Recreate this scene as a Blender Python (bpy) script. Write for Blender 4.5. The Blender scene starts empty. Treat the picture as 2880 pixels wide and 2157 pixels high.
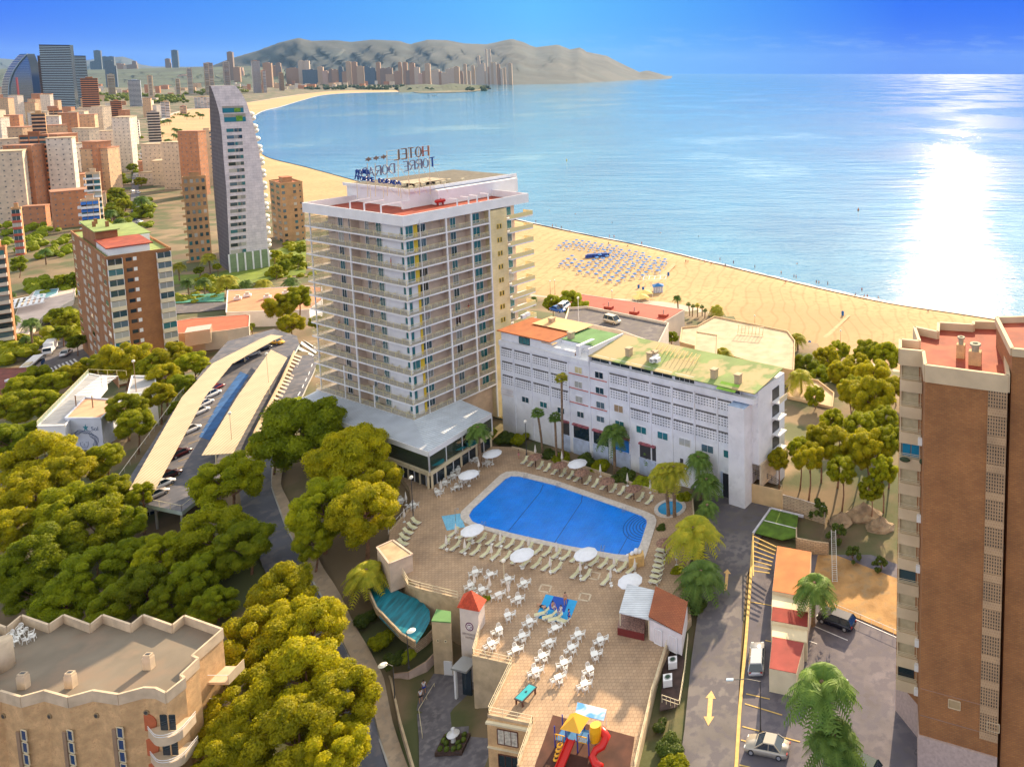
import bpy,bmesh,math,random
import numpy as np
from mathutils import Vector,Matrix
RND=random.Random(7)
SC=bpy.context.scene
COL=SC.collection
R=math.radians
# camera model (image 2880 x 2157)
F_,CX,CY,PITCH,ROLL,HC=2092.787,2300.696,418.978,0.1027816,0.00142419,67.2352
_c,_s=math.cos(PITCH),math.sin(PITCH)
FW=Vector((0,_c,-_s));_U0=Vector((0,_s,_c));_R0=Vector((1,0,0))
_c,_s=math.cos(ROLL),math.sin(ROLL)
RT=_c*_R0+_s*_U0;UP=-_s*_R0+_c*_U0
CAMP=Vector((0,0,HC))
def ray(px,py):return FW+RT*((px-CX)/F_)-UP*((py-CY)/F_)
def UN(px,py,z):
 d=ray(px,py);t=(z-HC)/d.z
 return Vector((d.x*t,d.y*t,z))
def ATY(px,py,y):
 d=ray(px,py);t=y/d.y
 return Vector((d.x*t,y,HC+d.z*t))
def PJ(p):
 d=Vector(p)-CAMP;q=d.dot(FW)
 return CX+F_*d.dot(RT)/q,CY-F_*d.dot(UP)/q
def PXS(p):return F_/(Vector(p)-CAMP).dot(FW)
def along(o,u,px):
 o=Vector(o)-CAMP;a=(px-CX)/F_
 n=RT-FW*a
 return-o.dot(n)/Vector(u).dot(n)
def ztop(x,y,py):
 o=Vector((x,y,0))-CAMP;b=(CY-py)/F_
 n=UP-FW*b
 return-o.dot(n)/n.z
cam=bpy.data.cameras.new("camera");co=bpy.data.objects.new("camera",cam);COL.objects.link(co)
m=Matrix((RT,UP,-FW)).transposed().to_4x4();m.translation=CAMP;co.matrix_world=m
cam.sensor_fit='HORIZONTAL';cam.sensor_width=36;cam.lens=F_/2880*36
cam.shift_x=-(CX-1440)/2880;cam.shift_y=(CY-1078.5)/2880
cam.clip_start=1;cam.clip_end=90000
SC.camera=co
# light
SUN_AZ,SUN_EL=11.0,25.0
sun=bpy.data.lights.new("sun",'SUN');so=bpy.data.objects.new("sun",sun);COL.objects.link(so)
sun.energy=SUN_E=4.6;sun.angle=R(0.5);sun.color=(1.0,0.76,0.48)
sd=Vector((math.sin(R(SUN_AZ))*math.cos(R(SUN_EL)),math.cos(R(SUN_AZ))*math.cos(R(SUN_EL)),math.sin(R(SUN_EL))))
so.rotation_euler=(-sd).to_track_quat('-Z','Y').to_euler()
w=bpy.data.worlds.new("World");SC.world=w;w.use_nodes=True
nt=w.node_tree;N=nt.nodes;L=nt.links
bg=N['Background']
sky=N.new('ShaderNodeTexSky');sky.sky_type='NISHITA';sky.sun_disc=False
sky.sun_elevation=R(SUN_EL);sky.sun_rotation=R(SUN_AZ);sky.altitude=50;sky.air_density=1.4;sky.dust_density=0.3;sky.ozone_density=3
tc=N.new('ShaderNodeTexCoord');sx=N.new('ShaderNodeSeparateXYZ');L.new(tc.outputs['Generated'],sx.inputs[0])
def mth(nt,op,a,b=None,c=None,clamp=False):
 n=nt.nodes.new('ShaderNodeMath');n.operation=op;n.use_clamp=clamp
 for i,v in enumerate((a,b,c)):
  if v is None:continue
  if isinstance(v,(int,float)):n.inputs[i].default_value=v
  else:nt.links.new(v,n.inputs[i])
 return n.outputs[0]
def ramp(nt,fac,stops,interp='LINEAR'):
 n=nt.nodes.new('ShaderNodeValToRGB');cr=n.color_ramp;cr.interpolation=interp
 while len(cr.elements)<len(stops):cr.elements.new(0.5)
 for e,(p,c)in zip(cr.elements,stops):e.position=p;e.color=(*c,1)if len(c)==3 else c
 if fac is not None:nt.links.new(fac,n.inputs[0])
 return n
def mix(nt,f,a,b,mode='MIX'):
 n=nt.nodes.new('ShaderNodeMix');n.data_type='RGBA';n.blend_type=mode
 for s,v in((0,f),(6,a),(7,b)):
  if isinstance(v,(int,float)):n.inputs[s].default_value=v
  elif isinstance(v,(tuple,list)):n.inputs[s].default_value=(*v,1)
  else:nt.links.new(v,n.inputs[s])
 return n.outputs[2]
hs=N.new('ShaderNodeHueSaturation');hs.inputs['Saturation'].default_value=0.2;hs.inputs['Value'].default_value=1.2;L.new(sky.outputs[0],hs.inputs['Color'])
az=mth(nt,'ARCTAN2',sx.outputs[0],sx.outputs[1])
az0=mth(nt,'SUBTRACT',az,-0.36);az2=mth(nt,'ABSOLUTE',az0)
pale=mth(nt,'SUBTRACT',1.0,mth(nt,'MULTIPLY',az2,2.1),clamp=True)
azure=mix(nt,pale,(0.0,0.42,2.9),(0.32,1.6,3.1))
band=ramp(nt,sx.outputs[2],[(0.0,(1,1,1)),(0.10,(1,1,1)),(0.30,(0,0,0))])
skyc=azure
low=mix(nt,band.outputs[0],mix(nt,1.0,hs.outputs[0],(1.05,1.0,.90),'MULTIPLY'),skyc)
mp=N.new('ShaderNodeMapping');mp.inputs['Scale'].default_value=(9,9,60);L.new(tc.outputs['Generated'],mp.inputs[0])
nz=N.new('ShaderNodeTexNoise');nz.inputs['Scale'].default_value=2.2;nz.inputs['Detail'].default_value=9;nz.inputs['Roughness'].default_value=.62;L.new(mp.outputs[0],nz.inputs[0])
cl=ramp(nt,nz.outputs[0],[(0.5,(0,0,0)),(0.62,(.5,.5,.5)),(.75,(1,1,1))])
zb=mth(nt,'SUBTRACT',1.0,mth(nt,'ABSOLUTE',mth(nt,'MULTIPLY',mth(nt,'SUBTRACT',sx.outputs[2],0.035),36.0)),clamp=True)
ab=mth(nt,'MULTIPLY',mth(nt,'ADD',az,0.42),6.0,clamp=True)
cf=mth(nt,'MULTIPLY',mth(nt,'MULTIPLY',cl.outputs[0],zb),mth(nt,'MULTIPLY',ab,0.30))
fin=mix(nt,cf,low,(1.6,2.4,3.0))
L.new(fin,bg.inputs[0]);bg.inputs[1].default_value=SKY_S=0.15
SC.view_settings.view_transform='Standard';SC.view_settings.look='None';SC.view_settings.gamma=1;SC.view_settings.exposure=EXPO=1.12
# materials
_M={}
def mat(name,col,rough=.8,var=.12,scale=1.0,bump=0.0,metal=0.0,spec=.5,bscale=None,dirt=None,rnd=0.0,trans=0.0,emis=None,noise2=None,stretch=None):
 if name in _M:return _M[name]
 m=bpy.data.materials.new(name);m.use_nodes=True;nt=m.node_tree;b=nt.nodes['Principled BSDF']
 b.inputs['Roughness'].default_value=rough;b.inputs['Metallic'].default_value=metal
 b.inputs['Specular IOR Level'].default_value=spec
 tc=nt.nodes.new('ShaderNodeTexCoord');vec=tc.outputs['Object']
 if stretch:
  mp=nt.nodes.new('ShaderNodeMapping');mp.inputs['Scale'].default_value=stretch;nt.links.new(vec,mp.inputs[0]);vec=mp.outputs[0]
 c=tuple(col)
 out=None
 if var>0:
  n=nt.nodes.new('ShaderNodeTexNoise');n.inputs['Scale'].default_value=scale;n.inputs['Detail'].default_value=5;nt.links.new(vec,n.inputs[0])
  dk=tuple(x*(1-var*1.6)for x in c);lt=tuple(min(1,x*(1+var))for x in c)
  rp=ramp(nt,n.outputs[0],[(.3,dk),(.7,lt)]);out=rp.outputs[0]
  if noise2:
   n2=nt.nodes.new('ShaderNodeTexNoise');n2.inputs['Scale'].default_value=noise2[0];n2.inputs['Detail'].default_value=6;nt.links.new(vec,n2.inputs[0])
   r2=ramp(nt,n2.outputs[0],[(noise2[2],(0,0,0)),(noise2[3],(1,1,1))])
   out=mix(nt,r2.outputs[0],out,noise2[1])
 if rnd>0:
  oi=nt.nodes.new('ShaderNodeObjectInfo')
  v=mth(nt,'ADD',mth(nt,'MULTIPLY',oi.outputs['Random'],2*rnd),1-rnd)
  vc=nt.nodes.new('ShaderNodeCombineColor')
  for i in range(3):nt.links.new(v,vc.inputs[i])
  out=mix(nt,1.0,out if out is not None else c,vc.outputs[0],'MULTIPLY')
 if out is None:b.inputs['Base Color'].default_value=(*c,1)
 else:nt.links.new(out,b.inputs['Base Color'])
 if bump>0:
  n=nt.nodes.new('ShaderNodeTexNoise');n.inputs['Scale'].default_value=bscale or scale*4;n.inputs['Detail'].default_value=4;nt.links.new(vec,n.inputs[0])
  bp=nt.nodes.new('ShaderNodeBump');bp.inputs['Strength'].default_value=bump;bp.inputs['Distance'].default_value=.1;nt.links.new(n.outputs[0],bp.inputs['Height']);nt.links.new(bp.outputs[0],b.inputs['Normal'])
 if emis:b.inputs['Emission Color'].default_value=(*emis[0],1);b.inputs['Emission Strength'].default_value=emis[1]
 if trans>0:
  tr=nt.nodes.new('ShaderNodeBsdfTranslucent');mx=nt.nodes.new('ShaderNodeMixShader');mx.inputs[0].default_value=trans
  if out is not None:nt.links.new(out,tr.inputs[0])
  else:tr.inputs[0].default_value=(*c,1)
  o=nt.nodes['Material Output'];nt.links.new(b.outputs[0],mx.inputs[1]);nt.links.new(tr.outputs[0],mx.inputs[2]);nt.links.new(mx.outputs[0],o.inputs[0])
 _M[name]=m;return m
def brick(name,c1,c2,mortar,bw=.5,bh=.25,ms=.02,rough=.85,vert=True,bump=.3,offset=.5,noise=.0,sq=1.0):
 if name in _M:return _M[name]
 m=bpy.data.materials.new(name);m.use_nodes=True;nt=m.node_tree;b=nt.nodes['Principled BSDF'];b.inputs['Roughness'].default_value=rough
 tc=nt.nodes.new('ShaderNodeTexCoord');s=nt.nodes.new('ShaderNodeSeparateXYZ');nt.links.new(tc.outputs['Object'],s.inputs[0])
 cb=nt.nodes.new('ShaderNodeCombineXYZ')
 if vert:
  nt.links.new(mth(nt,'ADD',s.outputs[0],s.outputs[1]),cb.inputs[0]);nt.links.new(s.outputs[2],cb.inputs[1])
 else:
  nt.links.new(s.outputs[0],cb.inputs[0]);nt.links.new(s.outputs[1],cb.inputs[1])
 t=nt.nodes.new('ShaderNodeTexBrick');nt.links.new(cb.outputs[0],t.inputs[0]);t.offset=offset
 t.inputs['Scale'].default_value=1;t.inputs['Brick Width'].default_value=bw;t.inputs['Row Height'].default_value=bh;t.inputs['Mortar Size'].default_value=ms
 t.inputs['Color1'].default_value=(*c1,1);t.inputs['Color2'].default_value=(*c2,1);t.inputs['Mortar'].default_value=(*mortar,1)
 t.inputs['Mortar Smooth'].default_value=0.1
 n=nt.nodes.new('ShaderNodeTexNoise');n.inputs['Scale'].default_value=.35;n.inputs['Detail'].default_value=5;nt.links.new(tc.outputs['Object'],n.inputs[0])
 rp=ramp(nt,n.outputs[0],[(.3,(.78,.78,.8)),(.7,(1.12,1.1,1.08))])
 col=mix(nt,1.0,t.outputs[0],rp.outputs[0],'MULTIPLY')
 nt.links.new(col,b.inputs['Base Color'])
 _M[name]=m;return m
def glass(name,col=(.03,.07,.09),rough=.08,rnd=True):
 if name in _M:return _M[name]
 m=bpy.data.materials.new(name);m.use_nodes=True;nt=m.node_tree;b=nt.nodes['Principled BSDF']
 b.inputs['Roughness'].default_value=rough;b.inputs['Specular IOR Level'].default_value=.8
 if rnd:
  oi=nt.nodes.new('ShaderNodeObjectInfo')
  dk=col;cs=[(0,dk),(.30,(dk[0]*.4,dk[1]*.4,dk[2]*.4)),(.45,(.03,.15,.17)),(.62,(.08,.14,.18)),(.76,(.25,.27,.26)),(.9,(.42,.42,.38)),(1,(.42,.42,.38))]
  rp=ramp(nt,oi.outputs['Random'],cs,'CONSTANT');nt.links.new(rp.outputs[0],b.inputs['Base Color'])
 else:b.inputs['Base Color'].default_value=(*col,1)
 _M[name]=m;return m
def clear(name,col=(.75,.85,.82),alpha=.25,rough=.05):
 if name in _M:return _M[name]
 m=bpy.data.materials.new(name);m.use_nodes=True;nt=m.node_tree;b=nt.nodes['Principled BSDF']
 b.inputs['Base Color'].default_value=(*col,1);b.inputs['Roughness'].default_value=rough;b.inputs['Alpha'].default_value=alpha
 _M[name]=m;return m
def ribs(name,col,dk,period=.3,axis=0,rough=.5,metal=0.0):
 if name in _M:return _M[name]
 m=bpy.data.materials.new(name);m.use_nodes=True;nt=m.node_tree;b=nt.nodes['Principled BSDF'];b.inputs['Roughness'].default_value=rough;b.inputs['Metallic'].default_value=metal
 tc=nt.nodes.new('ShaderNodeTexCoord');s=nt.nodes.new('ShaderNodeSeparateXYZ');nt.links.new(tc.outputs['Object'],s.inputs[0])
 v=mth(nt,'SINE',mth(nt,'MULTIPLY',s.outputs[axis],2*math.pi/period))
 rp=ramp(nt,mth(nt,'ADD',mth(nt,'MULTIPLY',v,.5),.5),[(0,dk),(.35,col),(1,col)])
 n=nt.nodes.new('ShaderNodeTexNoise');n.inputs['Scale'].default_value=.5;n.inputs['Detail'].default_value=5;nt.links.new(tc.outputs['Object'],n.inputs[0])
 r2=ramp(nt,n.outputs[0],[(.3,(.85,.85,.85)),(.7,(1.08,1.08,1.08))])
 nt.links.new(mix(nt,1.0,rp.outputs[0],r2.outputs[0],'MULTIPLY'),b.inputs['Base Color'])
 bp=nt.nodes.new('ShaderNodeBump');bp.inputs['Strength'].default_value=.5;bp.inputs['Distance'].default_value=.06;nt.links.new(v,bp.inputs['Height']);nt.links.new(bp.outputs[0],b.inputs['Normal'])
 _M[name]=m;return m
# mesh builder
class MB:
 def __init__(s):s.v=[];s.f=[];s.mi=[];s.mats=[];s.T=None
 def k(s,m):
  if m not in s.mats:s.mats.append(m)
  return s.mats.index(m)
 def add(s,vs,fs,m):
  o=len(s.v);s.v+=[tuple(x)for x in vs];i=s.k(m)
  for f in fs:s.f.append(tuple(a+o for a in f));s.mi.append(i)
 def box(s,c,d,m,rz=0,M=None):
  x,y,z=d[0]/2,d[1]/2,d[2]/2
  vs=[Vector((a*x,b*y,e*z))for e in(-1,1)for a,b in((-1,-1),(1,-1),(1,1),(-1,1))]
  if rz:q=Matrix.Rotation(rz,3,'Z');vs=[q@v for v in vs]
  if M is not None:vs=[M@v for v in vs]
  vs=[v+Vector(c)for v in vs]
  s.add(vs,[(3,2,1,0),(4,5,6,7),(0,1,5,4),(1,2,6,5),(2,3,7,6),(3,0,4,7)],m)
 def b2(s,x0,x1,y0,y1,z0,z1,m):s.box(((x0+x1)/2,(y0+y1)/2,(z0+z1)/2),(abs(x1-x0),abs(y1-y0),abs(z1-z0)),m)
 def prism(s,pts,z0,z1,m,top=None,cap=True):
  a=sum(pts[i][0]*pts[(i+1)%len(pts)][1]-pts[(i+1)%len(pts)][0]*pts[i][1]for i in range(len(pts)))
  if a<0:pts=pts[::-1]
  n=len(pts);vs=[(p[0],p[1],z0)for p in pts]+[(p[0],p[1],z1)for p in pts]
  s.add(vs,[(i,(i+1)%n,(i+1)%n+n,i+n)for i in range(n)],m)
  if cap:s.add([(p[0],p[1],z1)for p in pts],[tuple(range(n))],top or m)
 def beam(s,a,b,w,h,m,up=(0,0,1)):
  a=Vector(a);b=Vector(b);d=b-a;l=d.length
  if l<1e-6:return
  d.normalize();u=Vector(up)
  if abs(d.dot(u))>.99:u=Vector((0,1,0))
  x=d.cross(u).normalized();u=x.cross(d)
  vs=[p+x*(i*w/2)+u*(j*h/2)for p in(a,b)for i,j in((-1,-1),(1,-1),(1,1),(-1,1))]
  s.add(vs,[(3,2,1,0),(4,5,6,7),(0,1,5,4),(1,2,6,5),(2,3,7,6),(3,0,4,7)],m)
 def cyl(s,a,b,r0,r1,m,n=8,cap=True):
  a=Vector(a);b=Vector(b);d=(b-a).normalized();u=Vector((0,0,1))if abs(d.z)<.95 else Vector((1,0,0))
  x=d.cross(u).normalized();y=d.cross(x)
  vs=[p+(x*math.cos(t*2*math.pi/n)+y*math.sin(t*2*math.pi/n))*r for p,r in((a,r0),(b,r1))for t in range(n)]
  fs=[(i,i+n,(i+1)%n+n,(i+1)%n)for i in range(n)]
  if cap:fs+=[tuple(range(n)),tuple(range(2*n-1,n-1,-1))]
  s.add(vs,fs,m)
 def tube(s,pts,rs,m,n=7):
  P=[Vector(p)for p in pts]
  if not isinstance(rs,(list,tuple)):rs=[rs]*len(P)
  vs=[];pr=None
  for i,p in enumerate(P):
   d=(P[min(i+1,len(P)-1)]-P[max(i-1,0)]).normalized()
   u=Vector((0,0,1))if abs(d.z)<.9 else Vector((1,0,0))
   x=d.cross(u).normalized()
   if pr is not None:x=(pr-d*pr.dot(d)).normalized()
   pr=x;y=d.cross(x)
   vs+=[p+(x*math.cos(t*2*math.pi/n)+y*math.sin(t*2*math.pi/n))*rs[i]for t in range(n)]
  fs=[(j*n+i,j*n+(i+1)%n,(j+1)*n+(i+1)%n,(j+1)*n+i)for j in range(len(P)-1)for i in range(n)]
  fs+=[tuple(range(n-1,-1,-1)),tuple(range((len(P)-1)*n,len(P)*n))]
  s.add(vs,fs,m)
 def lathe(s,prof,m,c=(0,0,0),n=12):
  vs=[(c[0]+r*math.cos(t*2*math.pi/n),c[1]+r*math.sin(t*2*math.pi/n),c[2]+z)for r,z in prof for t in range(n)]
  s.add(vs,[(j*n+i,j*n+(i+1)%n,(j+1)*n+(i+1)%n,(j+1)*n+i)for j in range(len(prof)-1)for i in range(n)],m)
 def quad(s,a,b,c,d,m):s.add([a,b,c,d],[(0,1,2,3)],m)
 def ball(s,c,r,m,n=10,k=6,sc=(1,1,1)):
  pr=[(math.sin(math.pi*i/k),-math.cos(math.pi*i/k))for i in range(k+1)]
  vs=[(c[0]+r*sc[0]*a*math.cos(t*2*math.pi/n),c[1]+r*sc[1]*a*math.sin(t*2*math.pi/n),c[2]+r*sc[2]*z)for a,z in pr for t in range(n)]
  s.add(vs,[(j*n+i,j*n+(i+1)%n,(j+1)*n+(i+1)%n,(j+1)*n+i)for j in range(k)for i in range(n)],m)
 def mesh(s,name,smooth=False):
  me=bpy.data.meshes.new(name);me.from_pydata([tuple(v)for v in s.v],[],s.f)
  for m in s.mats:me.materials.append(m)
  me.polygons.foreach_set('material_index',s.mi)
  if smooth:me.polygons.foreach_set('use_smooth',[True]*len(s.f))
  me.update();return me
 def obj(s,name,parent=None,smooth=False,loc=None,rz=0):return link(name,s.mesh(name,smooth),parent,loc,rz)
def link(name,data,parent=None,loc=None,rz=0,scale=None,label=None):
 o=bpy.data.objects.new(name,data);COL.objects.link(o)
 if parent is not None:o.parent=parent
 if loc is not None:o.location=loc
 if rz:o.rotation_euler=(0,0,rz)
 if scale is not None:o.scale=scale if isinstance(scale,(tuple,list))else(scale,)*3
 if label:o['label']=label
 return o
def tag(o,label,cat,group=None):
 o['label']=label;o['category']=cat
 if group:o['group']=group
 return o
def thing(name,label,cat,loc=(0,0,0),rz=0,group=None,scale=None):
 return tag(link(name,None,None,loc,rz,scale),label,cat,group)
def struct(o,kind='structure'):o['kind']=kind;return o
def dup(root,loc,rz,label,group=None,scale=None):
 r=root.copy();COL.objects.link(r);r.location=loc;r.rotation_euler=(0,0,rz)
 if scale is not None:r.scale=scale if isinstance(scale,(tuple,list))else(scale,)*3
 r['label']=label
 if group:r['group']=group
 for ch in PARTS.get(root.name)or PARTS.setdefault(root.name,list(root.children)):
  c=ch.copy();COL.objects.link(c);c.parent=r
  for g in PARTS.get(ch.name)or PARTS.setdefault(ch.name,list(ch.children)):
   d=g.copy();COL.objects.link(d);d.parent=c
 return r
PARTS={}
ORD=['first','second','third','fourth','fifth','sixth','seventh','eighth','ninth','tenth','eleventh','twelfth','thirteenth','fourteenth','fifteenth','sixteenth','seventeenth','eighteenth','nineteenth','twentieth']
def nth(i):
 if i<20:return ORD[i]
 t=(i+1)//10;u=(i+1)%10
 T=['','','twenty','thirty','forty','fifty','sixty','seventy','eighty','ninety','hundred'][min(t,10)]
 return(T[:-1]+'ieth')if u==0 else T+'-'+ORD[u-1]
# shared materials
WHITE=mat('white_paint',(.78,.78,.80),.6,.05,.4,spec=.3)
WHITE2=mat('white_plastic',(.8,.8,.78),.4,0)
CREAM=mat('cream_render',(.72,.62,.42),.8,.08,.5)
BEIGE=mat('beige_render',(.62,.48,.31),.85,.1,.4)
PEACH=mat('peach_render',(.62,.40,.20),.9,.16,1.0,noise2=(6,(.52,.30,.15),.5,.7))
SANDST=mat('sandstone',(.52,.40,.26),.9,.14,.8,bump=.3)
STONEW=brick('rubble_stone',(.42,.31,.20),(.52,.40,.27),(.30,.23,.16),.6,.3,.05)
CONC=mat('concrete',(.40,.38,.35),.9,.15,.5)
GREYM=mat('grey_metal',(.35,.36,.37),.45,0,metal=.4)
DARKM=mat('dark_metal',(.05,.05,.055),.5,0)
ASPH=mat('asphalt',(.105,.10,.115),.9,.22,.18,bump=.25,bscale=12,noise2=(1.4,(.16,.145,.15),.45,.62))
ASPH2=mat('worn_asphalt',(.155,.14,.14),.9,.25,.15,bump=.25,bscale=12,noise2=(.8,(.11,.10,.115),.45,.55))
PAVE=brick('paving',(.37,.31,.25),(.43,.36,.29),(.26,.21,.17),.8,.8,.02,vert=False)
DECKM=None
REDF=mat('red_roof_coating',(.30,.045,.02),.85,.2,.5,noise2=(.35,(.38,.08,.03),.5,.7))
ORANGE=mat('orange_roof_coating',(.56,.17,.05),.85,.13,.4)
GREENF=mat('green_roof_coating',(.20,.28,.09),.85,.15,.25,noise2=(.15,(.42,.34,.17),.46,.52))
GRAVEL=mat('beige_roof',(.50,.40,.27),.9,.15,.3)
TERRA=ribs('terracotta_tiles',(.48,.11,.035),(.28,.05,.015),.3,0)
GRASS=mat('lawn_green',(.09,.17,.015),.95,.25,.6,bump=.4,bscale=9)
YELLOWP=mat('yellow_line_paint',(.62,.42,.13),.8,.1,2)
WLINE=mat('white_line_paint',(.72,.72,.74),.8,.1,2)
SOIL=mat('dry_soil',(.42,.24,.09),.95,.25,.4,bump=.5,bscale=3,noise2=(.8,(.30,.20,.10),.5,.65))
WOOD=mat('timber',(.36,.22,.10),.8,.15,3)
YEL=mat('mustard_panel',(.72,.50,.03),.6,.06,1)
GL=glass('window_glass')
GLD=glass('dark_glass',(.015,.03,.045),.06,False)
TEAL=glass('teal_glass',(.02,.16,.19),.1,False)
RAILG=clear('balcony_glass',(.66,.64,.50),.14)
RAILY=mat('rail_cream',(.70,.60,.30),.5,0)
BLUEW=mat('pool_mosaic_blue',(.01,.20,.62),.4,.2,3)
BRICKR=brick('red_brown_brick',(.33,.135,.045),(.41,.18,.06),(.26,.13,.06),.5,.2,.03)
BRICKT=brick('tan_brick',(.45,.27,.12),(.52,.32,.15),(.34,.22,.12),.5,.2,.03)
# terrain
def inpoly(x,y,P):
 c=False;j=len(P)-1
 for i in range(len(P)):
  if(P[i][1]>y)!=(P[j][1]>y)and x<(P[j][0]-P[i][0])*(y-P[i][1])/(P[j][1]-P[i][1])+P[i][0]:c=not c
  j=i
 return c
SHORE=[(3150,950),(2880,908),(2700,880),(2500,850),(2300,808),(2160,775),(2000,737),(1800,690),(1650,660),(1500,628),(1300,585),(1150,550),(1000,508),(860,470),(749,441),(725,410),(706,380),(703,350),(715,328),(745,312),(794,300),(850,283),(912,268),(1000,262),(1140,259)]
INL=[(3150,1200),(2880,1130),(2700,1090),(2480,1030),(2300,985),(2150,950),(2010,885),(1900,855),(1750,842),(1500,830),(1300,770),(1150,700),(1000,640),(860,600),(740,560),(560,462),(470,425),(452,385),(450,350),(500,318),(590,300),(700,289),(865,264),(964,256),(1134,255)]
def dens(P,z,k=5):
 W=[UN(a,b,z)for a,b in P];o=[]
 for i in range(len(W)-1):
  for j in range(k):
   t=j/k
   p0=W[max(i-1,0)];p1=W[i];p2=W[i+1];p3=W[min(i+2,len(W)-1)]
   o.append(.5*((2*p1)+(p2-p0)*t+(2*p0-5*p1+4*p2-p3)*t*t+(3*p1-p0-3*p2+p3)*t**3))
 o.append(W[-1]);return o
SW=dens(SHORE,-30);IW=dens(INL,-28.4)
LANDF=[(1180,262),(1260,261),(1330,258),(1378,251),(1372,244),(1330,240),(1250,238),(1225,236),(1300,232),(1420,235),(1500,234),(1600,232),(1700,229)]
land=[tuple(p[:2])for p in IW]+[tuple(UN(a,b,-28.5)[:2])for a,b in LANDF]
land+=[(-2500,12500),(-26000,22000),(-26000,-3000),(200,-3000),(300,140)]
m_=bpy.data.meshes.new('ground');m_.from_pydata([(a,b,-28.75)for a,b in land],[],[tuple(range(len(land)))])
CITYG=mat('city_ground',(.22,.16,.11),.95,.35,.02,noise2=(.035,(.06,.08,.028),.46,.52))
m_.materials.append(CITYG);struct(link('ground',m_))
CTRL=[(-137,191,-8.2),(-125,165,-8.2),(-112,140,-8.2),(-91,116,-9.2),(-78,104,-11),(-62,92,-13.2),(-51,81,-15.2),(-47,66,-17),(-50,94,-15.2),(-42,80,-15.3),(-60,100,-12.5),(-80,125,-8.6),(-70,125,-8.6),(-40,110,-9),(-30,88,-9),(-22,112,-8.6),(-20,95,-8.6),(-12,124,-8.3),(-10,100,-8.3),(-11,74,-8.3),(-5,74,-8.3),(5,86,-8.3),(12,86,-8.3),(22,90,-8.3),(2,110,-8.3),(0,125,-8.3),(15,110,-8.2),(10,55,-8.3),(-12,50,-8.3),(30,60,-8.3),(-70,160,-8.4),(-15,126,-8.4),(-40,142,-8.4),(-5,138,-7.6),(8,130,-7.4),(20,135,-8),(4,160,-12.2),(20,165,-12.5),(4,150,-11.9),(-3,170,-12.5),(0,185,-14),(15,200,-20),(11,222,-24),(-50,184,-8.4),(-30,170,-8.4),(-70,200,-9),(-20,200,-16),(-44,228,-22),(-60,250,-25),(-60,300,-28.4),(21,238,-28.4),(-34,243,-28.4),(40,220,-28.4),(60,160,-20),(60,100,-10),(60,50,-8),(-215,210,-25),(-206,229,-25.5),(-256,240,-27.2),(-256,220,-27),(-200,281,-26.5),(-279,344,-28.5),(-150,147,-13),(-120,118,-13),(-100,85,-15),(-112,95,-14.5),(-135,105,-14.5),(-170,170,-18),(-190,150,-19),(-146,200,-9.2),(-160,215,-18),(-175,235,-23.5),(-357,326,-28.5),(-438,470,-28.5),(-140,235,-20),(-120,270,-26),(-105,215,-10),(-95,190,-8.6),(-130,210,-9.5),(-100,300,-28.4),(-160,320,-28.4),(-230,180,-25),(-300,250,-28),(-300,180,-27),(-220,120,-22),(-130,60,-17),(-200,60,-20),(-70,50,-17),(-100,20,-17),(50,20,-8.3),(-20,20,-9),(-600,590,-28.5),(-300,590,-28.5),(-600,20,-28.5),(-400,100,-28),(-600,300,-28.5)]
CT=np.array(CTRL,float)
def HT(x,y):
 d=(CT[:,0]-x)**2+(CT[:,1]-y)**2
 w=1/(d**1.9+1e-3);return float((w*CT[:,2]).sum()/w.sum())
landc=[tuple(p[:2])for p in IW]+[(-1500,900),(-1500,-500),(300,-500),(300,140)]
gx=np.arange(-620,141,4.0);gy=np.arange(16,600,4.0);vs=[];fs=[]
for y in gy:
 for x in gx:vs.append((x,y,HT(x,y)if inpoly(x,y,landc)else-36))
nx=len(gx)
for j in range(len(gy)-1):
 for i in range(nx-1):
  a=j*nx+i
  if vs[a][2]>-35 or vs[a+1][2]>-35 or vs[a+nx][2]>-35:fs.append((a,a+1,a+nx+1,a+nx))
TERR=mat('hillside_ground',(.21,.15,.085),.95,.25,.05,bump=.4,bscale=1.5,noise2=(.07,(.085,.095,.035),.46,.58))
m_=bpy.data.meshes.new('hillside');m_.from_pydata(vs,[],fs);m_.materials.append(TERR);m_.polygons.foreach_set('use_smooth',[True]*len(fs));struct(link('hillside',m_))
SANDM=mat('beach_sand',(.50,.325,.155),.95,.12,.02,bump=.5,bscale=.45,stretch=(1,1,1),noise2=(.35,(.41,.255,.115),.5,.62))
nt=SANDM.node_tree
wv=nt.nodes.new('ShaderNodeTexWave');wv.inputs['Scale'].default_value=.06;wv.inputs['Distortion'].default_value=14;wv.inputs['Detail'].default_value=2;wv.inputs['Detail Scale'].default_value=.35
tcn=nt.nodes.new('ShaderNodeTexCoord');nt.links.new(tcn.outputs['Object'],wv.inputs[0])
rw=ramp(nt,wv.outputs[0],[(0,(.86,.84,.8)),(.12,(1,1,1)),(1,(1,1,1))]);bs=nt.nodes['Principled BSDF'];old=bs.inputs['Base Color'].links[0].from_socket
nt.links.new(mix(nt,1.0,old,rw.outputs[0],'MULTIPLY'),bs.inputs['Base Color'])
def strip(name,A,B,za,zb,m,n=8,kind='structure'):
 vs=[];fs=[]
 for a,b in zip(A,B):
  for i in range(n+1):
   t=i/n;p=Vector(a).lerp(Vector(b),t);vs.append((p.x,p.y,za(t)if callable(za)else za+(zb-za)*t))
 k=n+1
 for j in range(len(A)-1):
  for i in range(n):fs.append((j*k+i,j*k+i+1,(j+1)*k+i+1,(j+1)*k+i))
 me=bpy.data.meshes.new(name);me.from_pydata(vs,[],fs);me.materials.append(m);me.polygons.foreach_set('use_smooth',[True]*len(fs))
 return struct(link(name,me),kind)
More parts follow.
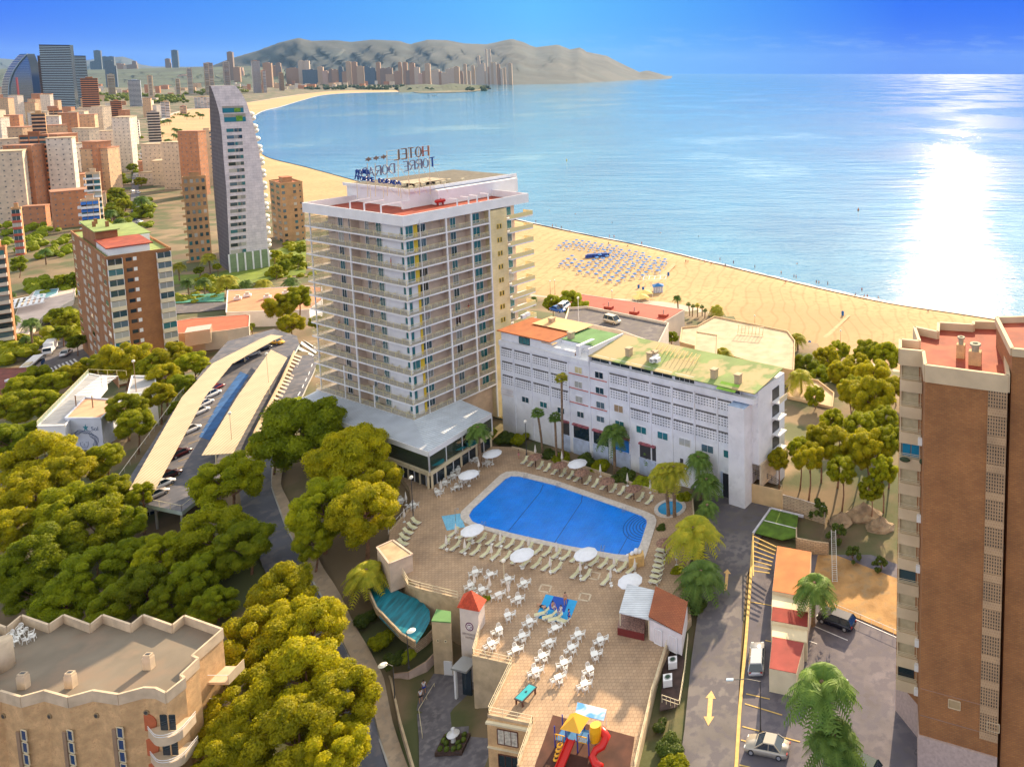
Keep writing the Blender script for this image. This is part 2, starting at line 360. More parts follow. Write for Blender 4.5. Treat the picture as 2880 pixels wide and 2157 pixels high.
def off(A,B,d):return[Vector(a)+(Vector(b)-Vector(a)).normalized()*d for a,b in zip(A,B)]
SW3=[Vector((p.x,p.y,0))for p in SW];IW3=[Vector((p.x,p.y,0))for p in IW]
strip('beach',off(IW3,SW3,-6),SW3,lambda t:-28.35-.9*t*t-(.0 if t<.9 else(t-.9)*9),0,SANDM,14)
WET=mat('wet_sand',(.28,.20,.12),.35,.1,.1)
strip('wet_sand',off(SW3,IW3,3.2),off(SW3,IW3,.2),-29.35,-29.9,WET,2)
FOAM=mat('foam_white',(.75,.76,.78),.8,.1,.5)
vsA=[p+(IW3[i]-p).normalized()*(.9+.8*math.sin(i*1.7))for i,p in enumerate(SW3)];vsB=[p+(IW3[i]-p).normalized()*(-.9+.5*math.sin(i*2.3))for i,p in enumerate(SW3)]
strip('shore_foam',vsA,vsB,-29.7,-29.85,FOAM,1)
PROM=mat('promenade_paving',(.50,.42,.34),.9,.1,.2)
strip('promenade',off(IW3,SW3,-9),off(IW3,SW3,0),-28.2,-28.2,PROM,1)
def sea_material():
 m=bpy.data.materials.new('sea_water');m.use_nodes=True;nt=m.node_tree;b=nt.nodes['Principled BSDF']
 tc=nt.nodes.new('ShaderNodeTexCoord')
 b.inputs['Roughness'].default_value=.10;b.inputs['IOR'].default_value=1.33
 n0=nt.nodes.new('ShaderNodeTexNoise');n0.inputs['Scale'].default_value=.0045;n0.inputs['Detail'].default_value=6;n0.inputs['Roughness'].default_value=.6
 mp=nt.nodes.new('ShaderNodeMapping');mp.inputs['Scale'].default_value=(1,.8,1);mp.inputs['Rotation'].default_value=(0,0,R(20));nt.links.new(tc.outputs['Object'],mp.inputs[0]);nt.links.new(mp.outputs[0],n0.inputs[0])
 rp=ramp(nt,n0.outputs[0],[(.38,(.01,.13,.24)),(.54,(.03,.20,.32)),(.64,(.16,.34,.40))]);nt.links.new(rp.outputs[0],b.inputs['Base Color'])
 rr=ramp(nt,n0.outputs[0],[(.45,(.12,.12,.12)),(.62,(.06,.06,.06))]);nt.links.new(rr.outputs[0],b.inputs['Roughness'])
 h=None
 for sc,st,dt in((.055,1.0,2),(.25,.5,3),(1.1,.22,3)):
  mp=nt.nodes.new('ShaderNodeMapping');mp.inputs['Scale'].default_value=(sc*.28,sc,sc);mp.inputs['Rotation'].default_value=(0,0,R(-26));nt.links.new(tc.outputs['Object'],mp.inputs[0])
  n=nt.nodes.new('ShaderNodeTexNoise');n.inputs['Scale'].default_value=1;n.inputs['Detail'].default_value=dt;nt.links.new(mp.outputs[0],n.inputs[0])
  v=mth(nt,'MULTIPLY',n.outputs[0],st);h=v if h is None else mth(nt,'ADD',h,v)
 bp=nt.nodes.new('ShaderNodeBump');bp.inputs['Strength'].default_value=1;bp.inputs['Distance'].default_value=.62;nt.links.new(h,bp.inputs['Height']);nt.links.new(bp.outputs[0],b.inputs['Normal'])
 return m
SEA=sea_material()
m_=bpy.data.meshes.new('sea');m_.from_pydata([(-30000,-2000,-30),(30000,-2000,-30),(30000,34000,-30),(-30000,34000,-30)],[],[(0,1,2,3)]);m_.materials.append(SEA);struct(link('sea',m_))
# mountains
def ridge(name,crest,base,m,seed=1,z0=-30.5,rows=16,amp=1.0,back=1.6):
 rn=random.Random(seed);n=140;vs=[];fs=[]
 def samp(P,t):
  x=P[0][0]+(P[-1][0]-P[0][0])*t
  for i in range(len(P)-1):
   if P[i][0]<=x<=P[i+1][0]+1e-6:
    k=(x-P[i][0])/(P[i+1][0]-P[i][0]);return[a+(b-a)*k for a,b in zip(P[i],P[i+1])]
  return list(P[-1])
 def ns(a,b):return math.sin(a*1.7+seed)*math.sin(b*2.3+seed*2)+.5*math.sin(a*4.1+b*3.3)+.3*math.sin(a*9.7-b*6.1)
 for i in range(n+1):
  t=i/n;cx,cy,cd=samp(crest,t);bx,bd=samp(base,t)
  top=ATY(cx,cy,cd);d=ray(bx,210);q=bd/d.y;bot=Vector((d.x*q,bd,z0))
  hh=top.z-z0
  for j in range(rows+1):
   s=j/rows;p=bot.lerp(top,s);e=s**1.15
   z=z0+hh*e+ns(i*.35,j*.55)*hh*.022*math.sin(math.pi*s)*amp
   vs.append((p.x+rn.uniform(-1,1)*hh*.02,p.y+ns(i*.5,j*.4)*hh*.12*math.sin(math.pi*s),z))
  vs.append((top.x*back,top.y*back,z0))
 k=rows+2
 for i in range(n):
  for j in range(k-1):fs.append((i*k+j,(i+1)*k+j,(i+1)*k+j+1,i*k+j+1))
 me=bpy.data.meshes.new(name);me.from_pydata(vs,[],fs);me.materials.append(m);me.polygons.foreach_set('use_smooth',[True]*len(fs));struct(link(name,me))
MTN=mat('mountain_scrub',(.030,.046,.050),.95,.35,.0025,noise2=(.0016,(.05,.06,.06),.5,.6))
def C(ox,L):return[(ox+a/3.068,b/3.068)for a,b in L]
cr=[(585,190),(650,165)]+C(720,[(0,445),(200,370),(370,328),(470,355),(690,350),(820,365),(1000,345),(1230,355),(1330,385),(1480,345),(1650,350),(1800,378),(1990,385),(2209,338)])+C(1440,[(90,365),(200,412),(400,387),(500,430),(590,412),(640,450),(820,485),(920,540),(1100,625),(1170,610),(1280,640),(1386,684)])
cr3=[(x,y,7600+(x-585)/1300*3300)for x,y in cr]
bs3=[(585,6800),(1100,6400),(1440,5500),(1620,6000),(1760,8300),(1893,10600)]
ridge('hills',cr3,bs3,MTN,3)
fr=[(-60,160),(60,170),(150,178),(230,172),(300,163),(345,160),(372,168),(395,182),(430,188),(520,189),(640,187)]
ridge('mountains',[(x,y,15500)for x,y in fr],[(-60,11000),(640,11000)],MTN,5)
hl=[(-80,196),(60,193),(160,198),(330,196),(420,193),(560,190),(700,186),(800,196)]
ridge('low_hills',[(x,y,6200)for x,y in hl],[(-80,4200),(800,4400)],mat('green_hills',(.045,.07,.04),.95,.35,.004),8)
hd=[(1120,247),(1150,240),(1200,237),(1240,240),(1270,235),(1330,240),(1362,240),(1372,246),(1380,250)]
ridge('headland',[(x,y,3950+(x-1120)*.7)for x,y in hd],[(1120,3400),(1300,3800),(1380,4180)],mat('headland_scrub',(.055,.075,.035),.95,.3,.02),9,rows=6,back=1.12)
# haze
# building frames: origin = nearest corner, +y runs along the left-hand face, +x along the right-hand face
class Fr:
 def __init__(s,x,y,rz,z=0):s.o=Vector((x,y,0));s.rz=R(rz);s.ux=Vector((math.cos(s.rz),math.sin(s.rz),0));s.uy=Vector((-math.sin(s.rz),math.cos(s.rz),0));s.z=z
 def w(s,x,y,z=0):return s.o+s.ux*x+s.uy*y+Vector((0,0,z))
 def Y(s,px,z,x=0.0):return along(s.w(x,0,z),s.uy,px)
 def X(s,px,z,y=0.0):return along(s.w(0,y,z),s.ux,px)
 def Z(s,py,x=0.0,y=0.0):p=s.w(x,y);return ztop(p.x,p.y,py)
 def loc(s,p):d=Vector((p[0],p[1],0))-s.o;return d.dot(s.ux),d.dot(s.uy)
 def thing(s,name,label,cat,z=0,group=None):return thing(name,label,cat,(s.o.x,s.o.y,z),s.rz,group)
WM={}
def window_mesh(w,h,frame=WHITE,gm=GL,nm=2,d=.08,key=None):
 k=(round(w,2),round(h,2),frame.name,gm.name,nm)
 if k not in WM:
  b=MB();t=.07
  b.b2(-w/2,w/2,-.02,.02,0,h,gm)
  for x in(-w/2,w/2):b.b2(x-t/2,x+t/2,-d,d*.2,0,h,frame)
  for z in(0,h):b.b2(-w/2+t/2,w/2-t/2,-d,d*.2,z-t/2,z+t/2,frame)
  for i in range(1,nm):x=-w/2+w*i/nm;b.b2(x-t/3,x+t/3,-d*.8,d*.2,t/2,h-t/2,frame)
  WM[k]=b.mesh('window')
 return WM[k]
def win(par,face,a,z,w,h,plane=0.0,frame=WHITE,gm=GL,nm=2,name='window',label=None):
 me=window_mesh(w,h,frame,gm,nm)
 if face=='R':o=link(name,me,par,(a,plane-.03,z))
 elif face=='L':o=link(name,me,par,(plane-.03,a,z),-math.pi/2)
 if label:o['label']=label
 return o
# hotel tower
H=Fr(-78.25,138.15,63.5)
ht=H.thing('hotel_tower','tall white hotel tower with open balcony floors and sign letters on its roof','hotel')
LX=H.X(1487,36);WY=32.04;FH=2.95;XC=H.X(1379,36);XY=H.X(1424,36)
WALLH=mat('hotel_wall',(.60,.47,.37),.9,.1,.8)
b=MB();b.b2(2.0,LX-2.5,1.75,27.2,-7.6,35.4+2.6,WALLH);b.obj('wall',ht)
b=MB();b.b2(1.55,2.0,1.6,9.2,-.2,38,WHITE);b.b2(2.0,3.2,1.3,1.75,-.2,38,WHITE);b.obj('corner_wall',ht,label=None)if False else b.obj('corner_wall',ht)
ZP0=H.Z(637.8);ZP1=H.Z(607.9)
b=MB()
for x0,x1,y0,y1 in((-.1,.12,-.1,WY+.1),(.12,LX,-.1,.12),(.12,LX,WY-.12,WY+.1),(LX-.2,LX,.12,WY-.12)):b.b2(x0,x1,y0,y1,ZP0,ZP1,WHITE)
b.b2(.12,LX-.2,.12,WY-.12,ZP0,ZP0+.35,WHITE);b.obj('parapet',ht)
b=MB();b.b2(.14,LX-.22,.14,WY-.14,ZP0+.36,ZP0+.55,REDF);b.obj('roof',ht)
b=MB();b.b2(XC,XY,-.06,10,-8,ZP0-.3,brick('cream_tile',(.72,.60,.33),(.76,.64,.37),(.62,.52,.30),1.2,.6,.02));b.obj('stair_wall',ht)
for k in range(12):
 z=1.2+k*FH
 for q in(-.35,.35):win(ht,'R',(XC+XY)/2+q,z,.4,1.0,-.06,YEL,GLD,1,name='stair_window')
for k in range(1,14):
 z=(13-k)*FH;b=MB()
 if k>1 or True:b.prism([(0,0),(XC,0),(XC,1.9),(2.1,1.9),(2.1,WY),(0,WY)],z-.30,z,WHITE,mat('balcony_tiles',(.42,.37,.32),.8,.1,1))
 b.prism([(2.1,27.2),(LX*.75,27.2),(LX*.6,WY),(2.1,WY)],z-.30,z-.001,WHITE,mat('balcony_tiles',(.42,.37,.32),.8,.1,1))
 b.obj('floor_slab',ht)
 b=MB()
 b.b2(XY+.1,LX+.3,-.9,2.0,z-.28,z,WHITE);b.b2(XY+.1,LX+.3,-.9,-.8,z,z+.9,RAILY);b.b2(LX+.2,LX+.3,-.8,2.0,z,z+.9,RAILY);b.obj('rear_balcony',ht)
 win(ht,'R',XY+1.5,z+.3,2.4,1.9,1.74,WHITE,TEAL if k%3 else GL,2)
 b=MB()
 for(x0,y0,x1,y1)in((.06,.06,XC-.1,.06),(.06,.1,.06,WY-.06),(.1,WY-.06,LX*.6,WY-.06)):
  b.beam((x0,y0,z+.5),(x1,y1,z+.5),.02,.9,RAILG);b.beam((x0,y0,z+1.0),(x1,y1,z+1.0),.05,.05,RAILY)
  n=int(math.hypot(x1-x0,y1-y0)/2.2)
  for i in range(n+1):t=i/n;b.beam((x0+(x1-x0)*t,y0+(y1-y0)*t,z),(x0+(x1-x0)*t,y0+(y1-y0)*t,z+1),.04,.04,RAILY)
 b.obj('balcony_railing',ht)
 if k<14:
  zz=z+.05;old=k<5 or k==10
  def X2(a):return H.X(1120+a/5.5225+(k-1)*2.35,z+1,1.75)
  if old:win(ht,'R',(X2(60)+X2(200))/2,zz+.2,X2(200)-X2(60),2.1,1.29,WHITE,TEAL,2,name='corner_window')
  else:win(ht,'R',X2(95),zz+.2,1.1,1.9,1.29,WHITE,TEAL,1,name='corner_window')
  b=MB();x0=X2(206 if old else 235);x1=X2(268);b.b2(x0,x1,1.2,1.3,z,z+2.62,YEL);b.obj('yellow_panel',ht)
  win(ht,'R',(X2(275)+X2(415))/2,zz+.5,2.0,1.6,1.75,WHITE,GL,3)
  win(ht,'R',X2(842),zz,1.25,2.1,1.75,WHITE,GL,2)
  win(ht,'R',X2(1200),zz,1.7,2.1,1.75,WHITE,TEAL,2)
  def Y2(a):return H.Y(840+a/5.5225+(k-1)*2.4,z+1,2.0)
  for a,ww,g in((655,1.5,GL),(800,.8,GL),(1062,1.0,GL),(1250,1.7,TEAL),(430,1.6,GL)):
   y=Y2(a)
   if y<26.6:win(ht,'L',y,zz,ww,2.15,1.98,WHITE,g,2)
  win(ht,'L',2.6,zz+.5,1.0,1.5,1.53,WHITE,TEAL,1)
  for a in(345,570,1190,1330):
   y=Y2(a)
   if 'gp' not in WM:b=MB();b.b2(.15,1.95,-.02,.02,.1,1.9,RAILG);b.b2(.15,1.95,-.025,.025,1.9,1.96,DARKM);WM['gp']=b.mesh('glass_partition')
   link('glass_partition',WM['gp'],ht,(0,y,z))
  b=MB()
  for a in(735,1115):x=H.X(1120+a/5.5225+(k-1)*2.35,z+1,.3);b.b2(x-.07,x+.07,.3,1.75,z,z+2.65,WALLH)
  y=H.Y(985+(k-1)*2.4,z+1,.3);b.b2(.3,2.0,y-.07,y+.07,z,z+2.65,WALLH);b.obj('divider_wall',ht)
for nm,x,y,z0,z1,ww in((0,H.X(1254,36,.2),.12,0,ZP0,.28),(1,H.X(1324.6,36,.2),.12,0,ZP0,.28),(2,XC-.12,.12,-7.6,ZP0,.3),(3,.8,1.0,0,ZP0,.34),(4,.12,H.Y(985,33,.12),0,32.4,.26),(5,.5,WY-1.2,0,ZP0,.2),(6,.12,H.Y(968,6,.12),0,7,.2),(7,.12,H.Y(1052,4,.12),0,4.6,.2),(8,H.X(1182,36,-.15),-.2,0,ZP0+.8,.09)):
 b=MB();b.b2(x-ww/2,x+ww/2,y-ww/2,y+ww/2,z0,z1,WHITE);b.obj('column' if nm<8 else 'downpipe',ht)
ZR=ZP0+.55
def HP(px,py,z):return H.loc(UN(px,py,z))
pz=ZR+3.4
x0,y0=HP(1150,541,pz);x1,_=HP(1400,492,pz);_,y1=HP(985,520,pz)
b=MB();b.b2(x0,x1+1,y0,y1,ZR,pz,WHITE);b.b2(x0-.5,x1+.3,y0-.6,y1+.5,pz,pz+.25,WHITE);b.b2(x0-.55,x1+.35,y0-.65,y0-.45,pz+.25,pz+.7,WHITE);b.b2(x0-.55,x0-.35,y0-.45,y1+.55,pz+.25,pz+.7,WHITE)
b.b2(x0-1.6,x0,y0-.3,y0+.4,ZR,ZR+1.7,WHITE);b.b2(x0+5,x1-1,y0-2.4,y0,ZR,ZR+3.2,WHITE);b.obj('penthouse',ht)
b=MB();b.b2(x0-.3,x1,y0-.4,y1+.3,pz+.26,pz+.32,mat('dark_roof_felt',(.13,.115,.09),.95,.2,1));b.obj('upper_roof',ht)
b=MB();b.b2(x0+4,x0+12,y0+4,y0+10,pz+.9,pz+1.0,ribs('tan_sheeting',(.50,.38,.22),(.35,.26,.15),.5,0));b.obj('roof_canopy',ht)
for i in range(12):
 b=MB();xx=x0+.8+(i%7)*2.1;yy=y0+.8+(i//7)*3.5+(i%3)*.9;b.b2(xx,xx+.8,yy,yy+.5,pz+.4,pz+1.1,CREAM);b.obj('roof_vent',ht)
for px,py,px2,py2 in((985,0,1,0),(1025,0,1,0),(1072,0,1,0)):
 y=H.Y(px,ZP1,.3);b=MB();b.beam((.3,y,ZR),(.3,y,ZP1+1.5),.22,.22,WHITE);b.beam((.3,y,ZP1+1.4),(4.5,y+.2,ZP1+1.4),.15,.2,WHITE);b.obj('roof_frame',ht)
for px in(1286,1318,1342,1373):
 x=H.X(px,ZP1,.3);b=MB();b.beam((x,.3,ZR),(x,.3,ZP1+1.4),.22,.22,WHITE);b.beam((x,.3,ZP1+1.3),(x,2.6,ZP1+1.3),.15,.2,WHITE);b.obj('roof_frame',ht)
q=HP(1243,568,ZR+.8);b=MB();w_=H.w(q[0],q[1]+.6,ZR+.9)
RED=mat('red_paint',(.50,.02,.015),.4,.05)
b.cyl((-.9,0,.5),(.9,0,.5),.38,.38,RED,12);b.ball((-.9,0,.5),.37,RED);b.ball((.9,0,.5),.37,RED);b.cyl((.2,0,.85),(.2,0,1.1),.08,.08,RED)
for x in(-.6,.6):b.b2(x-.04,x+.04,-.3,.3,-.4,.2,RED)
tag(b.obj('gas_tank',None,True,(w_.x,w_.y,ZR+.45),H.rz),'red gas tank on legs on the hotel roof terrace','tank')
BLUEL=mat('blue_letter',(.015,.06,.28),.4,0);BROWNL=mat('letter_back',(.20,.13,.10),.6,.1,2);REDL=mat('letter_back_red',(.36,.12,.08),.6,.05)
GLY={'H':[((0,0),(0,1)),((.6,0),(.6,1)),((0,.5),(.6,.5))],'T':[((.3,0),(.3,1)),((0,1),(.6,1))],'E':[((0,0),(0,1)),((0,1),(.55,1)),((0,.5),(.45,.5)),((0,0),(.55,0))],'L':[((0,0),(0,1)),((0,0),(.55,0))],'R':[((0,0),(0,1)),((0,1),(.45,1)),((.45,1),(.6,.78)),((.6,.78),(.45,.52)),((.45,.52),(0,.52)),((.25,.52),(.6,0))],'D':[((0,0),(0,1)),((0,1),(.35,1)),((.35,1),(.6,.7)),((.6,.7),(.6,.3)),((.6,.3),(.35,0)),((.35,0),(0,0))],'A':[((0,0),(.3,1)),((.3,1),(.6,0)),((.12,.38),(.48,.38))]}
def stroke(b,a,c,P,m,t):
 b.beam(P(*a),P(*c),t,.18,m,up=(0,0,1))
def letter(ch,P,hgt,m,m2=None,t=.24):
 b=MB()
 if ch=='O':
  n=12;q=[(.3+.3*math.cos(i*2*math.pi/n),.5+.5*math.sin(i*2*math.pi/n))for i in range(n)]
  for i in range(n):stroke(b,q[i],q[(i+1)%n],P,m,t)
 elif ch=='*':
  q=[(.3+(.42 if i%2==0 else.2)*math.sin(i*math.pi/6),.5+(.42 if i%2==0 else.2)*math.cos(i*math.pi/6))for i in range(12)]
  v=[P(*z)for z in q];c=P(.3,.5);nn=(v[0]-c).cross(v[3]-c).normalized()*.1
  b.add([c+nn]+[p+nn for p in v]+[c-nn]+[p-nn for p in v],[(0,1+i,1+(i+1)%12)for i in range(12)]+[(13,14+(i+1)%12,14+i)for i in range(12)]+[(1+i,14+i,14+(i+1)%12,1+(i+1)%12)for i in range(12)],m)
 else:
  for a,c in GLY[ch]:stroke(b,a,c,P,m,t)
 return b
sg=H.thing('roof_sign','large sign letters on a steel frame above the hotel roof, seen from behind','sign',pz)
def signline(txt,pa,pb,hpx,m,parent,depth,mirror,t):
 A=H.loc(ATY(*pa,depth[0]));B=H.loc(ATY(*pb,depth[1]));za=ATY(*pa,depth[0]).z-pz;zb=ATY(*pb,depth[1]).z-pz
 h=hpx/PXS(ATY(*pa,depth[0]));n=len(txt);seq=txt[::-1]if mirror else txt
 for i,ch in enumerate(seq):
  if ch==' ':continue
  s0=(i+.12)/n;w1=.76/n
  def P(u,v,s0=s0,w1=w1):
   k=s0+w1*((.6-u)if mirror else u)/.6
   return Vector((A[0]+(B[0]-A[0])*k,A[1]+(B[1]-A[1])*k,za+(zb-za)*k+v*h))
  letter(ch,P,h,m(ch,i)if callable(m)else m,t=t).obj('star' if ch=='*' else 'letter',parent)
D0,D1=148,152
signline('HOTEL',(1104,452),(1208,438),29,lambda c,i:REDL if c=='H' else BROWNL,sg,(D0,D1),True,.26)
signline('TORRE DORADA',(996,505),(1226,468),27,lambda c,i:BLUEL if i in(0,11)else mat('letter_grey',(.20,.23,.33),.6,.1,2),sg,(D0,D1),True,.26)
signline('***',(1026,458),(1090,448),16,BROWNL,sg,(D0,D1),True,.2)
b=MB()
for px,y0_,y1_ in((1033,460,528),(1055,460,526),(1088,425,524),(1119,425,522),(1148,420,500),(1177,418,490),(1207,412,486)):
 t=(px-996)/230;d=D0+(D1-D0)*t+.25;p=ATY(px,y0_,d);q=ATY(px,y1_,d);a=Vector((*H.loc(p),p.z-pz));c=Vector((*H.loc(q),-.1));b.beam(a,c,.1,.1,CREAM);b.beam(a*.7+c*.3,c+Vector((3,-1.5,.1)),.06,.06,CREAM)
for ya,yb,xa,xb in((426,410,1088,1210),(440,424,1088,1210),(452,436,1088,1210),(484,448,1000,1235),(497,463,1000,1235)):
 p=ATY(xa,ya,D0+.3);q=ATY(xb,yb,D1+.3);b.beam((*H.loc(p),p.z-pz),(*H.loc(q),q.z-pz),.06,.06,CREAM)
b.obj('steel_frame',sg)
sg2=H.thing('front_sign','blue hotel name letters facing the street at the roof edge','sign',pz)
signline('HOTEL',(1001,489),(1043,489),11,BLUEL,sg2,(147,147.4),False,.26)
signline('TORRE DORADA',(1002,506),(1128,521),11,BLUEL,sg2,(147,146.2),False,.26)
b=MB();p=ATY(1003,507,147.2);q=ATY(1126,520,146.4);b.beam((*H.loc(p),p.z-pz-.1),(*H.loc(q),q.z-pz-.1),.08,.08,CREAM)
for t in(0,.3,.6,1):r_=p.lerp(q,t);b.beam((*H.loc(r_),r_.z-pz),(*H.loc(r_),0),.08,.08,CREAM)
b.obj('support_frame',sg2)
ZV=-.45
PV=[UN(816,1137,ZV),UN(1075,1224,ZV),UN(1205,1270,ZV),UN(1381.6,1161.4,ZV),UN(1292,1128,ZV)]
pv=thing('restaurant_pavilion','glazed restaurant pavilion with ribbed pale blue roof around the hotel foot','pavilion',(PV[2].x,PV[2].y,-7.6),H.rz)
def PL(p):l=Vector((p[0],p[1],0))-Vector((PV[2].x,PV[2].y,0));return(l.dot(H.ux),l.dot(H.uy))
def PLH(x,y):return PL(H.w(x,y))
Q=[PL(p)for p in PV];hz=7.6
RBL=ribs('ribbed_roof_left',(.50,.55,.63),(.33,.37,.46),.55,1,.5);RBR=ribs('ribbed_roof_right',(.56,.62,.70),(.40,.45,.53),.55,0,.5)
inner=[PLH(-.0,WY+.4),PLH(-.02,-.02),PLH(XC-2,-.02)]
inn0=PL(UN(892,1099,ZV+.3))
b=MB();b.add([(*Q[0],hz+ZV),(*Q[1],hz+ZV),(*Q[2],hz+ZV),(*inner[1],hz-.05),(*inn0,hz-.05)],[(0,1,3,4),(1,2,3)],RBL);b.obj('roof_left',pv)if False else b.obj('roof',pv)
b=MB();b.add([(*Q[2],hz+ZV),(*Q[3],hz+ZV),(*Q[4],hz-.05),(*inner[1],hz-.045)],[(0,1,2,3)],RBR);b.obj('roof',pv)
b=MB();
for i in range(3):b.beam((*Q[i],hz+ZV-.5),(*Q[i+1],hz+ZV-.5),.2,.98,WHITE)
b.obj('fascia',pv)
DGW=clear('tinted_glazing',(.05,.075,.05),.55,.03)
b=MB()
for i in(1,2):
 b.beam((*Q[i],4.9),(*Q[i+1],4.9),.05,2.9,DGW)
b.beam((*Q[0],4.9),(*Q[1],4.9),.05,2.9,DGW);b.obj('glazing',pv)
b=MB();TL=[Vector((*q,0))for q in Q]
for i,n in((0,7),(1,1),(2,4)):
 for j in range(n+1):p=TL[i].lerp(TL[i+1],j/n);b.beam((p.x,p.y,3.2),(p.x,p.y,6.4),.22 if j in(0,n)else.12,.22,WHITE)
p=TL[1];b.b2(p.x-.35,p.x+.35,p.y-.35,p.y+.35,2,7.3,WHITE);b.obj('mullion',pv)
b=MB();ctr=Vector((3,3))
for i in(0,1,2):b.beam((*Q[i],2.95),(*Q[i+1],2.95),.5,.7,CREAM)
b.obj('floor_band',pv)
b=MB();b.add([(*Q[0],3.2),(*Q[1],3.2),(*Q[2],3.2),(*Q[3],3.2),(*Q[4],3.2),(*inner[1],3.2),(*inn0,3.2)],[(0,1,5,6),(1,2,5),(2,3,4,5)],mat('terrace_floor',(.35,.27,.2),.9,.1,1));b.obj('floor',pv)
b=MB()
for i in(1,2):
 a,c=TL[i],TL[i+1];n_=Vector((0,0,1)).cross(c-a).normalized()*.5
 b.beam((a+n_)+Vector((0,0,1.3)),(c+n_)+Vector((0,0,1.3)),.1,2.6,GLD)
 for j in range(9):
  p=(a+n_*.8).lerp(c+n_*.8,j/8);b.beam((p.x,p.y,0),(p.x,p.y,2.6),.12 if j%2 else.4,.12,CREAM if j%2==0 else WHITE)
b.obj('ground_floor_doors',pv)
for px,py in((1228,1287),(1292,1245),(1322,1235)):
 p=UN(px,py+12,-4.4+1.0);b=MB();b.cyl((0,0,0),(0,0,1),.06,.06,DARKM,6);b.cyl((0,0,.98),(0,0,1.03),1.3,1.3,TEAL,18)
 tag(b.obj('round_table',None,False,(p.x,p.y,-4.4)),['teal round table behind the corner glazing of the restaurant pavilion','teal round table in the middle glazing bay of the restaurant pavilion','teal round table behind the third glazing bay of the pavilion'][[1228,1292,1322].index(px)],'table')
# white apartment wing
e_=Vector((-17.43,126.02,0));wd=Vector((math.cos(R(26.83)),-math.sin(R(26.83)),0));e2=e_+wd*along(e_+Vector((0,0,5)),wd,2062)
W_=Fr(e2.x,e2.y,90-26.83)
wg=W_.thing('apartment_wing','long white apartment block with pierced lattice panels and green and orange roofs','building')
YE=W_.Y(1408,5);YB=W_.Y(1659,11.5);DP=9.0
WW=mat('wing_white',(.74,.75,.79),.75,.07,.35,noise2=(.9,(.66,.67,.71),.55,.7))
b=MB();b.b2(0,DP,0,YE,-8.6,10.6,WW);b.obj('wall',wg)
b=MB();b.b2(-.25,DP+.2,YB+.15,YE,10.35,11.35,WW);b.b2(-.25,DP+.2,-4.5,YB-.15,10.35,11.35,WW);b.obj('parapet',wg)
b=MB();b.b2(.4,DP,.2,YB-.2,11.36,12.5,WW);b.obj('penthouse',wg)
b=MB();b.add([(-.5,-4.8,12.6),(DP+.5,-4.8,13.6),(DP+.5,YB,13.6),(-.5,YB,12.6),(-.5,-4.8,12.45),(DP+.5,-4.8,13.45),(DP+.5,YB,13.45),(-.5,YB,12.45)],[(0,1,2,3),(0,3,7,4),(4,5,1,0),(7,6,5,4)],GREENF);b.obj('green_roof',wg)
b=MB();b.b2(-.35,DP+.5,YB-.15,YB+.15,11.3,13.9,WW);b.obj('party_wall',wg)
YC=W_.Y(1545,12.5);b=MB();b.b2(.5,DP,YC,YE,11.36,13.1,WW);b.b2(.5,DP,YB+4.5,YC,11.36,12.2,WW);b.obj('penthouse',wg)
b=MB();b.b2(.1,DP+.4,YC,YE+.8,13.1,13.3,mat('rust_roof',(.40,.12,.035),.9,.15,.5));b.obj('orange_roof',wg)
b=MB();b.b2(3,DP+1.4,YB+.2,YC-.3,12.9,13.1,mat('plain_green',(.12,.26,.09),.9,.12,.4));b.b2(3,DP,YB+.2,YC-.3,11.3,12.9,WW);b.obj('green_roof',wg)
b=MB();b.b2(DP-3,DP+2.4,YC-1.0,YE-3,13.5,13.55,mat('awning_sand',(.70,.45,.22),.9,.06,.5));b.obj('awning',wg)
b=MB();b.b2(.3,1.6,YC-.6,YC+2.6,12.7,12.78,mat('awning_sand',(.70,.45,.22)));b.obj('awning',wg)
b=MB();b.b2(.2,.8,YB+3,YB+3.8,11.3,13.6,WW);b.b2(.2,4.6,YB+3,YB+3.8,13.6,13.75,WW);b.obj('roof_arch',wg)
b=MB();b.b2(.6,2.2,YB+4.4,YB+7,11.4,11.8,mat('planter',(.25,.12,.08)));b.obj('planter',wg)
LAT=brick('pierced_blocks',(.06,.075,.09),(.20,.22,.24),(.76,.77,.80),.62,.5,.15,.7,True,0,0)
cols=[(1411,1443,3),(1447,1493,3),(1497,1544,3),(1548,1597,3),(1714,1767,2),(1771,1828,3),(1833,1888,3),(1893,1951,3),(1956,2016,3),(2020,2057,3)]
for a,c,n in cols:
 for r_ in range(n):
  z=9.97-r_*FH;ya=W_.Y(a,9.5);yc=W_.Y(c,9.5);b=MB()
  b.b2(-.03,.1,yc,ya,z-.3,z,mat('lattice_shade_slot',(.13,.12,.12),.8,.2,2));b.b2(-.08,.05,yc,ya,z-1.95,z-.3,LAT);b.obj('lattice_panel',wg)
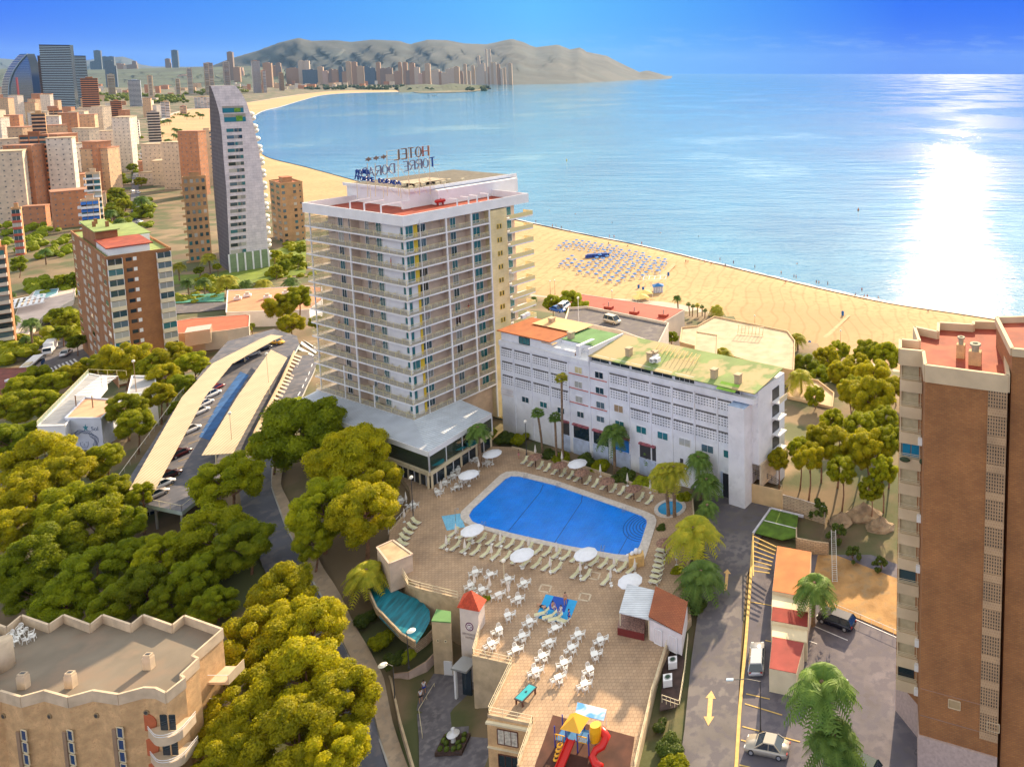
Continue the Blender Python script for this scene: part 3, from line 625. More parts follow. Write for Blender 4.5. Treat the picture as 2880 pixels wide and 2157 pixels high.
for(pa,zt,w1,h1,g,fr)in[(1627,9.6,1.9,1.3,mat('yellow_blind',(.62,.55,.30)),WHITE),(1627,6.6,2.0,1.3,GL,WHITE),(1629,3.6,1.9,1.3,GL,WHITE),(1685,9.6,2.1,1.3,GLD,WHITE),(1687,6.5,2.1,1.3,GL,WHITE),(1689,3.6,2.1,1.3,GL,WHITE),(1740,3.9,2.2,1.4,mat('brown_blind',(.35,.24,.14)),WHITE),(1743,.8,2.2,1.3,GL,WHITE),(1689,.7,2.0,1.2,GL,WHITE),(1633,.5,1.8,1.2,GL,WHITE),(1804,.9,2.4,1.4,TEAL,WHITE),(1864,.9,2.4,1.4,TEAL,WHITE),(1926,.8,2.5,1.4,GL,WHITE),(1990,.8,2.6,1.4,GL,WHITE),(2050,.8,2.2,1.4,GL,WHITE),(1478,.4,2.0,1.2,GL,WHITE),(1529,.4,2.0,1.2,GL,WHITE),(1578,.2,1.9,1.2,GL,WHITE)]:
 win(wg,'L',W_.Y(pa,zt),zt-h1,w1,h1,0,fr,g,2)
for(pa,pb,g)in[(1410,1443,WHITE)]:
 b=MB();b.b2(-.06,.05,W_.Y(pb,0),W_.Y(pa,0),-.6,1.2,brick('slatted',(.5,.28,.2),(.5,.28,.2),(.75,.75,.76),.3,.5,.12));b.obj('vent_panel',wg)
for i,(pa,pb)in enumerate([(1660,1710),(1715,1768),(1773,1828),(1833,1888),(1895,1950)]):
 ya,yc=W_.Y(pa,12),W_.Y(pb,12);win(wg,'L',(ya+yc)/2,11.4,ya-yc,1.25,.38,WHITE,GLD if i<4 else GL,2 if i<4 else 4,name='penthouse_window')
win(wg,'L',W_.Y(2048,12),11.4,4.6,1.2,.38,WHITE,GLD,4,name='penthouse_window')
win(wg,'L',W_.Y(1470,12.2),11.45,3.0,1.4,.48,DARKM,GL,3,name='penthouse_window')
b=MB();b.add([(-1.0,W_.Y(2075,13),12.2),(-1.0,W_.Y(2022,13),12.2),(.8,W_.Y(2022,13),12.9),(.8,W_.Y(2075,13),12.9)],[(0,1,2,3)],mat('bright_green_awning',(.25,.48,.05)));b.obj('awning',wg)
REDT=mat('red_trim',(.50,.12,.08))
for z in(7.9,4.95,2.0):
 for pa,pb in((1600,1655),(1660,1708)):b=MB();b.b2(-.15,.05,W_.Y(pb,z),W_.Y(pa,z),z,z+.12,REDT);b.obj('sill',wg)
for pa,pb,m1 in((1580,1604,DARKM),(1614,1657,GLD),(1670,1712,GLD),(1722,1774,BLUEW),(1800,1845,DARKM)):
 ya,yc=W_.Y(pa,-4),W_.Y(pb,-4);b=MB();b.b2(-.06,.05,yc,ya,-5.2,-2.6,m1);b.b2(-.5,.02,yc,ya,-2.5,-2.2,mat('shop_fascia',(.36,.10,.12),.6,.4,1.5));b.b2(-.25,.1,yc,ya,-8.5,-5.3,mat('pale_blue_wall',(.45,.52,.68)));b.obj('shop_window',wg)
b=MB();b.b2(-.1,.1,W_.Y(2062,-5),W_.Y(2034,-5),-8.2,-3.6,mat('garage_dark',(.02,.022,.03)));b.b2(-.15,.1,W_.Y(2034,-5),W_.Y(2028,-5),-8.2,-3.4,mat('pale_blue_wall',(.45,.52,.68)));b.obj('garage_opening',wg)
b=MB();b.b2(-.12,.1,W_.Y(1922,-5),W_.Y(1914,-5),-6.6,-3.2,DARKM);b.obj('door',wg)
for px in(1445,1495,1546,1600,1659,1711,1769,1830,1890,1953,2018):b=MB();y=W_.Y(px,6);b.b2(-.16,.02,y-.14,y+.14,-8.4,10.34,WW);b.obj('pilaster',wg)
b=MB();pA=W_.loc(UN(2061,1128,10.0));b.prism([PL_ for PL_ in[(-1.6,-3.3),(1.0,-3.3),(1.0,.0),(-1.6,.0)]],-8.5,10.0,WW,mat('pale_blue_cap',(.40,.52,.72)));b.obj('corner_pillar',wg)
b=MB();b.b2(1.0,DP-1.5,-4.6,0,-1,12.4,WW);b.b2(1.2,6.4,-4.9,-4.6,-5.2,-1,mat('cream_wall',(.60,.50,.36)));b.b2(DP-1.5,DP+1.5,-4.4,-.2,-8,12.2,WW);b.obj('end_wall',wg)
for k in range(4):b=MB();z=8.4-k*3.0;b.b2(5.6,8.2,-6.2,-4.6,z,z+.25,WW);b.b2(5.6,8.2,-6.25,-6.15,z+.25,z+1.2,CREAM if k==0 else DARKM)if k==0 else b.beam((5.6,-6.2,z+1.1),(8.2,-6.2,z+1.1),.06,.06,DARKM);b.b2(5.7,8.1,-4.66,-4.58,z+.3,z+2.4,DARKM);b.obj('end_balcony',wg)
for px,py in((1769,990),(1829,1003),(1841,1000),(2009,1050),(2076,1065),(1552,905),(1606,945)):
 p=UN(px,py,13.6);l=W_.loc(p);b=MB();b.b2(l[0]-.5,l[0]+.5,l[1]-.5,l[1]+.5,12.6,14.3,SANDST);b.b2(l[0]-.6,l[0]+.6,l[1]-.6,l[1]+.6,14.3,14.5,SANDST);b.obj('chimney',wg)
for px,py in((1845,1004),(1836,1012),(1849,1012),(1472,890),(1483,884)):
 p=UN(px,py,13.6);l=W_.loc(p);b=MB();b.b2(l[0]-.5,l[0]+.5,l[1]-.4,l[1]+.4,13.2,14.0,WHITE);b.cyl((l[0]-.52,l[1],13.6),(l[0]-.54,l[1],13.6),.3,.3,GREYM,10);b.obj('air_conditioner',wg)
b=MB()
for i in range(11):a_=UN(1855+i*11.5,968+i*3.2,13.8);c_=UN(1838+i*11.6,990+i*3.3,13.8);b.beam((*W_.loc(a_),13.9),(*W_.loc(c_),13.9),.1,.15,mat('pergola_wood',(.62,.44,.16)))
b.obj('pergola',wg)
# right-hand brick tower
ZT=ztop(11.2,73.9,1022)
TP=[(2603,1025),(2836,1055),(2815,905),(2738,903),(2738,912),(2640,906),(2638,932),(2572,918),(2586,958),(2532,953),(2532,980),(2597,986)]
TW=[UN(a,b_,ZT)for a,b_ in TP]
tt=thing('brick_tower','tall brown brick apartment tower with beige balconies at the right edge','building',(TW[0].x,TW[0].y,-8.2))
TA=math.degrees(math.atan2(TW[1].y-TW[0].y,TW[1].x-TW[0].x));T_=Fr(TW[0].x,TW[0].y,TA);tt.rotation_euler=(0,0,R(TA))
TL2=[T_.loc(p)for p in TW];g0=8.2
b=MB();b.prism([TL2[0],TL2[1],TL2[2],TL2[9],TL2[11]],4.2,ZT-1.6+g0,BRICKR);b.obj('wall',tt)
b=MB();b.prism([(TL2[0][0]-.1,TL2[0][1]-.2),(TL2[1][0],TL2[1][1]-.2),TL2[2],TL2[9],TL2[11]],-2,4.2,mat('pink_plinth',(.50,.38,.34),.9,.1,3));b.obj('plinth',tt)
b=MB();n=len(TL2);cx_=sum(p[0]for p in TL2)/n;cy_=sum(p[1]for p in TL2)/n
for i in range(n):
 a,c=TL2[i],TL2[(i+1)%n];b.beam((*a,ZT-.9+g0),(*c,ZT-.9+g0),.35,1.8,BEIGE)
b.obj('parapet',tt)
b=MB();b.prism([(cx_+(p[0]-cx_)*.985,cy_+(p[1]-cy_)*.985)for p in TL2],ZT-1.4+g0,ZT-.9+g0,REDF);b.obj('roof',tt)
b=MB();UB=[UN(2847,984,ZT+2.3),UN(2803,896,ZT+2.3),UN(3010,890,ZT+2.3),UN(3010,1000,ZT+2.3)];UL=[T_.loc(p)for p in UB]
b.prism(UL,-1,ZT+1.8+g0,BRICKR,REDF);b.obj('upper_block',tt)
b=MB()
for i in range(4):b.beam((*UL[i],ZT+2.1+g0),(*UL[(i+1)%4],ZT+2.1+g0),.4,.8,BEIGE)
b.obj('parapet',tt)
for px,py,s in((2702,1005,.9),(2742,1025,1.3)):
 p=T_.loc(UN(px,py,ZT-.9));b=MB();z=ZT-.9+g0;b.b2(p[0]-.5*s,p[0]+.5*s,p[1]-.4,p[1]+.4,z,z+1.5,PEACH);b.lathe([(.3*s,1.5),(.32*s,2.1),(.45*s,2.1),(.45*s,2.3),(.25*s,2.3),(.2,2.0)],mat('pot_concrete',(.35,.33,.24)),(p[0],p[1],z));b.obj('chimney',tt)
zz0=36.3;FHT=2.95
LX0=T_.loc(UN(2784,1072,36))[0];LX1=TL2[1][0]-.02;LATB=brick('brick_lattice',(.03,.025,.02),(.10,.08,.06),(.42,.27,.15),.26,.36,.07,.8,True,0,0)
for k in range(13):
 z=36.0+g0-(k+1)*FHT+.1;b=MB();b.b2(LX0,LX1,-.10,.05,z+.75,z+FHT-.15,LATB);b.b2(LX0,LX1,-.12,.05,z-.1,z+.72,brick('brick_lattice_band',(.40,.25,.14),(.46,.29,.16),(.50,.34,.2),.26,.3,.05));b.obj('lattice_window',tt)
for px,py in((2684,1975),(2794,2007)):
 z=ztop(TW[0].x+4,TW[0].y-1,py)+g0;x=along(T_.w(0,0,0),T_.ux,px);o=link('window',window_mesh(1.25,.95,BEIGE,mat('beige_shutter',(.42,.30,.16)),1),tt,(x,-.03,z-.5))
for z in(6.5,9.6):b=MB();b.b2(.05,LX1,-.03,.02,z,z+.06,mat('mortar_line',(.32,.2,.15)));b.obj('string_course',tt)
bx0,bx1=TL2[10][0],TL2[11][0];by=TL2[11][1]
for k in range(14):
 z=35.6+g0-(k+1)*FHT
 if z<4.5:continue
 b=MB();b.b2(bx0,bx1-.05,by-.15,by+.6,z,z+1.25,BEIGE);b.b2(bx0,bx0+.15,by+.6,TL2[9][1],z,z+1.25,BEIGE);b.obj('balcony',tt)
 b=MB();b.b2(bx0+.1,bx1-.3,by+.45,by+.55,z+1.25,z+FHT,mat('roller_blind',(.50,.42,.26),.8,.1,2)if k not in(3,8,12)else GL);b.b2(bx1-.3,bx1-.04,by+.2,by+.7,z+1.25,z+FHT,BEIGE);b.b2(bx0,bx0+.12,by+.1,by+.7,z+1.25,z+FHT,BEIGE);b.obj('bay_window',tt)
 b=MB()
 for h in(1.45,1.62,1.8):b.beam((bx0,by-.1,z+h),(bx1-.1,by-.1,z+h),.035,.035,CREAM)
 b.obj('balcony_rail',tt)
 if k in(2,5,7,10,11,12):b=MB();b.b2(bx1-.35,bx1+.3,by-.5,by-.16,z+.2,z+1.0,WHITE2);b.obj('air_conditioner',tt)
k=3;z=35.6+g0-4*FHT
for xx in(.3,1.3):b=MB();b.b2(bx0+xx,bx0+xx+.85,by+.3,by+.36,z+1.3,z+FHT-.1,mat('blue_blind',(.0,.20,.36)));b.obj('blue_shutter',tt)
b=MB();b.ball((bx0+.7,by-.35,z+1.2),.35,mat('dark_leaf',(.03,.05,.02)),7,5,(1.8,.7,.8));b.ball((bx1+.1,by-.35,z+1.3),.3,mat('dark_leaf',(.03,.05,.02)),7,5);b.obj('window_box',tt)
# pool deck
ZD=-7.6
def PX(L,z):return[UN(a,c,z)for a,c in L]
DK=[(1120,1330),(1209,1362),(1385,1255),(1460,1258),(1640,1310),(1850,1382),(1950,1400),(1958,1500),(1925,1620),(1945,1740),(1893,1800),(1850,1900),(1790,2157),(1778,2230),(1430,2230),(1455,2157),(1500,2040),(1372,2016),(1440,1871),(1328,1848),(1352,1765),(1290,1688),(1180,1658),(1135,1612),(1092,1525),(1096,1500),(1160,1425),(1150,1370)]
DP_=PX(DK,ZD)
DECKM=brick('terrace_pavers',(.40,.275,.175),(.47,.33,.215),(.28,.19,.12),.5,.5,.03,.85,False,0)
nt=DECKM.node_tree
b=MB();b.prism([p[:2]for p in DP_],-17,ZD,SANDST,DECKM);struct(b.obj('pool_terrace'))
COP=PX([(1294,1443),(1412,1332),(1430,1326),(1463,1327),(1562,1352),(1800,1434),(1839,1448),(1848,1466),(1812,1580),(1790,1587),(1766,1583),(1440,1515),(1355,1489),(1311,1474),(1296,1460)],ZD)
WAT=PX([(1319,1451),(1327,1435),(1425,1345),(1436,1340),(1457,1340),(1559,1365),(1799,1449),(1815,1456),(1821,1468),(1800,1535),(1784,1558),(1766,1566),(1600,1537),(1440,1501),(1349,1477),(1327,1467)],ZD)
def ring(name,O,I,z0,z1,m):
 def rs(P,n=96):
  c=sum((Vector(p[:2])for p in WAT),Vector((0,0)))/len(WAT);out=[]
  for k in range(n):
   a=2*math.pi*k/n;d=Vector((math.cos(a),math.sin(a)));best=None
   for i in range(len(P)):
    p=Vector(P[i][:2])-c;q=Vector(P[(i+1)%len(P)][:2])-c;e=q-p;den=d.x*e.y-d.y*e.x
    if abs(den)<1e-9:continue
    t=(p.x*e.y-p.y*e.x)/den;u=(p.x*d.y-p.y*d.x)/den
    if t>0 and-1e-6<=u<=1+1e-6 and(best is None or t>best):best=t
   out.append(c+d*best)
  return out
 A,B=rs(O),rs(I);n=len(A);b=MB();vs=[(*p,z1)for p in A]+[(*p,z1)for p in B]+[(*p,z0)for p in A]+[(*p,z0)for p in B]
 b.add(vs,[(i,(i+1)%n,n+(i+1)%n,n+i)for i in range(n)]+[(2*n+i,2*n+(i+1)%n,(i+1)%n,i)for i in range(n)]+[(n+i,n+(i+1)%n,3*n+(i+1)%n,3*n+i)for i in range(n)],m)
 return b
pool=thing('swimming_pool','large blue swimming pool with pale stone coping in the middle of the terrace','pool',(WAT[0].x,WAT[0].y,ZD))
def rel(b,root):
 o=root.location;b.v=[(v[0]-o.x,v[1]-o.y,v[2]-o.z)for v in b.v];return b
COPM=mat('pool_coping',(.60,.54,.49),.85,.12,2)
rel(ring('c',COP,WAT,ZD-.0,ZD+.14,COPM),pool).obj('coping',pool)
PT=brick('pool_tiles',(.003,.21,.88),(.006,.27,.95),(.02,.34,.95),.6,.6,.03,.3,False,0,0)
b=MB();b.prism([p[:2]for p in WAT],ZD-.5,ZD+.01,PT);rel(b,pool).obj('basin',pool)
b=MB();c=UN(1828,1478,ZD);SM=mat('pool_step_blue',(.0,.05,.30),.3,.05)
for i in range(7):
 r_=4.3-i*.52;pts=[]
 for j in range(40):
  a=2*math.pi*j/40;p=(c.x+r_*math.cos(a),c.y+r_*math.sin(a))
  pts.append(p)
 for j in range(40):
  p,q=pts[j],pts[(j+1)%40]
  if inpoly(*p,[w_[:2]for w_ in WAT])and inpoly(*q,[w_[:2]for w_ in WAT]):b.beam((*p,ZD+.02+i*.004),(*q,ZD+.02+i*.004),.15,.03,SM)
rel(b,pool).obj('steps',pool)
b=MB();LNM=mat('lane_line',(.01,.03,.22),.3,0)
for L_ in(((1528,1362),(1520,1383),(1430,1493)),((1638,1392),(1635,1412),(1560,1525)),((1768,1505),(1738,1560)),((1600,1400),(1600,1400))):
 for i in range(len(L_)-1):
  p,q=UN(*L_[i],ZD+.02),UN(*L_[i+1],ZD+.02)
  if(p-q).length>.1:b.beam(p,q,.12,.02,LNM)
rel(b,pool).obj('lane_line',pool)
def water_mat(name,col,alpha):
 m=bpy.data.materials.new(name);m.use_nodes=True;nt=m.node_tree;bs=nt.nodes['Principled BSDF'];bs.inputs['Base Color'].default_value=(*col,1);bs.inputs['Roughness'].default_value=.04;bs.inputs['Alpha'].default_value=alpha
 tc=nt.nodes.new('ShaderNodeTexCoord');n=nt.nodes.new('ShaderNodeTexNoise');n.inputs['Scale'].default_value=1.1;n.inputs['Detail'].default_value=4;nt.links.new(tc.outputs['Object'],n.inputs[0]);bp=nt.nodes.new('ShaderNodeBump');bp.inputs['Strength'].default_value=.8;bp.inputs['Distance'].default_value=.15;nt.links.new(n.outputs[0],bp.inputs['Height']);nt.links.new(bp.outputs[0],bs.inputs['Normal']);return m
PWM=water_mat('pool_water',(.0,.26,.85),.22)
b=MB();b.prism([p[:2]for p in WAT],ZD+.05,ZD+.08,PWM);rel(b,pool).obj('water',pool)
for(px,py)in((1478,1345),(1570,1370),(1755,1438),(1695,1548),(1360,1480)):
 p=UN(px,py,ZD);b=MB()
 for dx in(-.25,.25):b.tube([(dx,-.3,-.1),(dx,-.3,.7),(dx,-.05,.85),(dx,.3,.7),(dx,.35,0)],.03,GREYM,5)
 for z in(.2,.45):b.beam((-.25,-.3,z),(.25,-.3,z),.04,.04,GREYM)
 o=b.obj('ladder',pool);o.location=p-pool.location
p=UN(1790,1588,ZD);b=MB();b.b2(-1.1,1.1,-.7,.7,0,1.7,mat('ochre_block',(.66,.42,.16),.85,.15,1.5));o=b.obj('fountain_block',None,False,p,R(20));tag(o,'ochre stone block with white statue at the pool corner','fountain')
b=MB();b.ball((-.6,.1,1.95),.32,WHITE);b.ball((0,.1,2.15),.4,WHITE,8,6,(1,1,1.2));b.ball((.5,.2,1.9),.35,WHITE);b.ball((-1.3,.2,1.7),.25,WHITE);b.obj('statue',o,True)
c=UN(1885,1430,ZD);kp=thing('round_pool','small round splash pool with pale rim beside two palms','pool',c)
b=MB();b.lathe([(2.72,0),(2.72,.18),(2.1,.18),(2.1,.02)],COPM,n=36);b.obj('rim',kp);b=MB();b.lathe([(2.1,.06),(.001,.06)],mat('splash_blue',(.02,.28,.55),.1,.1,.8),n=36);b.obj('water',kp)
def sheet(name,L_,z,m,label=None,cat=None,th=.02,kind=None):
 P=PX(L_,z);b=MB();o=P[0];b.prism([(p.x-o.x,p.y-o.y)for p in P],0,th,m);q=b.obj(name,None,False,(o.x,o.y,z))
 if kind:struct(q,kind)
 else:tag(q,label,cat)
 return q
MOS=brick('shower_mosaic',(.02,.30,.58),(.10,.45,.72),(.30,.60,.78),.25,.25,.04,.5,False)
sheet('shower_tray',[(1242,1452),(1294,1444),(1308,1482),(1257,1492)],ZD,MOS,'square of blue mosaic under the outdoor shower at the pool corner','shower tray',.05)
b=MB();b.tube([(0,0,0),(0,0,2.1),(.25,0,2.3),(.5,0,2.25)],.04,GREYM,6);b.cyl((.5,0,2.25),(.5,0,2.15),.15,.15,GREYM);p=UN(1281,1466,ZD);tag(b.obj('outdoor_shower',None,True,p),'tall thin outdoor shower pipe on the blue mosaic square','shower')
MATB=mat('play_mat_blue',(.02,.34,.72),.8,.06,1);MATD=mat('play_mat_dark_blue',(.01,.07,.42),.8,.06,1)
pm=sheet('dance_mat',[(1535,1671),(1624,1690),(1603,1743),(1587,1752),(1506,1736)],ZD,MATB,'bright blue mat with dark blue middle where sunbathers lie','mat',.03)
for L_ in([(1558,1676),(1600,1686),(1588,1722),(1540,1712)],):
 P=PX(L_,ZD);o=pm.location;b=MB();b.prism([(p.x-o.x,p.y-o.y)for p in P],.032,.04,MATD);b.obj('dark_panel',pm)
FRM=mat('pale_frame_tile',(.58,.47,.34),.9,.1,2)
for i,(cx2,cy2)in enumerate(((1533,1654),(1644,1678),(1670,1618))):
 P=PX([(cx2-17,cy2+7),(cx2-10,cy2-11),(cx2+18,cy2-6),(cx2+11,cy2+12)],ZD);b=MB()
 for j in range(4):b.beam(P[j]+Vector((0,0,.01)),P[(j+1)%4]+Vector((0,0,.01)),.25,.02,FRM)
 struct(b.obj('tile_frame'))
sheet('pond_cover',[(1040,1590),(1078,1640),(1130,1668),(1185,1690),(1208,1718),(1210,1745),(1195,1775),(1170,1812),(1120,1790),(1070,1740),(1035,1670),(1025,1620)],-9.6,mat('teal_cover',(.0,.17,.24),.5,.35,.5,stretch=(3,.6,1)),'teal sheeting over a long curved basin below the terrace','pool cover',.1)
def rail(name,L_,z,label,h=1.0,m=CREAM,post=1.6,wall=0.0,cat='railing',bars=1,group=None,wm=None,r=.05):
 P=PX(L_,z);o=P[0];b=MB()
 for i in range(len(P)-1):
  a=P[i]-o;c=P[i+1]-o;n=max(1,int((c-a).length/post))
  for k in range(bars):b.beam(a+Vector((0,0,wall+(h-wall)*(k+1)/bars)),c+Vector((0,0,wall+(h-wall)*(k+1)/bars)),r,r,m)
  for j in range(n+1):q=a.lerp(c,j/n);b.beam(q+Vector((0,0,-.02)),q+Vector((0,0,h)),r,r,m)
  if wall:b.beam(a+Vector((0,0,wall/2-.1)),c+Vector((0,0,wall/2-.1)),.22,wall+.2,wm or SANDST)
 return tag(b.obj(name,None,False,o),label,cat,group)
rail('railing',[(1093,1500),(1160,1425)],ZD,'white railing on a low wall behind the slanted sunloungers',1.0,WHITE,1.5,.3)
rail('railing',[(1125,1604),(1150,1648),(1182,1658),(1288,1684)],ZD,'cream railing on the curved wall above the teal basin',1.1,CREAM,2.2,.25,bars=2)
rail('railing',[(1352,1765),(1330,1846),(1440,1871)],ZD,'cream railing round the terrace corner beside the emblem tower',1.15,CREAM,1.5,.25,bars=2)
rail('railing',[(1440,1873),(1374,2012),(1498,2038),(1457,2157)],ZD,'cream railing in front of the pool table at the lower terrace edge',1.15,CREAM,1.6,.25,bars=2)
rail('railing',[(1785,2170),(1833,1960),(1878,1815)],ZD,'cream double railing along the right edge of the terrace',1.2,CREAM,1.4,.5,bars=2)
rail('railing',[(1925,1640),(1955,1500),(1948,1420)],ZD,'pale railing behind the stacked loungers near the big palm',1.1,CREAM,1.4,.4,bars=2)
rail('railing',[(1440,1262),(1640,1316),(1850,1388)],ZD,'low pale wall between the far lounger row and the hedge',.5,CREAM,5,.5)
def hutbox(name,L_,z0,z1,wallm,label,cat='building',roofm=None,roofz=0,over=.3):
 P=PX(L_,z1);c=sum(P,Vector())/len(P);t=thing(name,label,cat,(c.x,c.y,z0));b=MB();b.prism([(p.x-c.x,p.y-c.y)for p in P],0,z1-z0,wallm);b.obj('wall',t)
 if roofm:b=MB();b.prism([((p.x-c.x)*(1+over),(p.y-c.y)*(1+over))for p in P],z1-z0,z1-z0+.18,roofm);b.obj('roof',t)
 t['P']=[tuple(p-c)for p in P][0];del t['P'];return t,[p-c for p in P],c
ZE=-4.3
et,EP,ec=hutbox('emblem_tower',[(1292,1706),(1344,1716),(1362,1688),(1308,1674)],-15.3,ZE,mat('pink_white_render',(.66,.57,.52),.85,.08,.6),'slim square tower with red pyramid roof and round purple emblem','tower')
b=MB();q=[p*1.22 for p in EP];zt=ZE+15.3
b.add([(p.x,p.y,zt)for p in q]+[(0,0,zt+1.9)],[(0,1,4),(1,2,4),(2,3,4),(3,0,4),(3,2,1,0)],mat('red_pyramid_tiles',(.50,.055,.015),.7,.2,3,bump=.6,bscale=8));b.obj('roof',et)
a,c=EP[0],EP[1];md=a.lerp(c,.5);dr=(c-a).normalized();nr=Vector((dr.y,-dr.x,0));PUR=mat('purple_emblem',(.13,.01,.09),.5,0);zc=zt-2.6
b=MB();WH2=mat('emblem_white',(.8,.75,.75),.5,0)
for(r0,mm,dd)in((.62,PUR,.02),(.47,WH2,.03),(.36,PUR,.04)):
 vs=[md+nr*dd+dr*(r0*math.cos(t*math.pi/12))+Vector((0,0,zc+r0*math.sin(t*math.pi/12)))for t in range(24)];b.add(vs,[tuple(range(24))],mm)
for s_ in(1,-1):b.beam(md+nr*.05+dr*(-.22*s_)+Vector((0,0,zc+.14*s_)),md+nr*.05+dr*(.3*s_)+Vector((0,0,zc+.14*s_)),.1,.1,WH2);b.beam(md+nr*.05+dr*(-.22*s_)+Vector((0,0,zc+.14*s_)),md+nr*.05+dr*(.22*s_*-.2)+Vector((0,0,zc-.05*s_)),.1,.1,WH2)
b.obj('emblem',et)
def textobj(txt,size,m,parent,loc,rot,name='lettering'):
 cu=bpy.data.curves.new(name,'FONT');cu.body=txt;cu.size=size;cu.align_x='CENTER';cu.extrude=.008
 o=bpy.data.objects.new('tmp_t',cu);COL.objects.link(o);dg=bpy.context.evaluated_depsgraph_get();me=bpy.data.meshes.new_from_object(o.evaluated_get(dg));bpy.data.objects.remove(o);me.materials.clear();me.materials.append(m)
 q=link(name,me,parent,loc);q.rotation_euler=rot;return q
ang=math.atan2(dr.y,dr.x)
for tx,dz in(('SERVIGROUP',-1.25),('HOTELS',-1.75)):
 textobj(tx,.4,mat('sign_grey',(.32,.25,.24)),et,md+nr*.03+Vector((0,0,zc+dz)),(R(90),0,ang))
an,AP,ac=hutbox('annexe',[(1214,1748),(1268,1752),(1268,1722),(1228,1716)],-15.3,-7.3,SANDST,'sandstone annexe with flat green top and white door beside the emblem tower',roofm=mat('plain_green',(.12,.26,.09)),over=.02)
a,c=AP[0],AP[1];dr=(c-a).normalized();nr=Vector((dr.y,-dr.x,0));an_ang=math.atan2(dr.y,dr.x)
o=link('door',window_mesh(1.1,2.3,WHITE,WHITE,1),an,a.lerp(c,.75)+nr*.05+Vector((0,0,.1)),an_ang)
for t_ in(.3,.7):link('window',window_mesh(.3,.3,CREAM,DARKM,1),an,a.lerp(c,t_)+nr*.05+Vector((0,0,5.2)),an_ang)
p=UN(1310,1912,-13);b=MB();b.b2(-1.2,1.2,-1.2,1.0,2.2,2.45,GREYM);b.b2(-.9,-.6,-1.1,-.8,-2.3,2.2,WHITE);b.b2(-.4,1.0,-.2,0,-2.3,2.2,GLD);tag(b.obj('entrance_porch',None,False,(p.x,p.y,-13),R(-15)),'grey canopied porch on a white post under the emblem tower','porch')
lb=thing('terrace_facade','beige facade with curtained brown-framed windows below the terrace railing','building',(DP_[17].x,DP_[17].y,-17))
a,c=DP_[17],DP_[16];dr=(c-a).normalized();nr=Vector((dr.y,-dr.x,0));ang=math.atan2(dr.y,dr.x)
b=MB();b.beam(nr*.1+Vector((0,0,4.7)),(c-a)+nr*.1+Vector((0,0,4.7)),.18,9.2,PEACH);b.obj('wall',lb)
b=MB();b.beam(nr*.25+Vector((0,0,9.1)),(c-a)+nr*.25+Vector((0,0,9.1)),.5,.25,CREAM);b.beam(nr*.22+Vector((0,0,5.9)),(c-a)+nr*.22+Vector((0,0,5.9)),.3,.15,CREAM);b.obj('cornice',lb)
BRW=mat('brown_frame',(.14,.05,.03));CUR=mat('lace_curtain',(.55,.5,.42),.9,.3,3)
link('window',window_mesh(2.6,1.9,BRW,CUR,3),lb,(c-a)*.45+nr*.22+Vector((0,0,6.5)),ang)
link('window',window_mesh(2.6,1.6,BRW,GLD,3),lb,(c-a)*.45+nr*.22+Vector((0,0,3.6)),ang)
ZB=-4.6
cn,CP,cc=hutbox('bar_canopy',[(1764,1641),(1845,1660),(1826,1742),(1741,1722)],ZB-.12,ZB,ribs('white_sheeting',(.66,.70,.76),(.42,.46,.52),.42,1,.35),'white ribbed canopy roof of the poolside bar','canopy')
b=MB()
for p in CP:b.beam((p.x*.95,p.y*.95,-2.9),(p.x*.95,p.y*.95,0),.12,.12,CREAM)
b.obj('post',cn)
hb,HB,hc=hutbox('bar_hut',[(1826,1742),(1845,1660),(1933,1697),(1917,1785)],ZD,ZB-.1,mat('pinkish_white',(.70,.66,.68),.8,.06,1),'white bar hut with sloping brown tiled roof beside the ribbed canopy','hut')
b=MB();q=[Vector((p.x*1.03,p.y*1.03,0))for p in HB];zr=ZB-ZD
b.add([(q[0].x,q[0].y,zr+.45),(q[1].x,q[1].y,zr+.45),(q[2].x,q[2].y,zr+.15),(q[3].x,q[3].y,zr+.15),(q[0].x,q[0].y,zr+.3),(q[1].x,q[1].y,zr+.3),(q[2].x,q[2].y,zr),(q[3].x,q[3].y,zr)],[(3,2,1,0),(0,1,5,4),(2,3,7,6),(3,0,4,7),(1,2,6,5)],brick('brown_tiles',(.30,.085,.03),(.35,.11,.04),(.20,.05,.02),.35,.3,.03,.8,False));b.obj('roof',hb)
a,c=HB[0],HB[3];dr=(c-a).normalized();nr=Vector((-dr.y,dr.x,0));nr=nr if(a+nr).length>a.length else-nr;ang=math.atan2(dr.y,dr.x)
for t_,nm_ in((.28,'door'),(.75,'shutter')):link(nm_,window_mesh(1.3,2.1,WHITE,mat('pinkish_white',(.7,.66,.68)),2),hb,a.lerp(c,t_)+nr*.06+Vector((0,0,.05)),ang)
b=MB();P=PX([(1737,1785),(1812,1802),(1815,1760),(1745,1745)],ZD);o=P[0];b.prism([(p.x-o.x,p.y-o.y)for p in P],0,1.05,mat('maroon_counter',(.16,.02,.02),.5,.1,3),mat('mottled_counter',(.30,.17,.14),.5,.4,5));tag(b.obj('bar_counter',None,False,o),'maroon bar counter in the shade of the white canopy','counter')
sheet('rubber_floor',[(1555,2010),(1785,2072),(1770,2170),(1770,2240),(1490,2240),(1505,2150)],ZD,mat('dark_rubber',(.085,.03,.018),.9,.3,.5),'dark brown rubber floor under the playground slides','play floor',.03)
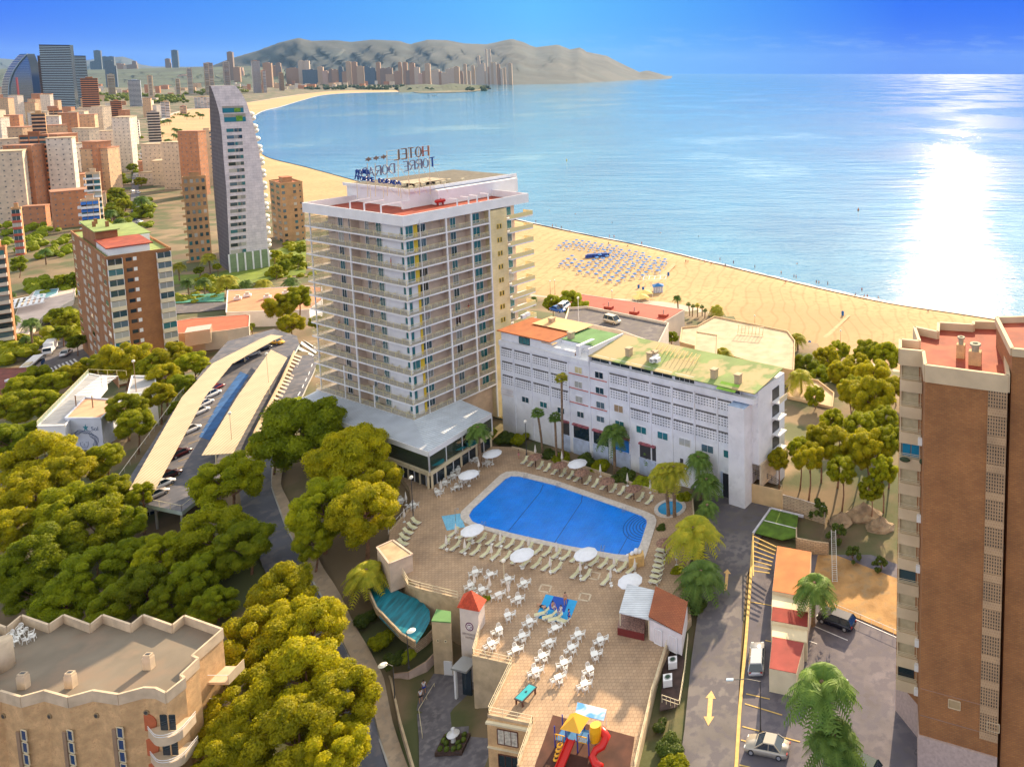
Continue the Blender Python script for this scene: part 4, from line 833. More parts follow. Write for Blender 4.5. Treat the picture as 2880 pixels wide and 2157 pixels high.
# terrace furniture
CUSH=mat('lounger_cream',(.62,.60,.38),.8,.08,3)
def make_lounger(label):
 t=thing('sunlounger',label,'lounger')
 b=MB()
 for y in(-.3,.3):b.beam((-.95,y,.3),(.45,y,.3),.06,.07,WHITE2);b.beam((-.85,y,.28),(-.6,y,0),.06,.06,WHITE2);b.beam((-.3,y,.28),(-.6,y,0),.06,.06,WHITE2);b.beam((.4,y,.28),(.65,y,0),.06,.06,WHITE2);b.beam((.75,y,.5),(.5,y,0),.05,.05,WHITE2)
 for x in(-.95,.45):b.beam((x,-.3,.3),(x,.3,.3),.06,.06,WHITE2)
 b.obj('frame',t)
 b=MB();b.b2(-.95,.3,-.27,.27,.33,.39,CUSH);b.obj('seat',t)
 b=MB();b.box((.62,0,.58),(.85,.54,.06),CUSH,M=Matrix.Rotation(R(-38),3,'Y'));b.beam((.95,-.32,.82),(.95,.32,.82),.06,.06,WHITE2)
 b.obj('backrest',t);return t
def make_chair():
 b=MB();m=WHITE2
 b.b2(-.23,.23,-.22,.22,.42,.46,m)
 for x in(-.2,.2):
  b.beam((x,-.2,.44),(x*1.25,-.28,0),.05,.05,m);b.beam((x,.2,.44),(x*1.25,.28,0),.05,.05,m)
  b.beam((x*1.15,-.24,.66),(x*1.15,.2,.68),.06,.04,m);b.beam((x*1.15,-.24,.66),(x,-.2,.44),.04,.04,m)
 pts=[(-.22,.22,.46),(-.24,.27,.7),(-.15,.31,.88),(0,.32,.93),(.15,.31,.88),(.24,.27,.7),(.22,.22,.46)];b.tube(pts,.03,m,5)
 for x in(-.1,0,.1):b.beam((x,.22,.46),(x,.31,.9),.05,.02,m)
 return b.mesh('chair')
CHM=make_chair()
def make_table():
 b=MB();b.b2(-.42,.42,-.42,.42,.70,.74,WHITE2)
 for x in(-.36,.36):
  for y in(-.36,.36):b.beam((x,y,.7),(x*.75,y*.75,0),.05,.05,WHITE2)
 return b.mesh('table')
TBM=make_table()
TABS={'row nearest the pool':[(1337,1614),(1380,1621),(1429,1634),(1474,1645)],'row by the yellow hedge':[(1325,1651),(1355,1664),(1402,1677),(1457,1689)],'row below the blue mat':[(1428,1736),(1490,1754),(1562,1773),(1626,1790),(1689,1806)],'row starting beside the emblem tower':[(1404,1777),(1469,1795),(1544,1812),(1608,1828),(1672,1847)],'row starting at the terrace corner':[(1383,1817),(1451,1834),(1526,1852),(1587,1871),(1660,1889)],'row nearest the playground':[(1507,1894),(1570,1912),(1644,1931)],'group before the glass pavilion':[(1231,1387),(1251,1360),(1285,1374),(1275,1341),(1307,1353),(1289,1324),(1333,1338),(1338,1293),(1372,1303)],'pair behind the white rail':[(1127,1411),(1162,1424)]}
ti=0
for row,L_ in TABS.items():
 for i,(px,py)in enumerate(L_):
  p=UN(px,py+5,ZD);rz=R(RND.uniform(28,44));one=' in the ' if 'row' in row and 'tables in' not in row else ' among the '
  tag(link('square_table',TBM,None,p,rz),f'white square table, {nth(i)} from the left, {row}','table','white plastic tables on the hotel terrace')
  for j in range(4):
   if(ti*4+j)%9==7:continue
   a=rz+j*math.pi/2+RND.uniform(-.12,.12);d=RND.uniform(.62,.74);q=p+Vector((math.sin(a)*-d*-1,math.cos(a)*d*-1,0))*1.0
   side=['near','right','far','left'][j]
   tag(link('terrace_chair',CHM,None,p+Vector((math.cos(a)*d,math.sin(a)*d,0)),a-math.pi/2+RND.uniform(-.2,.2)),f'white plastic chair, {["right", "far", "left", "near"][j]} side of {nth(i)} table, {row}','chair','white plastic chairs on the hotel terrace')
  ti+=1
lo=make_lounger('cream sunlounger');first=True
def row_pts(a,b_,n):return[(a[0]+(b_[0]-a[0])*i/(n-1),a[1]+(b_[1]-a[1])*i/(n-1))for i in range(n)]
FAR=[(110,670),(165,690),(245,715),(305,735),(370,760),(440,780),(505,800),(565,820),(655,845),(720,870),(790,890),(875,915),(945,935),(1015,965),(1110,990),(1185,1015)]
LOU=[('in the row nearest the pool',row_pts((1276,1504),(1776,1607),20),(24,-18)),('in the second row in front of the pool',row_pts((1252,1536),(1566,1604),12),(24,-18)),('of the three standing apart behind the second row',[(1619,1619),(1649,1625),(1704,1638)],(20,-20)),('in the row along the far side of the pool',[(1440+a/3.068,1082+c/3.068)for a,c in FAR],(20,-20)),('in the slanted line by the white rail',[(1170,1472),(1159,1486),(1148,1501),(1138,1516),(1134,1532)],(-30,-10)),('in the stack below the lone thatched parasol',[(1862,1552),(1858,1567),(1857,1582),(1853,1597),(1850,1611),(1846,1626),(1842,1641)],(30,8))]
for desc,pts,dv in LOU:
 for i,(px,py)in enumerate(pts):
  p=UN(px,py,ZD);q=UN(px+dv[0],py+dv[1],ZD);rz=math.atan2(q.y-p.y,q.x-p.x)+RND.uniform(-.06,.06)
  lab=f'cream sunlounger, {nth(i)} from the {"top" if "slanted" in desc or "stack" in desc else "left"} {desc}'
  if first:lo.location=p;lo.rotation_euler=(0,0,rz);lo['label']=lab;lo['group']='cream sunloungers round the pool';first=False
  else:dup(lo,p,rz,lab,'cream sunloungers round the pool')
PARC=mat('parasol_canvas',(.74,.70,.64),.9,.05,3)
b=MB();b.cyl((0,0,0),(0,0,2.4),.025,.025,WHITE2,6);b.lathe([(.25,0),(.25,.08),(.05,.12)],WHITE2,n=8);b.lathe([(.20,.95),(.24,1.1),(.17,1.6),(.09,2.1),(.02,2.5)],PARC,n=9);CPM=b.mesh('closed_parasol')
CLP=[(1283,1512,'at the left end of the pool-side lounger row'),(1256,1545,'at the left end of the second lounger row'),(1308,1556,'in the second lounger row, second from its left end'),(1383,1570,'in the second lounger row, third from its left end'),(1408,1535,'in the pool-side row, behind the fifth lounger'),(1487,1549,'in the pool-side row, left of its middle'),(1566,1566,'in the pool-side row, at its middle'),(1548,1606,'at the right end of the second lounger row'),(1633,1620,'between the two loungers standing apart'),(1728,1602,'in the pool-side row, near the ochre block'),(1786,1612,'at the right end of the pool-side lounger row'),(1718,1640,'beside the single lounger near the bar'),(1335,1655,'beside the first table near the emblem tower'),(1378,1664,'beside the second table near the emblem tower'),(1431,1679,'beside the third table near the emblem tower'),(1347,1325,'in a round planter before the pavilion'),(1298,1368,'among the pavilion tables, in their middle'),(1241,1388,'at the pavilion corner by the potted plant'),(1142,1420,'behind the white rail, upper one'),(1137,1468,'behind the white rail, lower one'),(1506,1284,'behind the first thatched parasol at the hedge'),(1581,1303,'behind the second thatched parasol at the hedge'),(1689,1340,'at the hedge between the third and fourth thatched parasols'),(1765,1366,'at the hedge left of the fifth thatched parasol'),(1829,1386,'at the hedge right of the fifth thatched parasol'),(1903,1590,'right of the lounger stack by the big palm')]
for px,py,d in CLP:tag(link('closed_parasol',CPM,None,UN(px,py,ZD),RND.random()),'furled pale parasol '+d,'parasol','furled parasols on the hotel terrace')
b=MB();b.b2(-.2,.2,-.2,.2,.3,.34,WHITE2);b.cyl((0,0,0),(0,0,.3),.12,.05,WHITE2,6);STM=b.mesh('side_table')
for i,(px,py)in enumerate(sorted([(1290,1515),(1330,1525),(1384,1535),(1410,1541),(1257,1549),(1308,1561),(1385,1578),(1576,1575),(1627,1577),(1735,1610),(1549,1614),(1634,1633),(1720,1652),(1465,1596)])):tag(link('side_table',STM,None,UN(px,py,ZD)),f'little white side table, {nth(i)} from the left among the near loungers','side table','side tables between the loungers')
OPC=mat('open_canvas',(.76,.78,.84),.8,.04,2)
def make_open():
 t=thing('open_parasol','open parasol','parasol');b=MB();b.cyl((0,0,0),(0,0,2.6),.03,.03,WHITE2,6);b.lathe([(.3,0),(.3,.1),(.05,.14)],WHITE2,n=8);b.obj('pole',t)
 b=MB();b.lathe([(1.75,2.12),(1.75,2.2),(1.2,2.42),(.6,2.58),(.05,2.68),(.001,2.74)],OPC,n=10);b.obj('canopy',t);return t
THM=mat('thatch',(.30,.17,.12),.95,.4,4,bump=1,bscale=14)
def make_thatch():
 t=thing('thatched_parasol','thatched parasol','parasol');b=MB();b.cyl((0,0,0),(0,0,2.2),.09,.07,mat('dark_wood',(.07,.03,.02)),6);b.obj('pole',t)
 b=MB();n=26;rn=random.Random(3);pr=[(1.35,1.95),(1.15,2.12),(.6,2.38),(.0,2.55)];vs=[(r*(1+(rn.uniform(-.12,.1)if r>1.3 else 0))*math.cos(i*2*math.pi/n),r*math.sin(i*2*math.pi/n),z+rn.uniform(-.04,.04))for r,z in pr for i in range(n)]
 b.add(vs,[(j*n+i,j*n+(i+1)%n,(j+1)*n+(i+1)%n,(j+1)*n+i)for j in range(3)for i in range(n)],THM);b.obj('thatch',t);return t
op=make_open();th_=make_thatch()
def atz(px,py,zz):p=UN(px,py,ZD+zz);p.z=ZD;return p
for i,(px,py,d)in enumerate([(1468,1558,'above the near lounger rows, left of centre'),(1647,1556,'above the near lounger rows, right of centre'),(1328,1489,'at the left near corner of the pool'),(1772,1632,'beside the white bar canopy'),(1318,1333,'over the pavilion tables'),(1384,1274,'beside the palm at the pavilion steps'),(1624,1302,'against the hedge beyond the pool')]):
 p=atz(px,py,2.3);lab='open white parasol '+d
 if i==0:op.location=p;op['label']=lab;op['group']='open white parasols on the terrace'
 else:dup(op,p,i,lab,'open white parasols on the terrace')
for i,(px,py)in enumerate([(1505,1283),(1574,1306),(1636,1327),(1707,1351),(1782,1372),(1870,1523)]):
 p=atz(px,py,2.15);lab=f'brown thatched parasol, {nth(i)} from the left in the line beyond the pool' if i<5 else 'brown thatched parasol standing alone right of the pool'
 if i==0:th_.location=p;th_['label']=lab;th_['group']='thatched parasols by the pool'
 else:dup(th_,p,i,lab,'thatched parasols by the pool')
LAMPW=mat('lamp_glass',(.85,.82,.72),.3,0)
def lamp(px,py,zb,ptop,label,kind='globe',m=DARKM,arm=0,name='street_lamp',dx=0):
 p=UN(px,py,zb);h=ztop(p.x,p.y,ptop)-zb;t=thing(name,label,'lamp',p);b=MB();b.cyl((0,0,0),(0,0,h),.09,.05,m,7);b.lathe([(.16,0),(.16,.3),(.09,.4)],m,n=8)
 if arm:b.tube([(0,0,h-.05),(arm*.5,dx*.5,h+.25),(arm,dx,h+.2)],.05,m,6)
 b.obj('pole',t);b=MB()
 if kind=='globe':b.ball((arm,dx,h+.2),.32,LAMPW,10,7)
 elif kind=='disc':b.lathe([(.001,.22),(.3,.18),(.55,0),(.5,-.05),(.001,-.12)],LAMPW,(arm,dx,h+.1),14)
 else:b.box((arm*1.15,dx,h+.2),(.8,.3,.12),mat('lamp_head_blue',(.40,.55,.68),.4,0))
 b.obj('lamp_head',t,kind=='globe');return t
lamp(1163,1463,ZD,1346,'tall black lamp with round globe beside the slanted loungers')
lamp(1418,1625,ZD,1580,'beige lamp post among the terrace tables',m=CREAM)
lamp(1481,1280,ZD,1188,'black lamp post with globe near the far pool corner')
lamp(2139,2062,-8.2,1915,'curved black street lamp leaning over the lane from the parking bays','flat',DARKM,-3.0)
lamp(1112,1990,-15,1872,'street lamp with round blue-white disc head over the left lane','disc',DARKM,-1.3)
lamp(1150,1880,-12.5,1775,'street lamp with white disc head above the teal basin','disc',DARKM,.6)
pt=thing('pool_table','pool table with turquoise cloth on the lower terrace corner','pool table',UN(1479,1965,ZD),R(67));b=MB();b.b2(-1.2,1.2,-.65,.65,.72,.86,mat('table_rim',(.05,.04,.05),.4,0));b.obj('rim',pt);b=MB();b.b2(-1.08,1.08,-.53,.53,.862,.87,mat('turquoise_cloth',(.03,.36,.42),.9,.06,3));b.obj('cloth',pt)
for x in(-1,1):
 for y in(-.5,.5):b=MB();b.b2(x-.08,x+.08,y-.08,y+.08,0,.72,BRW);b.obj('leg',pt)
b=MB()
for k in range(3):a=k*2.094;c2=(k+1)*2.094;b.beam((.1+.16*math.cos(a),.16*math.sin(a),.9),(.1+.16*math.cos(c2),.16*math.sin(c2),.9),.03,.04,DARKM)
b.obj('ball_triangle',pt)
pg=thing('playground_set','playground tower with yellow roof, red slides and blue posts on brown rubber floor','playground',UN(1630,2100,ZD),R(-14))
RP=mat('slide_red',(.62,.015,.01),.3,.03);YP=mat('play_yellow',(.85,.42,.01),.35,.03);BP=mat('play_blue',(.02,.04,.35),.4,.03);BL2=mat('play_light_blue',(.03,.18,.42),.5,.1,3)
b=MB()
for x in(-2.6,-1.2,.2,1.6):
 for y in(-.7,.8):b.cyl((x,y,0),(x,y,2.6),.07,.07,BP,6)
b.obj('post',pg)
b=MB();b.b2(-2.6,-1.2,-.7,.8,.9,1.0,BL2);b.b2(-1.2,1.6,-.7,.8,1.35,1.45,BL2);b.obj('platform',pg)
b=MB();b.add([(-1.7,-1,2.7),(.7,-1,2.7),(.7,1.1,2.7),(-1.7,1.1,2.7),(-.5,-.2,3.8),(-.5,.3,3.8)],[(0,1,4),(1,2,5,4),(2,3,5),(3,0,4,5),(3,2,1,0)],YP);b.obj('roof',pg)
b=MB()
for i in range(8):y0_,y1_=-.75-i*.33,-.75-(i+1)*.33;z0_,z1_=1.45-1.3*i/8,1.45-1.3*(i+1)/8;b.beam((-.5,y0_,z0_),(-.5,y1_,z1_),.9,.06,RP);[b.beam((-.5+sx_*.45,y0_,z0_+.15),(-.5+sx_*.45,y1_,z1_+.15),.08,.3,RP)for sx_ in(-1,1)]
b.obj('straight_slide',pg)
b=MB();pts=[(1.6,.4,1.7),(2.4,.8,1.75),(3.1,.5,1.5),(3.0,-.3,1.1),(2.4,-.6,.8),(2.3,-1.2,.5),(3.0,-1.7,.35),(3.8,-1.9,.3)];b.tube(pts,[.42,.48,.48,.45,.42,.4,.4,.4],RP,10);b.obj('spiral_slide',pg,True)
b=MB();b.tube([(1.9,.2,1.2),(1.9,.2,2.3),(1.9,.3,2.9)],[.62,.66,.6],YP,12);b.obj('yellow_tube',pg)
b=MB()
for x in(.3,.55,.8,1.05,1.3):b.beam((x,-.7,1.4),(x,-.7,2.1),.06,.06,YP)
for z in(1.4,2.1):b.beam((.3,-.7,z),(1.4,-.7,z),.07,.07,YP)
for x in(-2.5,-2.2,-1.9,-1.6):b.beam((x,-.75,1.0),(x,-.75,1.7),.06,.06,YP)
b.beam((-2.6,-.75,1.7),(-1.3,-.75,1.7),.07,.07,YP);b.obj('guard_rail',pg)
b=MB()
for i in range(4):b.lathe([(.3,-.1),(.36,0),(.3,.1),(.2,.12)],YP,(-1.5,-1.4-i*.25,.3+(3-i)*.3),10)
b.obj('stepping_cups',pg)
b=MB();b.add([(-1.9,.9,1.0),(-1.2,.9,1.0),(-1.2,.9,2.3),(-1.9,.9,2.3),(-1.9,.8,1.0),(-1.2,.8,1.0),(-1.2,.8,2.3),(-1.9,.8,2.3)],[(0,1,2,3),(7,6,5,4),(3,2,6,7)],RP);b.obj('red_panel',pg)
BW=mat('cloudy_sheet',(.10,.30,.65),.5,0,noise2=None);nt=BW.node_tree;bs=nt.nodes['Principled BSDF'];n_=nt.nodes.new('ShaderNodeTexNoise');n_.inputs['Scale'].default_value=.6;tcn=nt.nodes.new('ShaderNodeTexCoord');nt.links.new(tcn.outputs['Object'],n_.inputs[0]);nt.links.new(ramp(nt,n_.outputs[0],[(.4,(.75,.78,.84)),(.62,(.05,.28,.70))]).outputs[0],bs.inputs['Base Color'])
c_=UN(1662,2002,ZD+2.0);b=MB();P=[UN(a,e,ZD+2.0)-c_ for a,e in((1624,1975),(1706,1995),(1698,2027),(1618,2008))];b.prism([(p.x,p.y)for p in P],0,.05,BW)
for p in P:b.beam((p.x*.95,p.y*.95,-2.0),(p.x*.95,p.y*.95,0),.06,.06,WHITE2)
tag(b.obj('shade_sail',None,False,c_),'white and blue printed shade sheet behind the playground','awning')
CHC=link('x',CHM);bpy.data.objects.remove(CHC)
cm=CHM.copy();cm.materials[0]=mat('balcony_chair',(.68,.62,.45),.6,0);cm.name='balcony_chair'
for k in range(1,14):
 z=(13-k)*FH;fl=nth(k-1);rk=random.Random(k)
 xs=sorted(rk.sample(range(8),4 if k%2 else 5));SL=[5.2,6.6,8.6,11.8,13.0,15.2,16.6,18.4]
 for i,j in enumerate(xs):p=H.w(SL[j],.95,z);tag(link('balcony_chair',cm,None,p,rk.uniform(0,6)),f'cream balcony chair, {nth(i)} from corner on right face, {fl} floor from top','chair','cream chairs on the hotel balconies')
 ys=sorted(rk.sample(range(9),4 if k%2 else 5));SL=[3.2,5.4,7.5,10.2,12.5,15.5,18.5,22,24.5]
 for i,j in enumerate(ys):p=H.w(1.0,SL[j],z);tag(link('balcony_chair',cm,None,p,rk.uniform(0,6)),f'cream balcony chair, {nth(i)} from corner on left face, {fl} floor from top','chair','cream chairs on the hotel balconies')
# trees
def foliage(name,lo_,hi,trans=.35):
 m=bpy.data.materials.new(name);m.use_nodes=True;nt=m.node_tree;b=nt.nodes['Principled BSDF'];b.inputs['Roughness'].default_value=.6;b.inputs['Specular IOR Level'].default_value=.25
 tc=nt.nodes.new('ShaderNodeTexCoord');n=nt.nodes.new('ShaderNodeTexNoise');n.inputs['Scale'].default_value=3.2;n.inputs['Detail'].default_value=8;n.inputs['Roughness'].default_value=.7;nt.links.new(tc.outputs['Object'],n.inputs[0])
 rp=ramp(nt,n.outputs[0],[(.32,lo_),(.68,hi)]);oi=nt.nodes.new('ShaderNodeObjectInfo');v=mth(nt,'ADD',mth(nt,'MULTIPLY',oi.outputs['Random'],.35),.82);vc=nt.nodes.new('ShaderNodeCombineColor')
 for i in range(3):nt.links.new(v,vc.inputs[i])
 col=mix(nt,1.0,rp.outputs[0],vc.outputs[0],'MULTIPLY');nt.links.new(col,b.inputs['Base Color'])
 tr=nt.nodes.new('ShaderNodeBsdfTranslucent');nt.links.new(col,tr.inputs[0]);mx=nt.nodes.new('ShaderNodeMixShader');mx.inputs[0].default_value=trans;o=nt.nodes['Material Output'];nt.links.new(b.outputs[0],mx.inputs[1]);nt.links.new(tr.outputs[0],mx.inputs[2]);nt.links.new(mx.outputs[0],o.inputs[0]);return m
PY=foliage('pine_sunlit',(.20,.23,.004),(.66,.56,.008),.5);PG=foliage('pine_green',(.15,.21,.004),(.54,.52,.008),.5);PDK=foliage('pine_dark',(.12,.18,.004),(.38,.42,.008),.5);BRT=foliage('lime_leaves',(.28,.36,.01),(.52,.54,.03),.5)  # yellow pine tone has sunlight on the foliage painted into its colour
PLG=foliage('palm_green',(.07,.15,.025),(.20,.30,.05),.3);PLY=foliage('palm_yellow',(.25,.30,.02),(.60,.52,.04),.4);BSH=foliage('bush_green',(.035,.07,.012),(.14,.18,.02),.3)
BARK=mat('pine_bark',(.24,.13,.075),.95,.3,2,bump=.6,bscale=8);PBARK=mat('palm_bark',(.23,.15,.09),.95,.3,3,bump=.8,bscale=9)
def cloud_mesh(name,seed,m,npuff,leaf,per,shape='dome',pr=(.20,.32)):
 rn=np.random.default_rng(seed);V=[];
 P=[]
 while len(P)<npuff:
  d=rn.normal(size=3);d/=np.linalg.norm(d);
  if shape=='dome':
   if d[2]<-.8:continue
   r=rn.uniform(.55,.82);c=d*r*np.array([1,1,.92])
  elif shape=='ball':r=rn.uniform(.5,.8);c=d*r*np.array([1,1,1.0])
  else:r=rn.uniform(.3,.8);c=d*r*np.array([1,1,.6]);c[2]=abs(c[2])
  P.append((c,rn.uniform(*pr)))
 vs=[];
 for c,r in P:
  d=rn.normal(size=(per,3));d/=np.linalg.norm(d,axis=1)[:,None];d[:,2]=np.where(rn.random(per)<.6,np.abs(d[:,2]),d[:,2])
  q=c+d*(r*rn.uniform(.72,1.05,size=per))[:,None]
  t1=np.cross(d,rn.normal(size=(per,3)));t1/=np.linalg.norm(t1,axis=1)[:,None];t2=np.cross(d,t1)*.75+d*rn.uniform(-.8,.8,size=(per,1))
  s=(leaf*rn.uniform(.6,1.3,size=per))[:,None]
  a=q-t1*s;b=q+t1*s;e=q+t2*s*1.6
  vs.append(np.stack([a,b,e],1).reshape(-1,3))
 L_=np.concatenate(vs);nt_=len(L_)//3
 fs=[(3*i,3*i+1,3*i+2)for i in range(nt_)];verts=[tuple(v)for v in L_]
 for c,r in P:
  o=len(verts);r2=r*.72;n=7;k=4
  for j in range(k+1):
   for t in range(n):a=math.pi*j/k;verts.append((c[0]+r2*math.sin(a)*math.cos(t*2*math.pi/n),c[1]+r2*math.sin(a)*math.sin(t*2*math.pi/n),c[2]+r2*math.cos(a)))
  for j in range(k):
   for t in range(n):fs.append((o+j*n+t,o+(j+1)*n+t,o+(j+1)*n+(t+1)%n,o+j*n+(t+1)%n))
 me=bpy.data.meshes.new(name);me.from_pydata(verts,[],fs);me.materials.append(m);me.update();return me
CR={}
def crown(kind,v):
 k=(kind,v)
 if k not in CR:
  m={'y':PY,'g':PG,'d':PDK,'b':BRT,'s':BSH}[kind]
  CR[k]=cloud_mesh('crown',v*7+ord(kind[0]),m,60 if kind!='s' else 16,.025 if kind!='s' else.07,760 if kind!='s' else 200,'dome' if kind!='b' else 'ball',(.15,.27))
 return CR[k]
def trunk_mesh(seed,h,lean=.1,m=BARK,limbs=5):
 rn=random.Random(seed);b=MB();l=(rn.uniform(-lean,lean),rn.uniform(-lean,lean));r0=.05*h**.5+.02
 T=(l[0]*h,l[1]*h,h);b.tube([(0,0,0),(l[0]*h*.35+.03*h,l[1]*h*.3,h*.35),(l[0]*h*.7,l[1]*h*.7+.03*h,h*.7),T],[r0*1.5,r0*1.1,r0*.8,r0*.4],m,8)
 for i in range(limbs):a=i*2.4+seed;s=h*rn.uniform(.55,.8);d=h*rn.uniform(.25,.4);p=(l[0]*s,l[1]*s,s);b.tube([p,(p[0]+math.cos(a)*d*.5,p[1]+math.sin(a)*d*.5,s+h*.12),(p[0]+math.cos(a)*d,p[1]+math.sin(a)*d,s+h*.3)],[r0*.6,r0*.4,r0*.12],m,6)
 return b.mesh('trunk')
TR=[trunk_mesh(i,8,.08)for i in range(3)]
tcount=0
def tree(px,py,rpx,zg,hc,kind,label,group='pine trees',squash=1.0,name='pine_tree',zs=None):
 global tcount
 g=zg
 for _ in range(3):
  p=UN(px,py,g+hc)
  if zg is None or True:g=zg
 s=rpx/PXS(p);t=thing(name,label,'tree',(p.x,p.y,g),0,group);v=tcount%3;tcount+=1
 o=link('trunk',TR[v],t);sc=hc/8;w_=max(.6,min(1.6,s/4));o.scale=(w_,w_,sc*1.05)
 o=link('crown',crown(kind,v),t,(0,0,hc-.05*s),RND.uniform(0,6.28),(s,s,s*(zs or.95)*squash));return t
